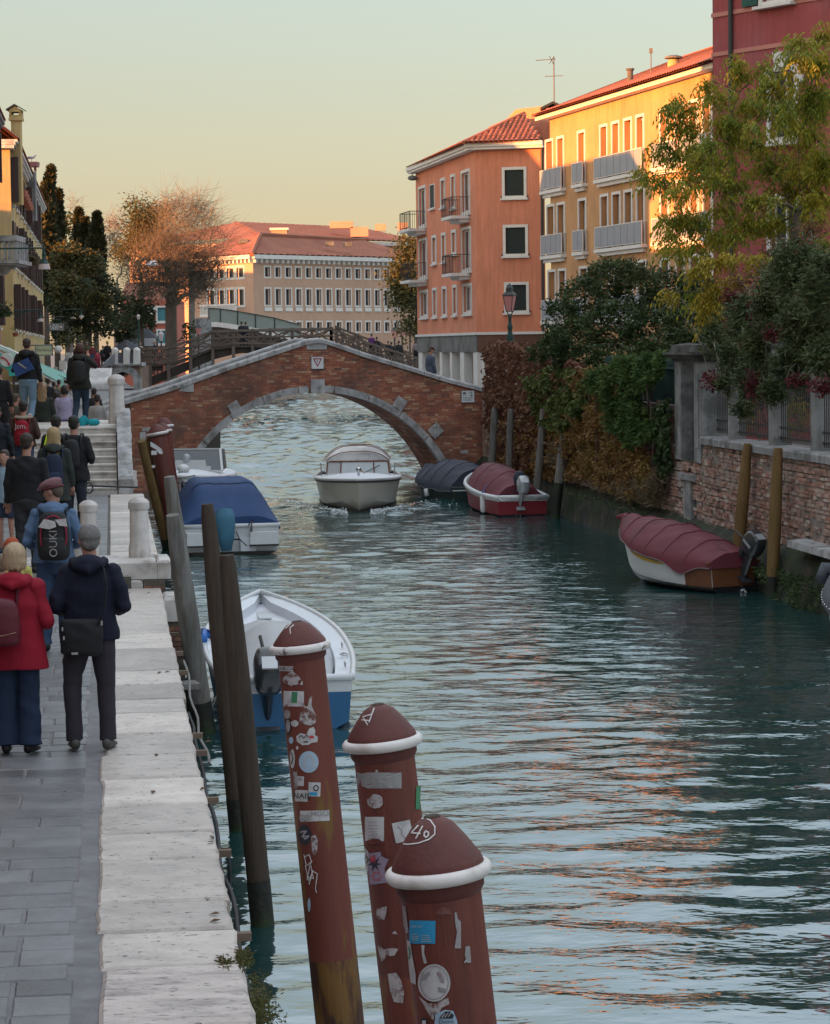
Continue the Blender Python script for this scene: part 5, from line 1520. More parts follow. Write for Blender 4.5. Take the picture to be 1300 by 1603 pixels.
mb=MB();p=P(319,540,226);mb.lathe([(1.0,-6),(.75,2.0),(.8,P(319,498,226).z-p.z)],10,p);mb.v=[tuple(Vector(q)-GL)for q in mb.v];mb.build('end_pier',m_moulding,gb_)
fq=empty('far_quay',P(640,555,292),0,'pale stone landing stage with balustrade along the far side of the canal','quay')
FQ=Vector(fq.location)
mb=MB();a_,b_=P(500,560,292),P(700,560,300);mb.prism([(a_.x,292,-1),(b_.x,300,-1),(b_.x,300,1.3),(a_.x,292,1.3)],(0,8,0));mb.v=[tuple(Vector(q)-FQ)for q in mb.v];mb.build('quay_wall',m_trim,fq)
mb=MB()
for k in range(26):
 x_=560+k*4.2;p=P(x_,560,293+k*.3);mb.box((p.x,p.y,1.85),(.16,.16,1.1))
p,q=P(560,560,293),P(668,560,300);mb.beam((p.x,p.y,2.45),(q.x,q.y,2.45),.3,.18)
mb.v=[tuple(Vector(q)-FQ)for q in mb.v];mb.build('balustrade',m_trim,fq)
m_roofdk=mat('kiosk_roof',(0.045,0.045,0.055),0.7,0.2,2,0.1,10)
m_awng=mat('grey_awning',(0.28,0.28,0.29),0.8,0.1,2,0.1,10)
rhp=P(255,545,235)
rh=Bld('coral_house',(rhp.x,235,1.7),'coral red house with blue shutters behind the bare tree','building')
O=P(190,500,235);O.z=0;U=Vector((1,.05,0)).normalized();Nn=Vector((U.y,-U.x,0));W=P(277,500,235).x-O.x
z1r=lambda x,y:(x/3.714,130+y/3.714)
hs=[]
for(x0,y0,x1,y1)in((918,1305,962,1382),(920,1440,965,1512),(870,1300,892,1330),(788,1370,832,1420)):
 ua,za=onplane(*z1r(x0,y1),O,U);ub,zb=onplane(*z1r(x1,y0),O,U);hs.append((ua,za,ub,zb))
ztr=P(255,470,235).z
rh.wall('wall',O,U,Nn,W,1,ztr,hs,m_redhouse)
for h in hs:
 w=rh.window(O,U,Nn,h,.18,.1,frame=m_trim,pane=m_bluesh,sash=1,mull=.03,inner=m_bluesh)
mb=MB();mb.prism([up(O,ztr),up(O+U*W,ztr),up(O+U*W,ztr+.1)+Vector((0,4,1.6)),up(O,ztr+.1)+Vector((0,4,1.6))],(0,.1,.1));rh.put(mb,'roof',m_rooffar)
mb=MB();mb.prism([up(O+U*W,1),up(O+U*W,ztr),up(O+U*W,ztr)+Vector((0,8,0)),up(O+U*W,1)+Vector((0,8,0))],(-.05,0,0));rh.put(mb,'wall',m_redhouse)
kc=P(219,545,195);kc.z=3.3
ki=empty('kiosk',kc,0,'small kiosk with dark pyramid roof and grey awning in front of the trees','kiosk')
sx=195/FPX
mb=MB();zz=P(219,529,195).z-kc.z;w_=29*sx
mb.add([(-w_,-w_,zz),(w_,-w_,zz),(w_,w_,zz),(-w_,w_,zz),(-w_*.45,-w_*.45,zz+.75),(w_*.45,-w_*.45,zz+.75),(w_*.45,w_*.45,zz+.75),(-w_*.45,w_*.45,zz+.75)],[(0,1,5,4),(1,2,6,5),(2,3,7,6),(3,0,4,7),(4,5,6,7),(3,2,1,0)]);mb.build('roof',m_roofdk,ki)
mb=MB();mb.add([(-w_,-w_-.02,zz-.02),(w_,-w_-.02,zz-.02),(w_,-w_-.25,zz-.65),(-w_,-w_-.25,zz-.65)],[(0,1,2,3)]);mb.build('awning',m_awng,ki)
mb=MB()
for a_ in(-1,1):
 for b_ in(-1,1):mb.box((a_*w_*.85,b_*w_*.85,zz/2-.5),(.12,.12,zz+1))
mb.box((0,.3,zz/2-.7),(w_*1.5,w_*1.2,zz+.2));mb.build('cabin',m_brownwood,ki)
pu=P(*z4(310,300),190);o=empty('parasol',(pu.x,pu.y,3.0),0,'small dark parasol in front of the kiosk','parasol')
mb=MB();mb.lathe([(1.35,pu.z-3.0-.05),(1.3,pu.z-3.0),(.05,pu.z-3+.75)],8);mb.build('canopy',m_roofdk,o);mb=MB();mb.tube([(0,0,-.5),(0,0,pu.z-3+.7)],.03,6);mb.build('pole',m_iron,o)
m_canvas=mat('white_canvas',(0.62,0.60,0.59),0.85,0.15,1.2,0.4,4,c2=(0.38,0.37,0.37),c2s=.9)
Ym=118
cv=empty('market_awning',P(140,600,Ym),0,'white canvas awning over a market stall between the trees and the stairs','awning')
CV=Vector(cv.location)
v=[P(*z8z(455,80),Ym),P(*z8z(295,100),Ym),P(*z8z(60,175),Ym-2)]
mb=MB()
nodes_t=[z8z(60,172),z8z(150,120),z8z(290,82),z8z(452,78)];nodes_m=[z8z(60,205),z8z(160,195),z8z(300,196),z8z(440,178)];nodes_b=[z8z(70,225),z8z(160,222),z8z(305,245),z8z(428,238)]
def cvf(i,j):
 a_=i*3;k=min(2,int(a_));t=a_-k
 f=lambda L_:(L_[k][0]+(L_[k+1][0]-L_[k][0])*t,L_[k][1]+(L_[k+1][1]-L_[k][1])*t)
 if j<.5:p=P(*f(nodes_t),Ym+2.2-2.2*j*2);q=P(*f(nodes_m),Ym);s_=j*2;px_=f(nodes_t);py_=f(nodes_m);return P(px_[0]+(py_[0]-px_[0])*s_,px_[1]+(py_[1]-px_[1])*s_,Ym+2.2-2.2*s_)
 s_=(j-.5)*2;px_=f(nodes_m);py_=f(nodes_b);return P(px_[0]+(py_[0]-px_[0])*s_,px_[1]+(py_[1]-px_[1])*s_,Ym-.02*s_)
mb.grid(cvf,24,8);mb.v=[tuple(Vector(q)-CV)for q in mb.v];o=mb.build('canvas',m_canvas,cv,True);
md=o.modifiers.new('t','SOLIDIFY');md.thickness=.03
mb=MB()
for(x,y)in((430,240),(300,245),(90,225)):
 p=P(*z8z(x,y),Ym+.1);mb.tube([(p.x,p.y,1.0),(p.x,p.y,p.z)],.03,6)
mb.v=[tuple(Vector(q)-CV)for q in mb.v];mb.build('pole',m_iron,cv)
m_awn=mat('mint_awning',(0.16,0.36,0.31),0.8,0.1,2,0.1,10)
m_mint=mat('mint_sign',(0.05,0.42,0.36),0.5,0.08,2,0)
def facq(px,Y_off=0):
 return LB(LY(px))
def awning(px0,y0,px1,y1,label,Y0_,Y1_,drop=1.1,out=1.5):
 a_=LB(Y0_);b_=LB(Y1_);
 za=P(px0,y0,Y0_).z
 e=empty('shop_awning',(a_.x,a_.y,za),0,label,'awning')
 A=Vector(e.location)
 mb=MB();o1=lN*out
 v=[up(a_,za),up(b_,za),up(b_+o1,za-drop),up(a_+o1,za-drop)]
 mb.prism([p-A for p in v],Vector((0,0,.04)));mb.build('canvas',m_canvas if 'white' in label else m_awn,e)
 mb=MB();v=[up(a_+o1*1.002,za-drop-.26),up(b_+o1*1.002,za-drop-.26),up(b_+o1*1.002,za-drop),up(a_+o1*1.002,za-drop)];mb.prism([p-A for p in v],lN*.03);mb.build('valance',m_awn,e)
 mb=MB();mb.beam(up(a_,za-.1)-A,up(a_+o1,za-drop-.05)-A,.05,.05);mb.beam(up(a_,za-drop)-A,up(a_+o1,za-drop-.05)-A,.05,.05);mb.build('arm',m_trim,e)
z3=lambda x,y:(x/8.908,520+y/8.908)
awning(*z3(480,215),0,0,'long sloping mint green shop awning over the quay at the left, nearer of the two',96,108,1.35,2.3)
awning(*z3(690,340),0,0,'further mint green shop awning with dark underside beyond the first',110,122,1.2,2.9)
awning(*z3(330,150),0,0,'narrow white topped awning above the shop doorway on the left',92,95,.5,1.1)
def sign_board(px0,py0,px1,py1,Y,name,label,cat,lines,mat_p,mat_t,tsize,thick=.06,frame=True):
 a_,b_=P(px0,py1,Y),P(px1,py0,Y);c_=(a_+b_)/2;w,h=(b_.x-a_.x),(b_.z-a_.z)
 e=empty(name,c_,0,label,cat)
 mb=MB();mb.box((0,0,0),(w,thick,h));mb.build('panel',mat_p,e)
 if frame:
  mb=MB()
  for(x,z,ww,hh)in((0,h/2,w+.08,.05),(0,-h/2,w+.08,.05),(-w/2,0,.05,h),(w/2,0,.05,h)):mb.box((x,0,z),(ww,thick+.03,hh))
  mb.build('frame',m_moulding,e)
 n=len(lines)
 for i,(t,sz)in enumerate(lines):
  zz=h/2-h*(i+.5)/n
  text_on(t,sz,(0,-thick/2-.012,zz),(1,0,0),(0,0,1),mat_t,e)
 return e,w,h
m_textdk=mat('dark_lettering',(0.04,0.04,0.06),0.6,0.05,3,0)
hs_,w,h=sign_board(77.5,506.5,99.5,517,128,'hotel_sign','white hanging hotel sign board on an iron bracket at the end of the left row','sign',[('HOTEL',.26),('BELLUNO',.22)],m_signw,m_textdk,.3)
mb=MB();mb.tube([(-w/2-1.6,0,h/2+.35),(w/2,0,h/2+.35)],.025,6);mb.tube([(-w*.3,0,h/2),(-w*.3,0,h/2+.35)],.015,5);mb.tube([(w*.3,0,h/2),(w*.3,0,h/2+.35)],.015,5);mb.build('bracket',m_iron,hs_)
m_ysign=mat('pale_yellow_sign',(0.50,0.47,0.30),0.6,0.1,2,0)
ys,w,h=sign_board(56,540,82,556,112,'restaurant_sign','pale yellow restaurant sign with italic name above the mint awnings','sign',[('',.1),('"Da Nono"',.17),('',.1)],m_ysign,m_textdk,.2)
mb=MB();mb.tube([(-w/2-.6,.1,h/2),(-w/2,.1,h/2)],.02,6);mb.tube([(-w/2-.6,.1,-h/2),(-w/2,.1,-h/2)],.02,6);mb.build('bracket',m_iron,ys)
p=P(90.5,547,125);o=empty('satellite_dish',p,0,'round grey white satellite dish on a pole beside the yellow sign','satellite dish')
r_=6.2/FPX*125
mb=MB();mb.lathe([(.02,.06),(r_*.6,.02),(r_,-.03),(r_*.98,-.05)],20,q=Matrix.Rotation(R(90),3,'X'));mb.build('dish',m_signw,o,True);mb=MB();mb.tube([(0,.1,0),(0,.1,-1.6)],.03,6);mb.tube([(0,-.02,-.1),(.0,-.3,-.15)],.012,5);mb.build('arm',m_iron,o)
Yp=60
p=P(10.2,563.5,Yp);r_=10.6/FPX*Yp
ph=empty('telephone_sign',p,0,'round white sign with a red telephone handset on a mint green plate','sign')
mb=MB();mb.lathe([(r_,-.03),(r_,.0),(r_*.98,.012)],28,q=Matrix.Rotation(R(90),3,'X'));mb.build('disc',m_signw,ph)
m_redp=mat('red_print',(0.45,0.015,0.04),0.5,0.05,3,0)
mb=MB();hx=[(-.68,.38),(-.45,.33),(-.15,.15),(.15,-.15),(.33,-.45),(.4,-.66)]
for k in range(len(hx)-1):mb.beam(Vector((hx[k][0]*r_,-.028,hx[k][1]*r_)),Vector((hx[k+1][0]*r_,-.028,hx[k+1][1]*r_)),.028,.012,up=(0,1,0))
mb.beam(Vector((-.78*r_,-.03,.36*r_)),Vector((-.45*r_,-.03,.36*r_)),.042,.05,up=(0,1,0));mb.beam(Vector((.28*r_,-.03,-.72*r_)),Vector((.5*r_,-.03,-.5*r_)),.042,.05,up=(0,1,0))
mb.build('handset',m_redp,ph)
mb=MB();k_=1/FPX*Yp
mb.prism([((x-10.2)*k_,.03,(563.5-y)*k_)for x,y in((-6,575),(-6,556),(0,553),(10,560),(20,570),(26,566),(27,578),(21.5,588.5),(13,588.5),(13,580),(5,575))],(0,.02,0));mb.build('back_plate',m_mint,ph)
mb=MB();mb.tube([(.15,.08,-.3),(.15,.08,-2.0)],.03,6);mb.build('pole',m_iron,ph)
m_glow=mat('lamp_glow',(0.9,0.7,0.5),0.5,0,1,0,emit=(1.0,0.72,0.45,3.0))
p=P(1,598,62);o=empty('globe_lamp',p,0,'lit warm white globe lamp at the far left edge','lamp');mb=MB();mb.sphere((0,0,0),.085,14,10);mb.build('globe',m_glow,o,True);mb=MB();mb.tube([(-.02,.0,-.8),(-.02,.0,-.09)],.025,8);mb.lathe([(.05,-.1),(.06,-.07),(.03,-.05)],10);mb.build('stem',m_iron,o)
p=P(54,560,95);o=empty('shop_lamp',p,0,'tiny bright lamp under the mint awning beside the man with the blue bag','lamp');mb=MB();mb.sphere((0,0,0),.045,10,8);mb.build('bulb',m_glow,o);mb=MB();mb.tube([(0,.02,.05),(0,.2,.35)],.012,5);mb.build('cord',m_iron,o)
m_lampgreen=mat('lamp_green',(0.015,0.05,0.045),0.5,0.15,3,0.05,20)
m_lampglass=mat('lamp_glass',(0.50,0.42,0.42),0.25,0.1,3,0)
def bracket_lamp(px,py_arm,py_b,Y,x_from,label,brace=True):
 p=P(px,py_arm,Y);k=Y/FPX;h=(py_b-py_arm)*k
 e=empty('bracket_lamp',p,0,label,'street lamp','bracket lamps on the left bank houses')
 xf=(x_from-px)*k
 mb=MB();mb.tube([(xf,0,0),(0.02,0,0)],.022 if Y<80 else .03,8)
 if brace:
  mb.tube([(xf,0,-h*.8),(xf*.8,0,-h*.35),(xf*.5,0,-.02)],.02,6)
  for t in range(4):mb.tube([(xf*.9+math.cos(a)*.09+t*.13,0,-.14-t*.0+math.sin(a)*.08)for a in np.linspace(0,5,8)],.01,4)
 mb.build('arm',m_lampgreen,e)
 s_=h/33.0
 mb=MB();mb.lathe([(.5*s_,7*s_),(1.2*s_,3*s_),(2.0*s_,-1*s_),(2.4*s_,-8*s_),(3.5*s_,-9*s_),(3.3*s_,-11*s_),(3.0*s_,-17*s_),(6.0*s_,-21.5*s_),(7.4*s_,-23.5*s_),(7.6*s_,-24.5*s_)],14);mb.build('hood',m_lampgreen,e,True,sharp=40)
 mb=MB();mb.lathe([(7.5*s_,-24.6*s_),(9.2*s_,-31*s_),(9.4*s_,-33*s_),(8.4*s_,-33*s_),(6.6*s_,-25*s_)],16);mb.build('shade',m_lampglass,e,True,sharp=40)
z2r=lambda x,y:(x/6.973,330+y/6.973)
bracket_lamp(68.6,z2r(0,404)[1],z2r(0,636)[1],62,-14,'large green bracket lamp with a pale glass shade beside the stone balcony',False)
bracket_lamp(62.5,z2r(0,1084)[1],z2r(0,1207)[1],100,21,'smaller green bracket lamp with scrolled arm in front of the yellow house')
bracket_lamp(94.5,z2r(0,1190)[1],z2r(0,1275)[1],128,80,'small dark bracket lamp hanging over the hotel sign',False)
bracket_lamp(127,484,497,150,95,'tiny pale bracket lamp in front of the dark trees',False)
Yb=82
bc=empty('stone_balcony',P(15,400,Yb),0,'white stone balcony with pillars and scrolled bracket projecting at the left edge','balcony')
BL=Vector(bc.location);k_=Yb/FPX
def bx2(x0,y0,x1,y1,dy0,dy1,mb):
 a_,b_=P(x0,y1,Yb),P(x1,y0,Yb);mb.box(((a_.x+b_.x)/2,Yb+(dy0+dy1)/2,(a_.z+b_.z)/2),(abs(b_.x-a_.x),dy1-dy0,b_.z-a_.z))
def bput(mb,n_,m_):mb.v=[tuple(Vector(p)-BL)for p in mb.v];mb.build(n_,m_,bc)
mb=MB();bx2(-12,368,26.5,377,-.05,2.6,mb);bput(mb,'rail',m_coping)
mb=MB();bx2(-12,406,30,412.5,-.1,2.7,mb);bx2(-12,412.6,26,415,-.05,2.6,mb);bput(mb,'slab',m_coping)
for x0,x1 in((4.5,9.2),(12,16.6),(19.2,26.2),(-4,.5)):
 mb=MB();bx2(x0,377.1,x1,405.9,0,.12,mb);bput(mb,'baluster',m_coping)
for kk in range(6):
 mb=MB();bx2(22.5,377.1,26.2,405.9,.35+kk*.38,.5+kk*.38,mb);bput(mb,'baluster',m_coping)
mb=MB();pr=[(-12,415.1),(25,415.1),(22,420),(15,421.5),(12,426),(8,430),(2,430.5),(-12,431)]
mb.prism([P(x,y,Yb+.4)for x,y in pr],(0,.35,0));bput(mb,'bracket',m_coping)
mb=MB();mb.prism([P(-40,300,Yb+2.75),P(-3,300,Yb+2.75),P(-3,560,Yb+2.75),P(-40,560,Yb+2.75)],(0,.2,0));bput(mb,'wall_stub',m_rose)
m_flower=leafmat('red_flower',[(0.02,0.035,0.02),(0.03,0.05,0.025),(0.25,0.01,0.05)],.2)
def flowerpot(px,py,Y,r,label,leafm,pot=True,n=220,top=.3,mat_pot=None,aspect=2):
 c=P(px,py,Y);e=empty('flower_pot' if pot else 'hanging_plant',c,0,label,'plant','plants on the left bank balconies')
 if pot:mb=MB();mb.lathe([(r*.7,-r*1.0),(r*.95,0),(r*1.05,0),(r*1.05,r*.25),(r*.8,r*.25)],12);mb.build('pot',mat_pot or m_terra,e,True,sharp=40)
 pts=[(random.gauss(0,r*.6),random.gauss(0,r*.6),top*r+abs(random.gauss(0,r*.7)))for _ in range(n)]
 fast_mesh('foliage',leaves(pts,r*.7,aspect,-.3 if pot else .3),4,leafm,e)
m_terra=mat('terracotta',(0.30,0.09,0.055),0.85,0.15,4,0.1,20)
m_plant=leafmat('pot_plant_leaf',[(0.02,0.035,0.02),(0.04,0.06,0.03),(0.07,0.09,0.05)])
m_dryp=leafmat('dry_plant_leaf',[(0.05,0.05,0.03),(0.12,0.09,0.05),(0.15,0.11,0.07)])
flowerpot(34.5,374,84,.16,'dark green hanging plant with red flowers on the balcony corner',m_flower,False,350,-1.0)
flowerpot(46,405,100,.25,'dry grey brown plant hanging beside the stone balcony',m_dryp,False,350,-.6)
flowerpot(24,522,88,.11,'terracotta pot with a spiky green plant on the yellow wall',m_plant,True,60,1.0,aspect=6)
flowerpot(6,492,80,.2,'loose bright green potted shrub at the left edge',m_plant,False,200,.0)
for k in range(5):
 p=P(37+k*2.4,303+k*5.4,118+k*4);e=empty('window_box',p,0,'terracotta window box high on the yellow house, '+('nearest','second','third','fourth','last')[k]+' of the row','window box','terracotta window boxes on the yellow house')
 mb=MB();mb.box((0,0,0),(.25,.9,.3),taper=1.15);mb.build('box',m_terra,e)
m_gull=mat('gull_feather',(0.45,0.44,0.46),0.8,0.1,8,0)
m_gulldk=mat('gull_back',(0.22,0.22,0.26),0.8,0.1,8,0)
def gull(loc,label,flying=False,s=1.0,rz=0):
 e=empty('gull',loc,rz,label,'bird')
 mb=MB()
 if not flying:
  mb.tube([(-.30,0,.17),(-.18,0,.19),(-.02,0,.22),(.12,0,.25),(.18,0,.31),(.22,0,.36),(.27,0,.35)],[.012,.045,.075,.07,.045,.042,.015],10)
  mb.tube([(.26,0,.355),(.33,0,.34)],[.013,.004],6);mb.tube([(0,.03,.16),(0,.03,0)],.008,5);mb.tube([(.02,-.03,.16),(.02,-.03,0)],.008,5)
  mb.build('body',m_gull,e,True);mb=MB();mb.tube([(-.36,0,.19),(-.15,0,.235),(.08,0,.26)],[.01,.06,.04],8,ry=[.01,.075,.06]);mb.build('wings',m_gulldk,e,True)
 else:
  mb.tube([(-.28,0,0),(-.1,0,0),(.1,0,.01),(.2,0,.02),(.28,0,.0)],[.02,.06,.06,.04,.01],8);mb.build('body',m_gull,e,True)
  mb=MB()
  for sy in(-1,1):mb.add([(.08,sy*.05,.02),(-.06,sy*.05,.02),(-.02,sy*.35,.16),(.12,sy*.35,.17),(-.12,sy*.65,.08),(.0,sy*.62,.10)],[(0,1,2,3),(3,2,4,5)])
  mb.build('wing',m_gull,e)
 return e
pg=P(49.5,253,LY(52));gull((pg.x,pg.y,pg.z),'grey and white gull standing on the chimney of the yellow house',rz=0.1)
e=gull(P(238,414,170),'white gull flying in front of the bare orange tree',True,rz=.3);e.scale=(1.6,1.6,1.6)
pl=P(799,530,84);k_=84/FPX
sl=empty('street_lamp',pl,0,'ornate green street lamp with a pink glass lantern before the orange building','street lamp')
def zl(y):return(530-y)*k_
mb=MB();prof=[(5.2,560),(5.0,531),(5.2,526),(4.0,522),(3.0,518),(4.3,514),(4.2,510),(2.6,506),(2.4,498),(3.2,496),(1.7,492)]
mb.lathe([(r*k_,zl(y))for r,y in prof],14);mb.build('post',m_lampgreen,sl,True,sharp=40)
mb=MB()
for a in(0,90,180,270):
 c,s_=math.cos(R(a+45)),math.sin(R(a+45));mb.tube([(c*1.2*k_,s_*1.2*k_,zl(494)),(c*4.5*k_,s_*4.5*k_,zl(491)),(c*6*k_,s_*6*k_,zl(487))],.8*k_,6)
mb.build('scroll_bracket',m_lampgreen,sl)
m_pinkglass=mat('pink_lamp_glass',(0.50,0.20,0.19),0.3,0.1,3,0,spec=.5)
mb=MB();mb.lathe([(6.2*k_,zl(487)),(11.2*k_,zl(463))],4,q=Matrix.Rotation(R(20),3,'Z'));mb.build('lantern_glass',m_pinkglass,sl)
mb=MB()
for a in range(4):
 t=R(20+a*90);mb.beam((math.cos(t)*6.3*k_,math.sin(t)*6.3*k_,zl(487.5)),(math.cos(t)*11.4*k_,math.sin(t)*11.4*k_,zl(462.5)),.02,.02)
 t2=R(20+a*90+90);mb.beam((math.cos(t)*6.3*k_,math.sin(t)*6.3*k_,zl(487.5)),(math.cos(t2)*6.3*k_,math.sin(t2)*6.3*k_,zl(487.5)),.025,.025)
mb.build('lantern_frame',m_iron,sl)
mb=MB();mb.lathe([(12.2*k_,zl(463.5)),(12.5*k_,zl(462)),(8.5*k_,zl(458)),(6.5*k_,zl(457)),(6.3*k_,zl(451)),(4*k_,zl(448)),(1*k_,zl(444))],4,q=Matrix.Rotation(R(20),3,'Z'));mb.build('lantern_roof',m_iron,sl)
for px,py,w_ in((618,528,'leftmost'),(630,526,'middle'),(642,526,'rightmost')):
 p=P(px,py,285);e=empty('far_lamp',(p.x,p.y,1.3),0,'pink glass lamp on a pole on the far landing stage, '+w_+' of three','street lamp','pink lamps on the far landing stage')
 mb=MB();h=p.z-1.3;mb.tube([(0,0,0),(0,0,h)],.1,6);mb.build('post',m_iron,e);mb=MB();mb.lathe([(.22,h),(.45,h+.75)],6);mb.build('lantern',m_pinkglass,e);mb=MB();mb.lathe([(.5,h+.76),(.08,h+1.15)],6);mb.build('cap',m_iron,e)
p=P(217,500,178);e=empty('lamp_post',(p.x,p.y,3.0),0,'tall thin green lamp post in front of the kiosk','street lamp');mb=MB();mb.tube([(0,0,0),(0,0,p.z-3)],.06,6);mb.build('post',m_lampgreen,e);mb=MB();mb.lathe([(.07,p.z-3),(.14,p.z-2.75),(.03,p.z-2.62)],6);mb.build('lantern',m_lampglass,e)
p=P(*z4(549,240),178);e=empty('lamp_post',(p.x,p.y,2.6),0,'dark lantern post right of the kiosk by the footbridge','street lamp');mb=MB();mb.tube([(0,0,0),(0,0,p.z-2.6)],.06,6);mb.build('post',m_iron,e);mb=MB();mb.lathe([(.10,p.z-2.6),(.2,p.z-2.1),(.05,p.z-1.9)],4);mb.build('lantern',m_lampglass,e)
p=P(*z4(810,195),174);e=empty('lamp_post',(p.x,p.y,2.6),0,'pink lantern post rising beside the timber footbridge steps','street lamp');mb=MB();mb.tube([(0,0,0),(0,0,p.z-2.6)],.06,6);mb.build('post',m_iron,e);mb=MB();mb.lathe([(.12,p.z-2.6),(.22,p.z-2.15)],4);mb.build('lantern',m_pinkglass,e);mb=MB();mb.lathe([(.25,p.z-2.14),(.06,p.z-1.85)],4);mb.build('cap',m_iron,e)
m_bark=mat('bark',(0.10,0.075,0.06),0.95,0.3,3,0.5,15)
m_twig=mat('bare_twig',(0.12,0.095,0.075),0.95,0.25,2,0)
m_twigg=mat('grey_twig',(0.16,0.14,0.12),0.95,0.25,2,0)
m_l_dark=leafmat('dark_evergreen',[(0.022,0.034,0.018),(0.042,0.056,0.026),(0.065,0.078,0.036),(0.10,0.10,0.045)],.2)
m_l_sunlit=leafmat('sunlit_evergreen',[(0.025,0.035,0.015),(0.05,0.055,0.02),(0.10,0.08,0.025),(0.16,0.11,0.03)],.15)  # evergreen leaf with the gold of low sun put into its colour
m_l_cyp=leafmat('cypress_leaf',[(0.022,0.030,0.016),(0.045,0.05,0.024),(0.10,0.07,0.03)],.15)
m_l_olive=leafmat('olive_leaf',[(0.05,0.06,0.02),(0.09,0.09,0.03),(0.16,0.12,0.04)],.3)
m_l_oran=leafmat('autumn_orange_leaf',[(0.11,0.085,0.05),(0.14,0.105,0.06),(0.17,0.13,0.075)],.2)
m_l_pink=leafmat('autumn_pink_leaf',[(0.20,0.10,0.08),(0.26,0.15,0.12),(0.20,0.13,0.10)],.3)
m_l_yel=leafmat('yellow_green_leaf',[(0.085,0.135,0.028),(0.14,0.19,0.03),(0.24,0.25,0.03),(0.38,0.30,0.035),(0.28,0.17,0.05)],.45)
m_l_yel2=leafmat('yellow_leaf',[(0.20,0.19,0.03),(0.34,0.26,0.03),(0.42,0.27,0.04)],.4)
m_l_ole=leafmat('oleander_leaf',[(0.022,0.036,0.014),(0.05,0.07,0.026),(0.085,0.105,0.042),(0.12,0.125,0.055)],.2,.55)
m_l_laur=leafmat('laurel_leaf',[(0.018,0.034,0.014),(0.034,0.058,0.02),(0.06,0.088,0.03),(0.08,0.105,0.04)],.2,.5)
m_l_ivyr=leafmat('creeper_red_leaf',[(0.09,0.035,0.025),(0.14,0.06,0.04),(0.19,0.09,0.05),(0.14,0.085,0.045)],.25)
m_l_ivyg=leafmat('creeper_green_leaf',[(0.045,0.065,0.018),(0.085,0.11,0.028),(0.13,0.14,0.04)],.25)
m_l_ivyo=leafmat('creeper_gold_leaf',[(0.14,0.09,0.03),(0.23,0.15,0.04),(0.22,0.10,0.045),(0.12,0.115,0.035)],.25)
m_l_fern=leafmat('bright_fern_leaf',[(0.03,0.065,0.02),(0.06,0.11,0.028),(0.12,0.15,0.04)],.3)
m_l_crim=leafmat('crimson_leaf',[(0.08,0.02,0.025),(0.14,0.03,0.035),(0.17,0.055,0.045)],.3)
m_l_straw=leafmat('dry_straw',[(0.13,0.09,0.05),(0.18,0.13,0.08),(0.10,0.09,0.04)],.3)
def blob_pts(clusters,Y0,n_scale,shell=0.55,fy=0.8,gap=0.25,seed=0):
 0
 rng=np.random.default_rng(seed);out=[]
 for(px,py,rx,ry,dY)in clusters:
  Y=Y0+dY;c=P(px,py,Y);ax,az=rx/FPX*Y,ry/FPX*Y;ay=max(ax,az)*fy
  n=int(n_scale*rx*ry/100.0)
  d=rng.normal(size=(n,3));d/=np.linalg.norm(d,axis=1)[:,None]
  rr=(shell+(1-shell)*rng.random(n))**0.8*(1+0.10*np.clip(rng.normal(size=n),-2,1.3))
  p=d*rr[:,None]*np.array([ax,ay,az])+np.array(c)
  sc_=2.2/max(ax,az)
  keep=np.array([mnoise.noise(Vector(q)*sc_*1.2+Vector((seed,0,0)))>-gap for q in p])if gap<1 else np.ones(n,bool)
  out.append(p[keep])
 return np.concatenate(out)
def branch_net(name,base,targets,material,parent,r0=.15,sag=0.1,jitter=.15,sides=6,rmin=.012,mesh_to=None):
 0
 rnd=random.Random(len(targets));nodes=[(Vector(base[0]),r0)]
 mb=mesh_to or MB()
 trunk=[Vector(b)for b in base]
 if len(trunk)>1:
  rad=[r0*(1-.35*i/(len(trunk)-1))for i in range(len(trunk))]
  mb.tube(trunk,rad,sides+4);nodes=[(trunk[i],rad[i])for i in range(len(trunk)//2,len(trunk))]
 top=nodes[-1][0]
 for t in sorted(targets,key=lambda t:(Vector(t)-top).length):
  t=Vector(t)
  best=min(nodes,key=lambda nd:(nd[0]-t).length+(3.0 if nd[0].z>t.z+.3 else 0)+.35*(nd[0]-top).length)
  a,ra=best;L=(t-a).length
  if L<.05:continue
  k=max(3,int(L/.5));pts=[]
  for i in range(k+1):
   s_=i/k;p=a.lerp(t,s_);p.z+=math.sin(s_*math.pi)*L*sag
   if 0<i<k:p+=Vector((rnd.gauss(0,1),rnd.gauss(0,1),rnd.gauss(0,.6)))*jitter*L*.12
   pts.append(p)
  r1=max(rmin,ra*.62);rad=[max(rmin*.6,r1*(1-.75*i/k))for i in range(k+1)]
  mb.tube(pts,rad,sides)
  for i in range(1,k):nodes.append((pts[i],rad[i]))
 if mesh_to is None:return mb
 return mb
def shift(arr,loc):return np.asarray(arr)-np.array(loc)[None,:]
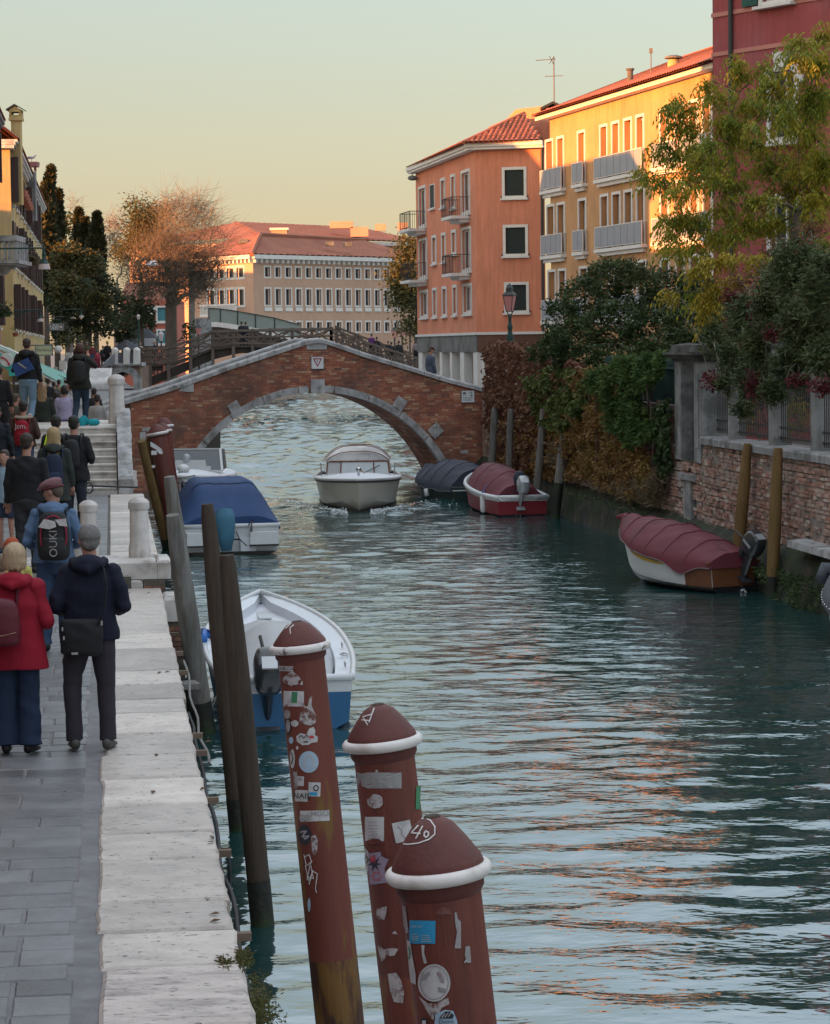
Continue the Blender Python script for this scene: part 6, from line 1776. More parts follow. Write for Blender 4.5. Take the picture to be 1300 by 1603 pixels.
def plant(name,label,cat,base,clusters,Y0,n_scale,leafm,size,aspect=2,droop=.3,trunk=None,r0=.15,group=None,shell=.5,gap=.25,seed=1,twig=None,fy=.8,extra=None,limbs=True,sub=3):
 e=empty(name,base,0,label,cat,group)
 L=Vector(base)
 pts=blob_pts(clusters,Y0,n_scale,shell,fy,gap,seed)
 fast_mesh('foliage',leaves(shift(pts,L),size,aspect,droop),4,leafm,e)
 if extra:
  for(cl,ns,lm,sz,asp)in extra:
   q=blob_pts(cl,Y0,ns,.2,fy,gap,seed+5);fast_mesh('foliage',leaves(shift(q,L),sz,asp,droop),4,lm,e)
 if limbs:
  rng=np.random.default_rng(seed);tg=[P(c[0],c[1],Y0+c[4])-L for c in clusters]
  idx=rng.integers(0,len(pts),sub*len(clusters));tg+=[Vector(p)-L for p in pts[idx]]
  mb=branch_net('b',[Vector((0,0,-0.3)),Vector((0,0,0))]+[t-L for t in(trunk or[])],tg,m_bark,e,r0)
  mb.build('trunk',twig or m_bark,e)
 return e
def onpx(px,py,Y,z=None):
 p=P(px,py,Y)
 if z is not None:p.z=z
 return p
b=onpx(138,545,190,1.7)
dark_cl=[(110,405,26,24,0),(140,420,28,26,2),(92,430,18,26,0),(160,455,26,28,3),(185,480,26,28,4),(120,460,34,30,-2),(95,480,22,30,-2),(150,500,36,30,0),(195,515,26,24,3),(105,515,28,26,0),(215,490,16,26,6),(230,510,14,20,6)]
plant('evergreen_oak','broad dark evergreen tree with a golden lit top above the hotel sign','tree',b,dark_cl,190,210,m_l_dark,.27,1.6,.1,[onpx(138,500,190),onpx(140,460,190)],.35,shell=.45,gap=.18,seed=3,fy=.7,extra=[([(108,398,30,24,-6),(140,412,26,24,-6),(90,420,18,20,-6),(132,395,10,12,-5),(105,450,30,30,-8),(150,470,28,26,-6)],190,m_l_sunlit,.26,1.6)])
for(px,top,bot,w,Y,dx,lab)in((74,265,420,17,205,3,'tallest dark cypress, with a gold lit flank, just right of the yellow house'),(90,300,430,9,207,2,'slim dark cypress close beside the tallest one'),(124,330,420,8,212,-1,'slender cypress with a lit orange tip behind the broad evergreen'),(133,345,425,12,210,0,'dense dark cypress behind the broad evergreen, second from the right'),(151,337,430,12,208,2,'pointed dark cypress furthest right, against the sky')):
 base=onpx(px,545,Y,1.7);e=empty('cypress_tree',base,0,lab,'tree','cypress trees behind the left bank')
 rng=np.random.default_rng(int(px));n=int(520*w)
 t=rng.random(n)**.8;yy=bot+60-(bot+60-top)*t
 rad=w*np.clip(np.minimum((1-t)*3.2,1),.05,1)*(.75+.35*np.abs(np.sin(t*19+rng.random(n)*1.5)))
 ang=rng.random(n)*6.28;rr=rad*(.55+.45*rng.random(n))
 k=Y/FPX
 pts=np.stack([np.array([P(px+dx*(tt-.5),y_,Y).x for tt,y_ in zip(t,yy)])+rr*np.cos(ang)*k,Y+rr*np.sin(ang)*k,np.array([P(px,y_,Y).z for y_ in yy])],axis=1)
 if w>15:
  pts[:,0]+=np.sin(t*9+px)*.25
 fast_mesh('foliage',leaves(shift(pts,base),.5,2.2,-1.2),4,m_l_cyp,e)
 mb=MB();H=P(px,top,Y).z-base.z;mb.tube([(0,0,-.3),(0,0,H*.9)],[.3,.05],8);mb.build('trunk',m_bark,e)
plant('autumn_tree','olive green broadleaf tree behind the cypresses','tree',onpx(105,545,225,1.7),[(108,350,20,18,0),(100,370,18,22,0),(122,372,16,20,0)],225,40,m_l_olive,.5,1.6,.2,[onpx(106,430,225)],.3,seed=5)
def bare_tree(name,label,base,trunk,targets,Y0,leafm,nleaf,size,r0,twigm,seed=1,ntw=60,spread=10,group=None,twl=1.4):
 rnd=random.Random(seed);e=empty(name,base,0,label,'tree',group);L=Vector(base)
 tg=[]
 for(px,py,rx,ry,dY)in targets:
  for i in range(max(1,int(rx*ry/45))):
   a=rnd.random()*6.28;q=rnd.random()**.5
   tg.append(P(px+rx*q*math.cos(a),py+ry*q*math.sin(a),Y0+dY+rnd.uniform(-1,1)*rx/FPX*Y0*.7)-L)
 mb=branch_net('b',[Vector((0,0,-.3)),Vector((0,0,0))]+[t-L for t in trunk],tg,twigm,e,r0,.08,.3,5,.035)
 mb.build('limbs',twigm,e)
 V=[]
 for t in tg:
  for k in range(ntw):
   d=Vector((rnd.gauss(0,.8),rnd.gauss(0,.6),rnd.gauss(.5,.55))).normalized()*twl*rnd.uniform(.5,1.3)
   s_=t+Vector((rnd.gauss(0,.5),rnd.gauss(0,.5),rnd.gauss(0,.5)));en=s_+d+Vector((0,0,-.1));w=.014*Y0/200
   sd=d.cross(Vector((rnd.random(),rnd.random(),rnd.random()))).normalized()*w
   V+=[tuple(s_-sd),tuple(s_+sd),tuple(en+sd*.3),tuple(en-sd*.3)]
 fast_mesh('twigs',V,4,twigm,e)
 if nleaf:
  pts=[tuple(t+Vector((rnd.gauss(0,.55),rnd.gauss(0,.55),rnd.gauss(.1,.5))))for t in tg for _ in range(nleaf)]
  fast_mesh('foliage',leaves(pts,size,1.7,.3),4,leafm,e)
 return e
bare_tree('bare_autumn_tree','large orange brown autumn tree with bare twigs in front of the tan building',onpx(267,545,182,1.9),[onpx(268,480,182),onpx(270,450,182)],[(258,400,42,34,0),(290,410,36,40,2),(235,425,30,28,-2),(310,440,26,36,2),(270,445,34,26,-2),(215,440,18,18,0),(330,430,18,30,1)],182,m_l_oran,20,.17,.55,m_twig,3,42,twl=1.7)
bare_tree('bare_grey_tree','tall thin branched grey brown tree behind the orange one against the sky',onpx(300,545,200,1.9),[onpx(300,420,200)],[(262,325,24,16,0),(300,335,24,26,0),(325,355,20,26,0),(280,350,30,20,0),(340,385,18,22,0)],200,m_l_pink,6,.16,.35,m_twigg,4,34,twl=1.9)
bare_tree('olive_autumn_tree','yellow green autumn tree left of the orange one, its top lit by the sun',onpx(222,545,205,1.9),[onpx(222,440,205)],[(222,335,20,16,0),(240,340,22,20,0),(212,365,22,24,0),(235,370,26,24,0),(205,395,22,18,0)],205,m_l_olive,130,.24,.35,m_bark,5,12)
bare_tree('pink_autumn_tree','small rosy tinted autumn tree between the cypresses and the olive coloured tree',onpx(182,545,222,1.9),[onpx(182,460,222)],[(180,365,14,18,0),(185,395,16,20,0),(178,345,8,8,0)],222,m_l_pink,25,.28,.3,m_twigg,6,40)
bare_tree('bare_grey_tree','tiny bare pale tree on the skyline between the cypresses',onpx(112,545,260,1.9),[onpx(112,400,260)],[(112,318,10,9,0),(105,330,8,8,0)],260,m_l_pink,0,.28,.25,m_twigg,7,30)
plant('pine_tree','dark green shrub tree beside the trunk near the footbridge','tree',onpx(225,545,184,1.9),[(225,470,20,26,0),(208,500,20,20,0),(297,520,12,18,-3),(232,495,14,18,0)],184,70,m_l_dark,.35,2,.0,[onpx(222,510,184)],.2,seed=7)
plant('garden_shrub','low pale green shrubs at the foot of the broad evergreen','shrub',onpx(110,545,150,1.7),[(100,535,16,14,0),(120,525,12,16,0),(80,540,12,10,0),(140,540,14,10,0)],150,60,m_l_olive,.2,2,.2,None,.05,seed=8)
bare_tree('poplar_tree','yellow green autumn tree hanging against the left side of the orange building',onpx(650,560,200,1.3),[onpx(655,470,200)],[(642,395,14,20,0),(632,430,18,26,0),(640,465,18,26,0),(628,455,14,22,0),(645,500,14,20,0),(648,380,8,10,0)],200,m_l_olive,120,.30,.3,m_bark,9,8)
fast_mesh('dummy',[(0,0,-50),(0,.01,-50),(.01,.01,-50)],3,m_bark)
bpy.data.objects.remove(bpy.data.objects['dummy'])
hedge=[(880,500,30,40,0),(915,470,40,38,2),(955,440,40,34,3),(1000,455,44,40,3),(1050,460,46,40,2),(1095,470,40,44,0),(900,530,44,30,-2),(960,510,50,40,-3),(1020,520,50,40,-4),(1080,520,44,44,-5),(870,540,26,22,-3),(1130,500,40,50,-6),(900,560,40,24,-3),(960,560,44,26,-5),(1020,560,36,30,-8),(850,555,24,18,0)]
plant('laurel_hedge','big dark green laurel and oleander bush rising behind the creeper covered wall','bush',Vector((6.5,66,1.5)),hedge,66,105,m_l_laur,.15,3.0,-.4,None,.08,seed=11,gap=.22,shell=.6,fy=.55,extra=[([(955,420,34,18,0),(920,445,22,14,0),(1000,430,36,18,0),(985,412,14,8,0),(930,428,12,8,0)],90,m_l_ole,.20,5)])
def wall_creeper(name,label,uv_fn,n,leafm,size,aspect,seed,droop=.8,cat='creeper',bulge=.35,stems=True):
 rng=np.random.default_rng(seed);pts=[]
 while len(pts)<n:
  k=4000
  xs=rng.random(k);
  for x in xs:
   px,py=uv_fn(rng,x)
   ln=onplane(px,py,WA+WN*.2,WU)
   u_,z_=ln
   b=bulge*(.5+.5*mnoise.noise(Vector((u_*.9,z_*1.6,seed))))+.25*mnoise.noise(Vector((u_*2.5,z_*4,seed+3)))
   if mnoise.noise(Vector((u_*1.4,z_*3.0,seed+7)))<-.42:continue
   p=Wp(u_,z_,max(.04,.1+b*(.6+.4*rng.random())))
   pts.append(tuple(p))
   if len(pts)>=n:break
 base=Vector(pts[0]);base.z=.9
 e=empty(name,base,0,label,cat,None)
 fast_mesh('foliage',leaves(shift(pts,base),size,aspect,droop),4,leafm,e)
 mb=MB();rnd=random.Random(seed)
 for i in range(14 if stems else 0):
  p=Vector(pts[rnd.randrange(len(pts))]);q=Vector((p.x,p.y,3.2));w_=[q,q.lerp(p,.5)+WU*rnd.uniform(-.3,.3),p]
  mb.tube([x-base for x in w_],[.02,.015,.008],5)
 if stems:mb.build('stem',m_bark,e,kind='stuff')
 return e
def poly_sampler(poly):
 xs=[p[0]for p in poly];ys=[p[1]for p in poly]
 def inside(x,y):
  c=False;n=len(poly)
  for i in range(n):
   (x1,y1),(x2,y2)=poly[i],poly[(i+1)%n]
   if(y1>y)!=(y2>y)and x<(x2-x1)*(y-y1)/(y2-y1)+x1:c=not c
  return c
 def f(rng,_):
  while True:
   x,y=rng.uniform(min(xs),max(xs)),rng.uniform(min(ys),max(ys))
   if inside(x,y):return x,y
 return f
wall_creeper('red_creeper','dark red brown creeper covering the wall next to the right end of the brick bridge',poly_sampler([(758,545),(790,532),(830,545),(850,560),(905,565),(925,580),(905,620),(860,650),(870,690),(830,735),(775,745),(766,640)]),15000,m_l_ivyr,.13,1.4,21)
wall_creeper('green_creeper','bright olive green creeper patch in the middle of the overgrown wall',poly_sampler([(835,590),(870,572),(915,578),(935,600),(925,650),(890,680),(850,655),(835,620)]),9000,m_l_ivyg,.13,1.4,22,bulge=.55)
wall_creeper('gold_creeper','yellow and orange hanging creeper trailing down towards the water',poly_sampler([(905,580),(975,570),(1000,640),(1015,700),(1035,760),(1010,785),(975,770),(900,740),(880,700),(895,650),(915,620)]),13000,m_l_ivyo,.11,1.8,23,bulge=.5)
wall_creeper('dark_creeper','dull brown green creeper hanging low between the mooring posts',poly_sampler([(790,660),(900,640),(960,650),(960,740),(900,750),(830,748),(780,740)]),11000,m_l_ivyo,.11,1.6,26,bulge=.35)
wall_creeper('fern_bush','fresh green feathery bush spilling over the wall left of the stone gate',poly_sampler([(950,580),(985,560),(1040,552),(1043,590),(1010,620),(1040,680),(1005,700),(985,680),(960,660),(975,620),(940,610)]),9000,m_l_fern,.16,3.2,24,bulge=.8,droop=.2,cat='bush')
wall_creeper('dry_grass','tufts of dry straw coloured weeds growing at the foot of the wall',poly_sampler([(835,715),(880,690),(900,720),(890,748),(850,745),(990,760),(1040,745),(1035,790),(1000,785)]),3500,m_l_straw,.22,8,25,droop=-.2,cat='weeds',bulge=.4,stems=False)
wall_creeper('ivy_strand','narrow dark ivy strand climbing beside the left pier of the stone gate',poly_sampler([(1022,640),(1046,620),(1048,720),(1035,760),(1025,700)]),1800,m_l_laur,.10,1.4,27,bulge=.25,cat='ivy')
plant('red_creeper_mound','rounded dark red creeper mound on top of the wall below the street lamp','creeper',onpx(800,560,80,2.8),[(788,548,26,16,0),(815,552,24,15,-1),(770,556,14,14,0),(842,560,20,12,-3)],80,230,m_l_ivyr,.13,1.4,.3,None,.05,seed=31,gap=.5,fy=.5)
wall_creeper('moss_tufts','green algae and moss tufts on the wet footing of the right wall',poly_sampler([(1200,880),(1300,905),(1300,960),(1220,935),(1205,905),(1000,790),(890,765),(905,775),(1040,815),(1190,880)]),3500,m_l_laur,.045,1.5,28,bulge=.7,cat='moss',stems=False)['kind']='stuff'
Yt=53.0
ycl=[]
def z66(x,y):return(980+x/3.083,y/3.083)
for(x,y,rx,ry,d)in((250,470,50,40,0),(210,500,45,40,0),(300,520,60,45,0),(230,590,50,50,0),(310,600,60,60,1),(400,400,50,45,0),(440,460,70,60,0),(170,690,60,50,0),(230,740,70,50,0),(60,810,45,25,-1),(110,850,55,35,-1),(190,870,80,50,0),(270,920,70,50,0),(340,700,70,70,1),(350,850,80,60,1),(200,1060,70,40,0),(280,1040,70,50,0),(210,1130,60,50,0),(250,1200,70,50,0),(350,1080,70,60,1),(540,290,45,40,0),(560,350,60,60,0),(660,320,50,50,0),(700,400,90,70,1),(830,190,50,50,0),(830,280,90,70,0),(950,160,60,60,0),(940,280,80,90,0),(600,500,100,80,1),(760,520,110,90,1),(900,440,100,90,0),(480,600,80,70,0),(620,680,100,80,0),(480,780,80,60,-1),(700,790,110,80,1),(520,880,90,70,0),(640,950,90,60,0),(900,650,110,90,1),(860,800,110,90,2),(960,760,80,80,0),(780,900,90,70,1),(920,920,90,80,2),(730,1060,80,50,0),(860,1050,80,40,1),(600,1060,80,60,0),(470,1000,70,60,0)):
 px,py=z66(x,y);ycl.append((px,py,rx/3.083,ry/3.083,d*1.0+random.uniform(-1,1)))
yel_low=[(*z66(x,y),rx/3.083,ry/3.083,d)for(x,y,rx,ry,d)in((330,1300,70,45,-1),(220,1410,65,30,-1),(400,1250,80,45,-1),(640,1230,100,35,-1),(420,1380,60,50,-1),(390,1450,70,60,-1),(400,1550,40,50,-1),(520,1350,90,50,0),(500,1240,80,40,-1))]
def pinnate(clusters,Y0,dens,leaflet,seed):
 0
 rng=np.random.default_rng(seed);stalks=blob_pts(clusters,Y0,dens,.0,.8,.38,seed)
 n=len(stalks);ang=rng.random(n)*6.28;L=.26*(0.7+.6*rng.random(n))
 P0=stalks;D=np.stack([np.cos(ang),np.sin(ang),-.1+.3*rng.random(n)],1);out=[]
 for k in range(4):
  s_=(k+.6)/4
  c=P0+D*(L*s_)[:,None]-np.array([0,0,1])*(L*1.1*s_**2)[:,None]
  tang=D-np.array([0,0,2.2])*s_;tang/=np.linalg.norm(tang,axis=1)[:,None]
  side=np.cross(tang,np.array([0,0,1.0]));side/=np.linalg.norm(side,axis=1)[:,None]+1e-6
  for sg in((-1,1)if k<3 else(0,)):
   d=side*sg*.8+tang*.55-np.array([0,0,.45]);d/=np.linalg.norm(d,axis=1)[:,None]
   w=np.cross(d,np.array([.3,.2,1.0]));w/=np.linalg.norm(w,axis=1)[:,None]+1e-6
   ll=leaflet*(0.8+.4*rng.random(n))
   out.append(np.stack([c,c+d*(ll*.5)[:,None]+w*(ll*.17)[:,None],c+d*ll[:,None]-np.array([0,0,.01]),c+d*(ll*.5)[:,None]-w*(ll*.17)[:,None]],1))
 return np.concatenate(out).reshape(-1,3)
rt_=random.Random(77)
ycl=[(a,b,c*1.25,d*1.2,f+rt_.uniform(-1.2,1.2))for a,b,c,d,f in ycl]
for _ in range(50):
 a_,b_=rt_.uniform(1085,1300),rt_.uniform(130,480)
 if b_<130+(1300-a_)*.35:continue
 ycl.append((a_,b_,rt_.uniform(14,30),rt_.uniform(12,24),rt_.uniform(-1.5,2)))
tb=onpx(1232,640,Yt,1.5)
yt=empty('box_elder_tree',tb,0,'yellow green autumn tree with drooping compound leaves leaning over the garden wall','tree')
fast_mesh('foliage',shift(pinnate(ycl,Yt,11,.115,41),tb),4,m_l_yel,yt)
fast_mesh('low_foliage',shift(pinnate(yel_low,Yt-2,12,.12,42),tb),4,m_l_yel2,yt)
rng_=random.Random(5)
tg=[P(c[0]+rng_.uniform(-.3,.3)*c[2],c[1]+rng_.uniform(-.3,.5)*c[3],Yt+c[4])-tb for c in ycl+yel_low for _ in range(2)]
mb=branch_net('b',[Vector((0,0,-.3)),Vector((0,0,0)),onpx(1225,560,Yt)-tb,onpx(1228,500,Yt)-tb,onpx(1235,430,Yt)-tb,onpx(1250,330,Yt)-tb],tg,m_bark,yt,.13,.05,.3,5,.010)
mb.build('trunk',m_bark,yt)
ocl=[(1250,420,50,50,0),(1290,450,40,60,0),(1215,470,44,50,1),(1170,500,40,44,1),(1265,510,50,50,0),(1200,540,46,44,0),(1150,560,30,30,0),(1245,570,44,40,0),(1180,595,34,34,-1),(1290,560,30,40,0),(1215,610,24,28,-1),(1140,600,18,22,-1),(1165,640,18,18,-1.5),(1120,530,24,30,2)]
Yw_=lambda px:11.55/((px-650)/FPX+.1174)
ocl=[(a,b,c,d,Yw_(a)+.35-45.5)for a,b,c,d,f in ocl]
plant('oleander_bush','large grey green oleander bush hanging over the iron railing','bush',onpx(1220,640,46.5,1.5),ocl,45.5,120,m_l_ole,.17,5.5,.0,None,.06,seed=51,gap=.2,shell=.3,fy=.5,twig=m_twigg,sub=5)
rcl=[(1190,480,24,22,-1),(1175,540,16,16,-1),(1180,600,16,24,-2),(1120,600,22,16,-1),(1250,595,22,12,-2),(1290,605,26,18,-2),(1215,520,22,18,-2),(1110,590,14,14,-1),(1145,465,20,18,-1),(1060,470,6,6,-1),(1185,500,8,6,-3)]
rcl=[(a,b,c,d,Yw_(a)-.3-46)for a,b,c,d,f in rcl]
plant('russet_bush','loose russet brown foliage mingling with the oleander below the yellow green tree','bush',onpx(1240,640,44.5,1.5),[(1160,445,30,26,5),(1200,430,34,24,4),(1250,400,40,30,3),(1290,420,24,34,1),(1225,470,30,22,1),(1150,490,20,20,4),(1270,360,30,26,4),(1215,390,30,22,5)],44,45,m_l_ivyr,.10,3.0,.2,None,.03,seed=57,gap=.2,shell=.0,fy=.5,sub=6,twig=m_twig)
plant('red_vine','thin crimson leaved vine twining through the oleander and the railing','vine',onpx(1190,660,46.5,2.6),rcl,46,110,m_l_crim,.085,2.0,.4,None,.02,seed=52,gap=.1,shell=.1,fy=.4,sub=6,twig=m_twig)
plant('garden_bush','yellowing garden bush glimpsed through the iron railing','bush',onpx(1250,700,47,1.5),[(1245,650,26,30,0),(1290,650,20,26,0),(1160,650,30,26,2),(1115,640,16,30,4)],47.5,70,m_l_yel2,.09,2,.2,None,.04,seed=53,gap=.2,fy=.5)
plant('garden_bush','dark laurel filling the garden behind the gate and the crimson house','bush',Vector((8.6,56,1.5)),[(1120,590,60,60,0),(1190,580,60,60,-2),(1250,590,60,60,-3),(1300,560,50,70,-3),(1075,560,40,50,2)],57,60,m_l_laur,.15,3,0,None,.06,seed=54,gap=.5,fy=.3)
m_hullw=mat('white_hull',(0.55,0.56,0.57),0.3,0.10,1.5,0.02,20,spec=.5)
m_deckw=mat('white_deck',(0.62,0.63,0.67),0.45,0.08,1.5,0.03,40)
m_hullblk=mat('black_hull',(0.015,0.015,0.018),0.3,0.1,2,0,spec=.5)
m_hullblue=mat('blue_hull',(0.015,0.10,0.23),0.35,0.12,2,0.02,20,spec=.5)
m_hullgrey=mat('varnish_grey_hull',(0.50,0.48,0.42),0.25,0.12,1.2,0.02,20,c2=(0.43,0.41,0.36),c2s=1.2,spec=.5)
m_hullred=mat('red_hull',(0.20,0.02,0.03),0.35,0.12,2,0.02,20,spec=.5)
m_hullgreen=mat('dark_green_hull',(0.02,0.035,0.032),0.4,0.12,2,0.02,20)
m_varn=mat('varnished_wood',(0.15,0.055,0.025),0.35,0.25,6,0.1,30,stretch=(1,1,6),spec=.5)
m_yelstripe=mat('yellow_stripe',(0.48,0.28,0.02),0.4,0.1,2,0)
m_cblue=mat('blue_canvas',(0.018,0.05,0.14),0.75,0.18,1.2,0.25,5,sheen=.2)
m_cmar=mat('maroon_canvas',(0.13,0.024,0.036),0.7,0.2,1.2,0.25,5,sheen=.2,c2=(0.11,0.03,0.04),c2s=1.5)
m_cnavy=mat('navy_canvas',(0.035,0.04,0.06),0.75,0.2,1.2,0.25,5,sheen=.2)
m_cgrey=mat('grey_canvas',(0.42,0.42,0.43),0.8,0.12,1.2,0.25,5)
m_cteal=mat('teal_canvas',(0.04,0.13,0.20),0.75,0.2,2,0.25,5,sheen=.2)
m_cowl=mat('black_cowling',(0.03,0.032,0.037),0.25,0.1,3,0,spec=.6)
m_cowlg=mat('silver_cowling',(0.38,0.40,0.42),0.3,0.1,3,0,spec=.6,metal=.3)
m_steel=mat('steel',(0.55,0.55,0.56),0.25,0.1,3,0,metal=.9)
m_smoke=mat('smoked_glass',(0.03,0.04,0.05),0.08,0.05,3,0,spec=.8)
m_cabglass=mat('cabin_glass',(0.42,0.45,0.47),0.08,0.05,3,0,spec=.8)
m_fend=mat('fender_white',(0.60,0.60,0.60),0.4,0.1,4,0)
m_blueplast=mat('blue_plastic',(0.02,0.12,0.40),0.5,0.1,4,0)
class Hull:
 def __init__(s,L,B,fb0,fb1,tr=.75,p=2.2,draft=.35,rake=.6,mid=.35,flare=.15,full=1.0):
  s.__dict__.update(L=L,B=B,fb0=fb0,fb1=fb1,tr=tr,p=p,draft=draft,rake=rake,mid=mid,flare=flare,full=full)
 def hb(s,t):
  if t<s.mid:q=s.tr+(1-s.tr)*math.sin(t/s.mid*math.pi/2)
  else:q=max(0,1-((t-s.mid)/(1-s.mid))**s.p)**s.full
  return s.B/2*q
 def sheer(s,t):return s.fb0+(s.fb1-s.fb0)*t**1.9
 def keel(s,t):return-s.draft+(s.draft+.15)*max(0,(t-.6)/.4)**2
 def pt(s,t,v,side):
  zs,zk=s.sheer(t),s.keel(t);h=s.hb(t)
  x=s.L*t-s.rake*(v**1.2)*t**4
  y=h*(1-s.flare*v*(0.6+1.2*t))if v<.62 else h*(1-s.flare*.62*(0.6+1.2*t))*(1-((v-.62)/.38))**.9
  return Vector((x,side*y,zs+(zk-zs)*v))
def hull_mesh(h,mats,bands,e,name='hull',nt=26,vs=None):
 0
 vs=vs or[0,.04,.12,.2,.28,.36,.45,.55,.62,.72,.85,1.0]
 mb=MB()
 for side in(1,-1):
  base=len(mb.v)
  for i in range(nt+1):
   t=1-(1-i/nt)**1.35
   for v in vs:mb.v.append(tuple(h.pt(t,v,side)))
  n=len(vs)
  for i in range(nt):
   for j in range(n-1):
    a=base+i*n+j;f=(a,a+n,a+n+1,a+1)if side>0 else(a,a+1,a+n+1,a+n)
    vm=(vs[j]+vs[j+1])/2;mi=sum(vm>b for b in bands)
    mb.f.append(f);mb.m.append(mi)
 n=len(vs)
 for j in range(n-1):
  a,b=h.pt(0,vs[j],1),h.pt(0,vs[j+1],1);c,d=h.pt(0,vs[j+1],-1),h.pt(0,vs[j],-1)
  vm=(vs[j]+vs[j+1])/2;mi=sum(vm>b_ for b_ in bands)
  mb.add([a,b,c,d],[(0,1,2,3)],mi)
 return mb.build(name,mats,e,True,sharp=35)
def gunwale(h,m_,e,w=.035,z=.0,t0=0,t1=1,name='gunwale',transom=True):
 mb=MB();ts=[1-(1-i/24)**1.35 for i in range(25)]
 left=[h.pt(t,0,1)+Vector((0,0,z))for t in ts];right=[h.pt(t,0,-1)+Vector((0,0,z))for t in ts][::-1]
 mb.tube(left+right[1:],w,8)
 if transom:mb.tube([left[0],right[-1]],w,8)
 return mb.build(name,m_,e,True)
def cover(h,m_,e,ridge,t0=0,t1=1,over=.04,drop=.1,ribs=0,amp=.0,name='cover',k=2.2,folds=0.0,seed=0,tail=None):
 mb=MB();nu,nv=48,22
 def f(i,j):
  t=t0+(t1-t0)*i;v=j*2-1
  tt=min(max(t,0),.9995);hb=h.hb(tt)+over;zs=h.sheer(tt)
  hh=ridge(t)
  x=h.L*t
  if t>.96:hb=max(hb*.9,.03)
  a=abs(v)
  if a<.88:
   s_=a/.88;y=hb*s_;z=zs+.03+hh*(1-s_**k)
   if ribs:
    c=(t*ribs)%1.0;z-=amp*math.sin(c*math.pi)*(1-s_**2)*(.6+.4*s_)
   if folds:z+=folds*mnoise.noise(Vector((t*14,v*5,seed)))*(1-s_**3)
  else:
   s_=(a-.88)/.12;y=hb+.01*s_;z=zs+.03-(drop*(1+.35*math.sin(t*31+seed)*.5+.3*mnoise.noise(Vector((t*9,seed,0)))))*s_
   if tail:z-=tail(t)*s_
  return Vector((x,math.copysign(y,v),z))
 mb.grid(f,nu,nv)
 if ribs:
  ms=MB()
  for k_ in range(1,int(ribs)+1):
   t_=k_/ribs
   if t0+.03<t_<min(t1,.93):ms.tube([f((t_-t0)/(t1-t0),j/nv)+Vector((0,0,.006))for j in range(1,nv)],.008,5)
  if ms.v:ms.build('cover_seam',m_,e)
  ml=MB();ml.tube([f(i/30,0)+Vector((0,-.006,.015))for i in range(31)],.007,5);ml.tube([f(i/30,1)+Vector((0,.006,.015))for i in range(31)],.007,5);ml.build('lashing_cord',m_rope,e)
 mb2=MB();pr=[f(0,j/nv)for j in range(nv+1)];lo=[Vector((p.x-.01,p.y,min(p.z,h.sheer(0)-drop*.8)))for p in pr]
 for j in range(nv):mb.add([pr[j],pr[j+1],lo[j+1],lo[j]],[(0,1,2,3)])
 o=mb.build(name,m_,e,True)
 return o
def outboard(e,loc,tilt=40,s=1.0,cow=None,rz=0,mid=None,yaw=0,name='outboard_motor'):
 o=empty(name,loc,0);o.parent=e;o.rotation_euler=(0,R(-tilt),R(rz));o.scale=(s,s,s)
 mb=MB()
 def shell(rows,nm,mt):
  mb=MB();n=28;base=0
  for z,x0,x1,w in rows:
   for j in range(n):
    a=6.2832*j/n;c,s__=math.cos(a),math.sin(a)
    mb.v.append(((x0+x1)/2+(x1-x0)/2*math.copysign(abs(c)**.62,c),w*math.copysign(abs(s__)**.62,s__),z))
  for k in range(len(rows)-1):
   for j in range(n):mb.f.append((k*n+j,k*n+(j+1)%n,(k+1)*n+(j+1)%n,(k+1)*n+j));mb.m.append(0)
  mb.f.append(tuple(range(n))[::-1]);mb.m.append(0);mb.f.append(tuple((len(rows)-1)*n+j for j in range(n)));mb.m.append(0)
  return mb.build(nm,mt,o,True,sharp=32)
 shell([(.02,-.22,.06,.10),(.06,-.30,.10,.14),(.14,-.34,.12,.155),(.16,-.34,.12,.155)],'lower_cowling',mid or m_cowl)
 shell([(.162,-.345,.125,.16),(.30,-.36,.11,.16),(.42,-.33,.06,.145),(.47,-.28,.0,.12),(.49,-.22,-.06,.08)],'cowling',cow or m_cowl)
 mb=MB()
 for sd in(-1,1):mb.box((-.12,sd*.163,.26),(.26,.006,.05))
 mb.box((-.22,0,.485),(.16,.16,.02));mb.build('cowling_stripe',m_cowlg,o)
 mb=MB();mb.tube([(-.10,0,.14),(-.10,0,-.05),(-.13,0,-.35),(-.16,0,-.62)],[.075,.065,.05,.04],12,ry=[.15,.13,.12,.10],up=(1,0,0));mb.build('leg',mid or cow or m_cowl,o,True,sharp=50)
 mb=MB();mb.box((-.24,0,-.47),(.26,.24,.02));mb.tube([(.0,0,-.66),(-.15,0,-.66),(-.36,0,-.66)],[.02,.055,.04],10);mb.prism([(-.05,-.012,-.70),(-.2,-.012,-.70),(-.16,-.012,-.86),(-.1,-.012,-.84)],(0,.024,0));mb.build('gearcase',mid or m_cowl,o,False)
 mb=MB()
 for k in range(3):
  a=R(120*k+15);c,s_=math.cos(a),math.sin(a)
  mb.add([(-.37,.03*c,-.66+.03*s_),(-.39,.12*c-.05*s_,-.66+.12*s_+.05*c),(-.43,.16*c,-.66+.16*s_),(-.44,.11*c+.06*s_,-.66+.11*s_-.06*c)],[(0,1,2,3)])
 mb.tube([(-.34,0,-.66),(-.46,0,-.66)],[.04,.025],10);mb.build('propeller',m_steel,o)
 mb=MB();mb.box((.02,0,.0),(.10,.22,.26));mb.tube([(.0,0,.1),(.2,.03,.16),(.45,.06,.14)],.02,6);mb.build('bracket',m_iron,o)
 return o
def boat(name,label,stern,bow,cat='boat',group=None,z=0):
 d=Vector((bow[0]-stern[0],bow[1]-stern[1]))
 e=empty(name,(stern[0],stern[1],z),math.atan2(d.y,d.x),label,cat,group)
 return e,d.length
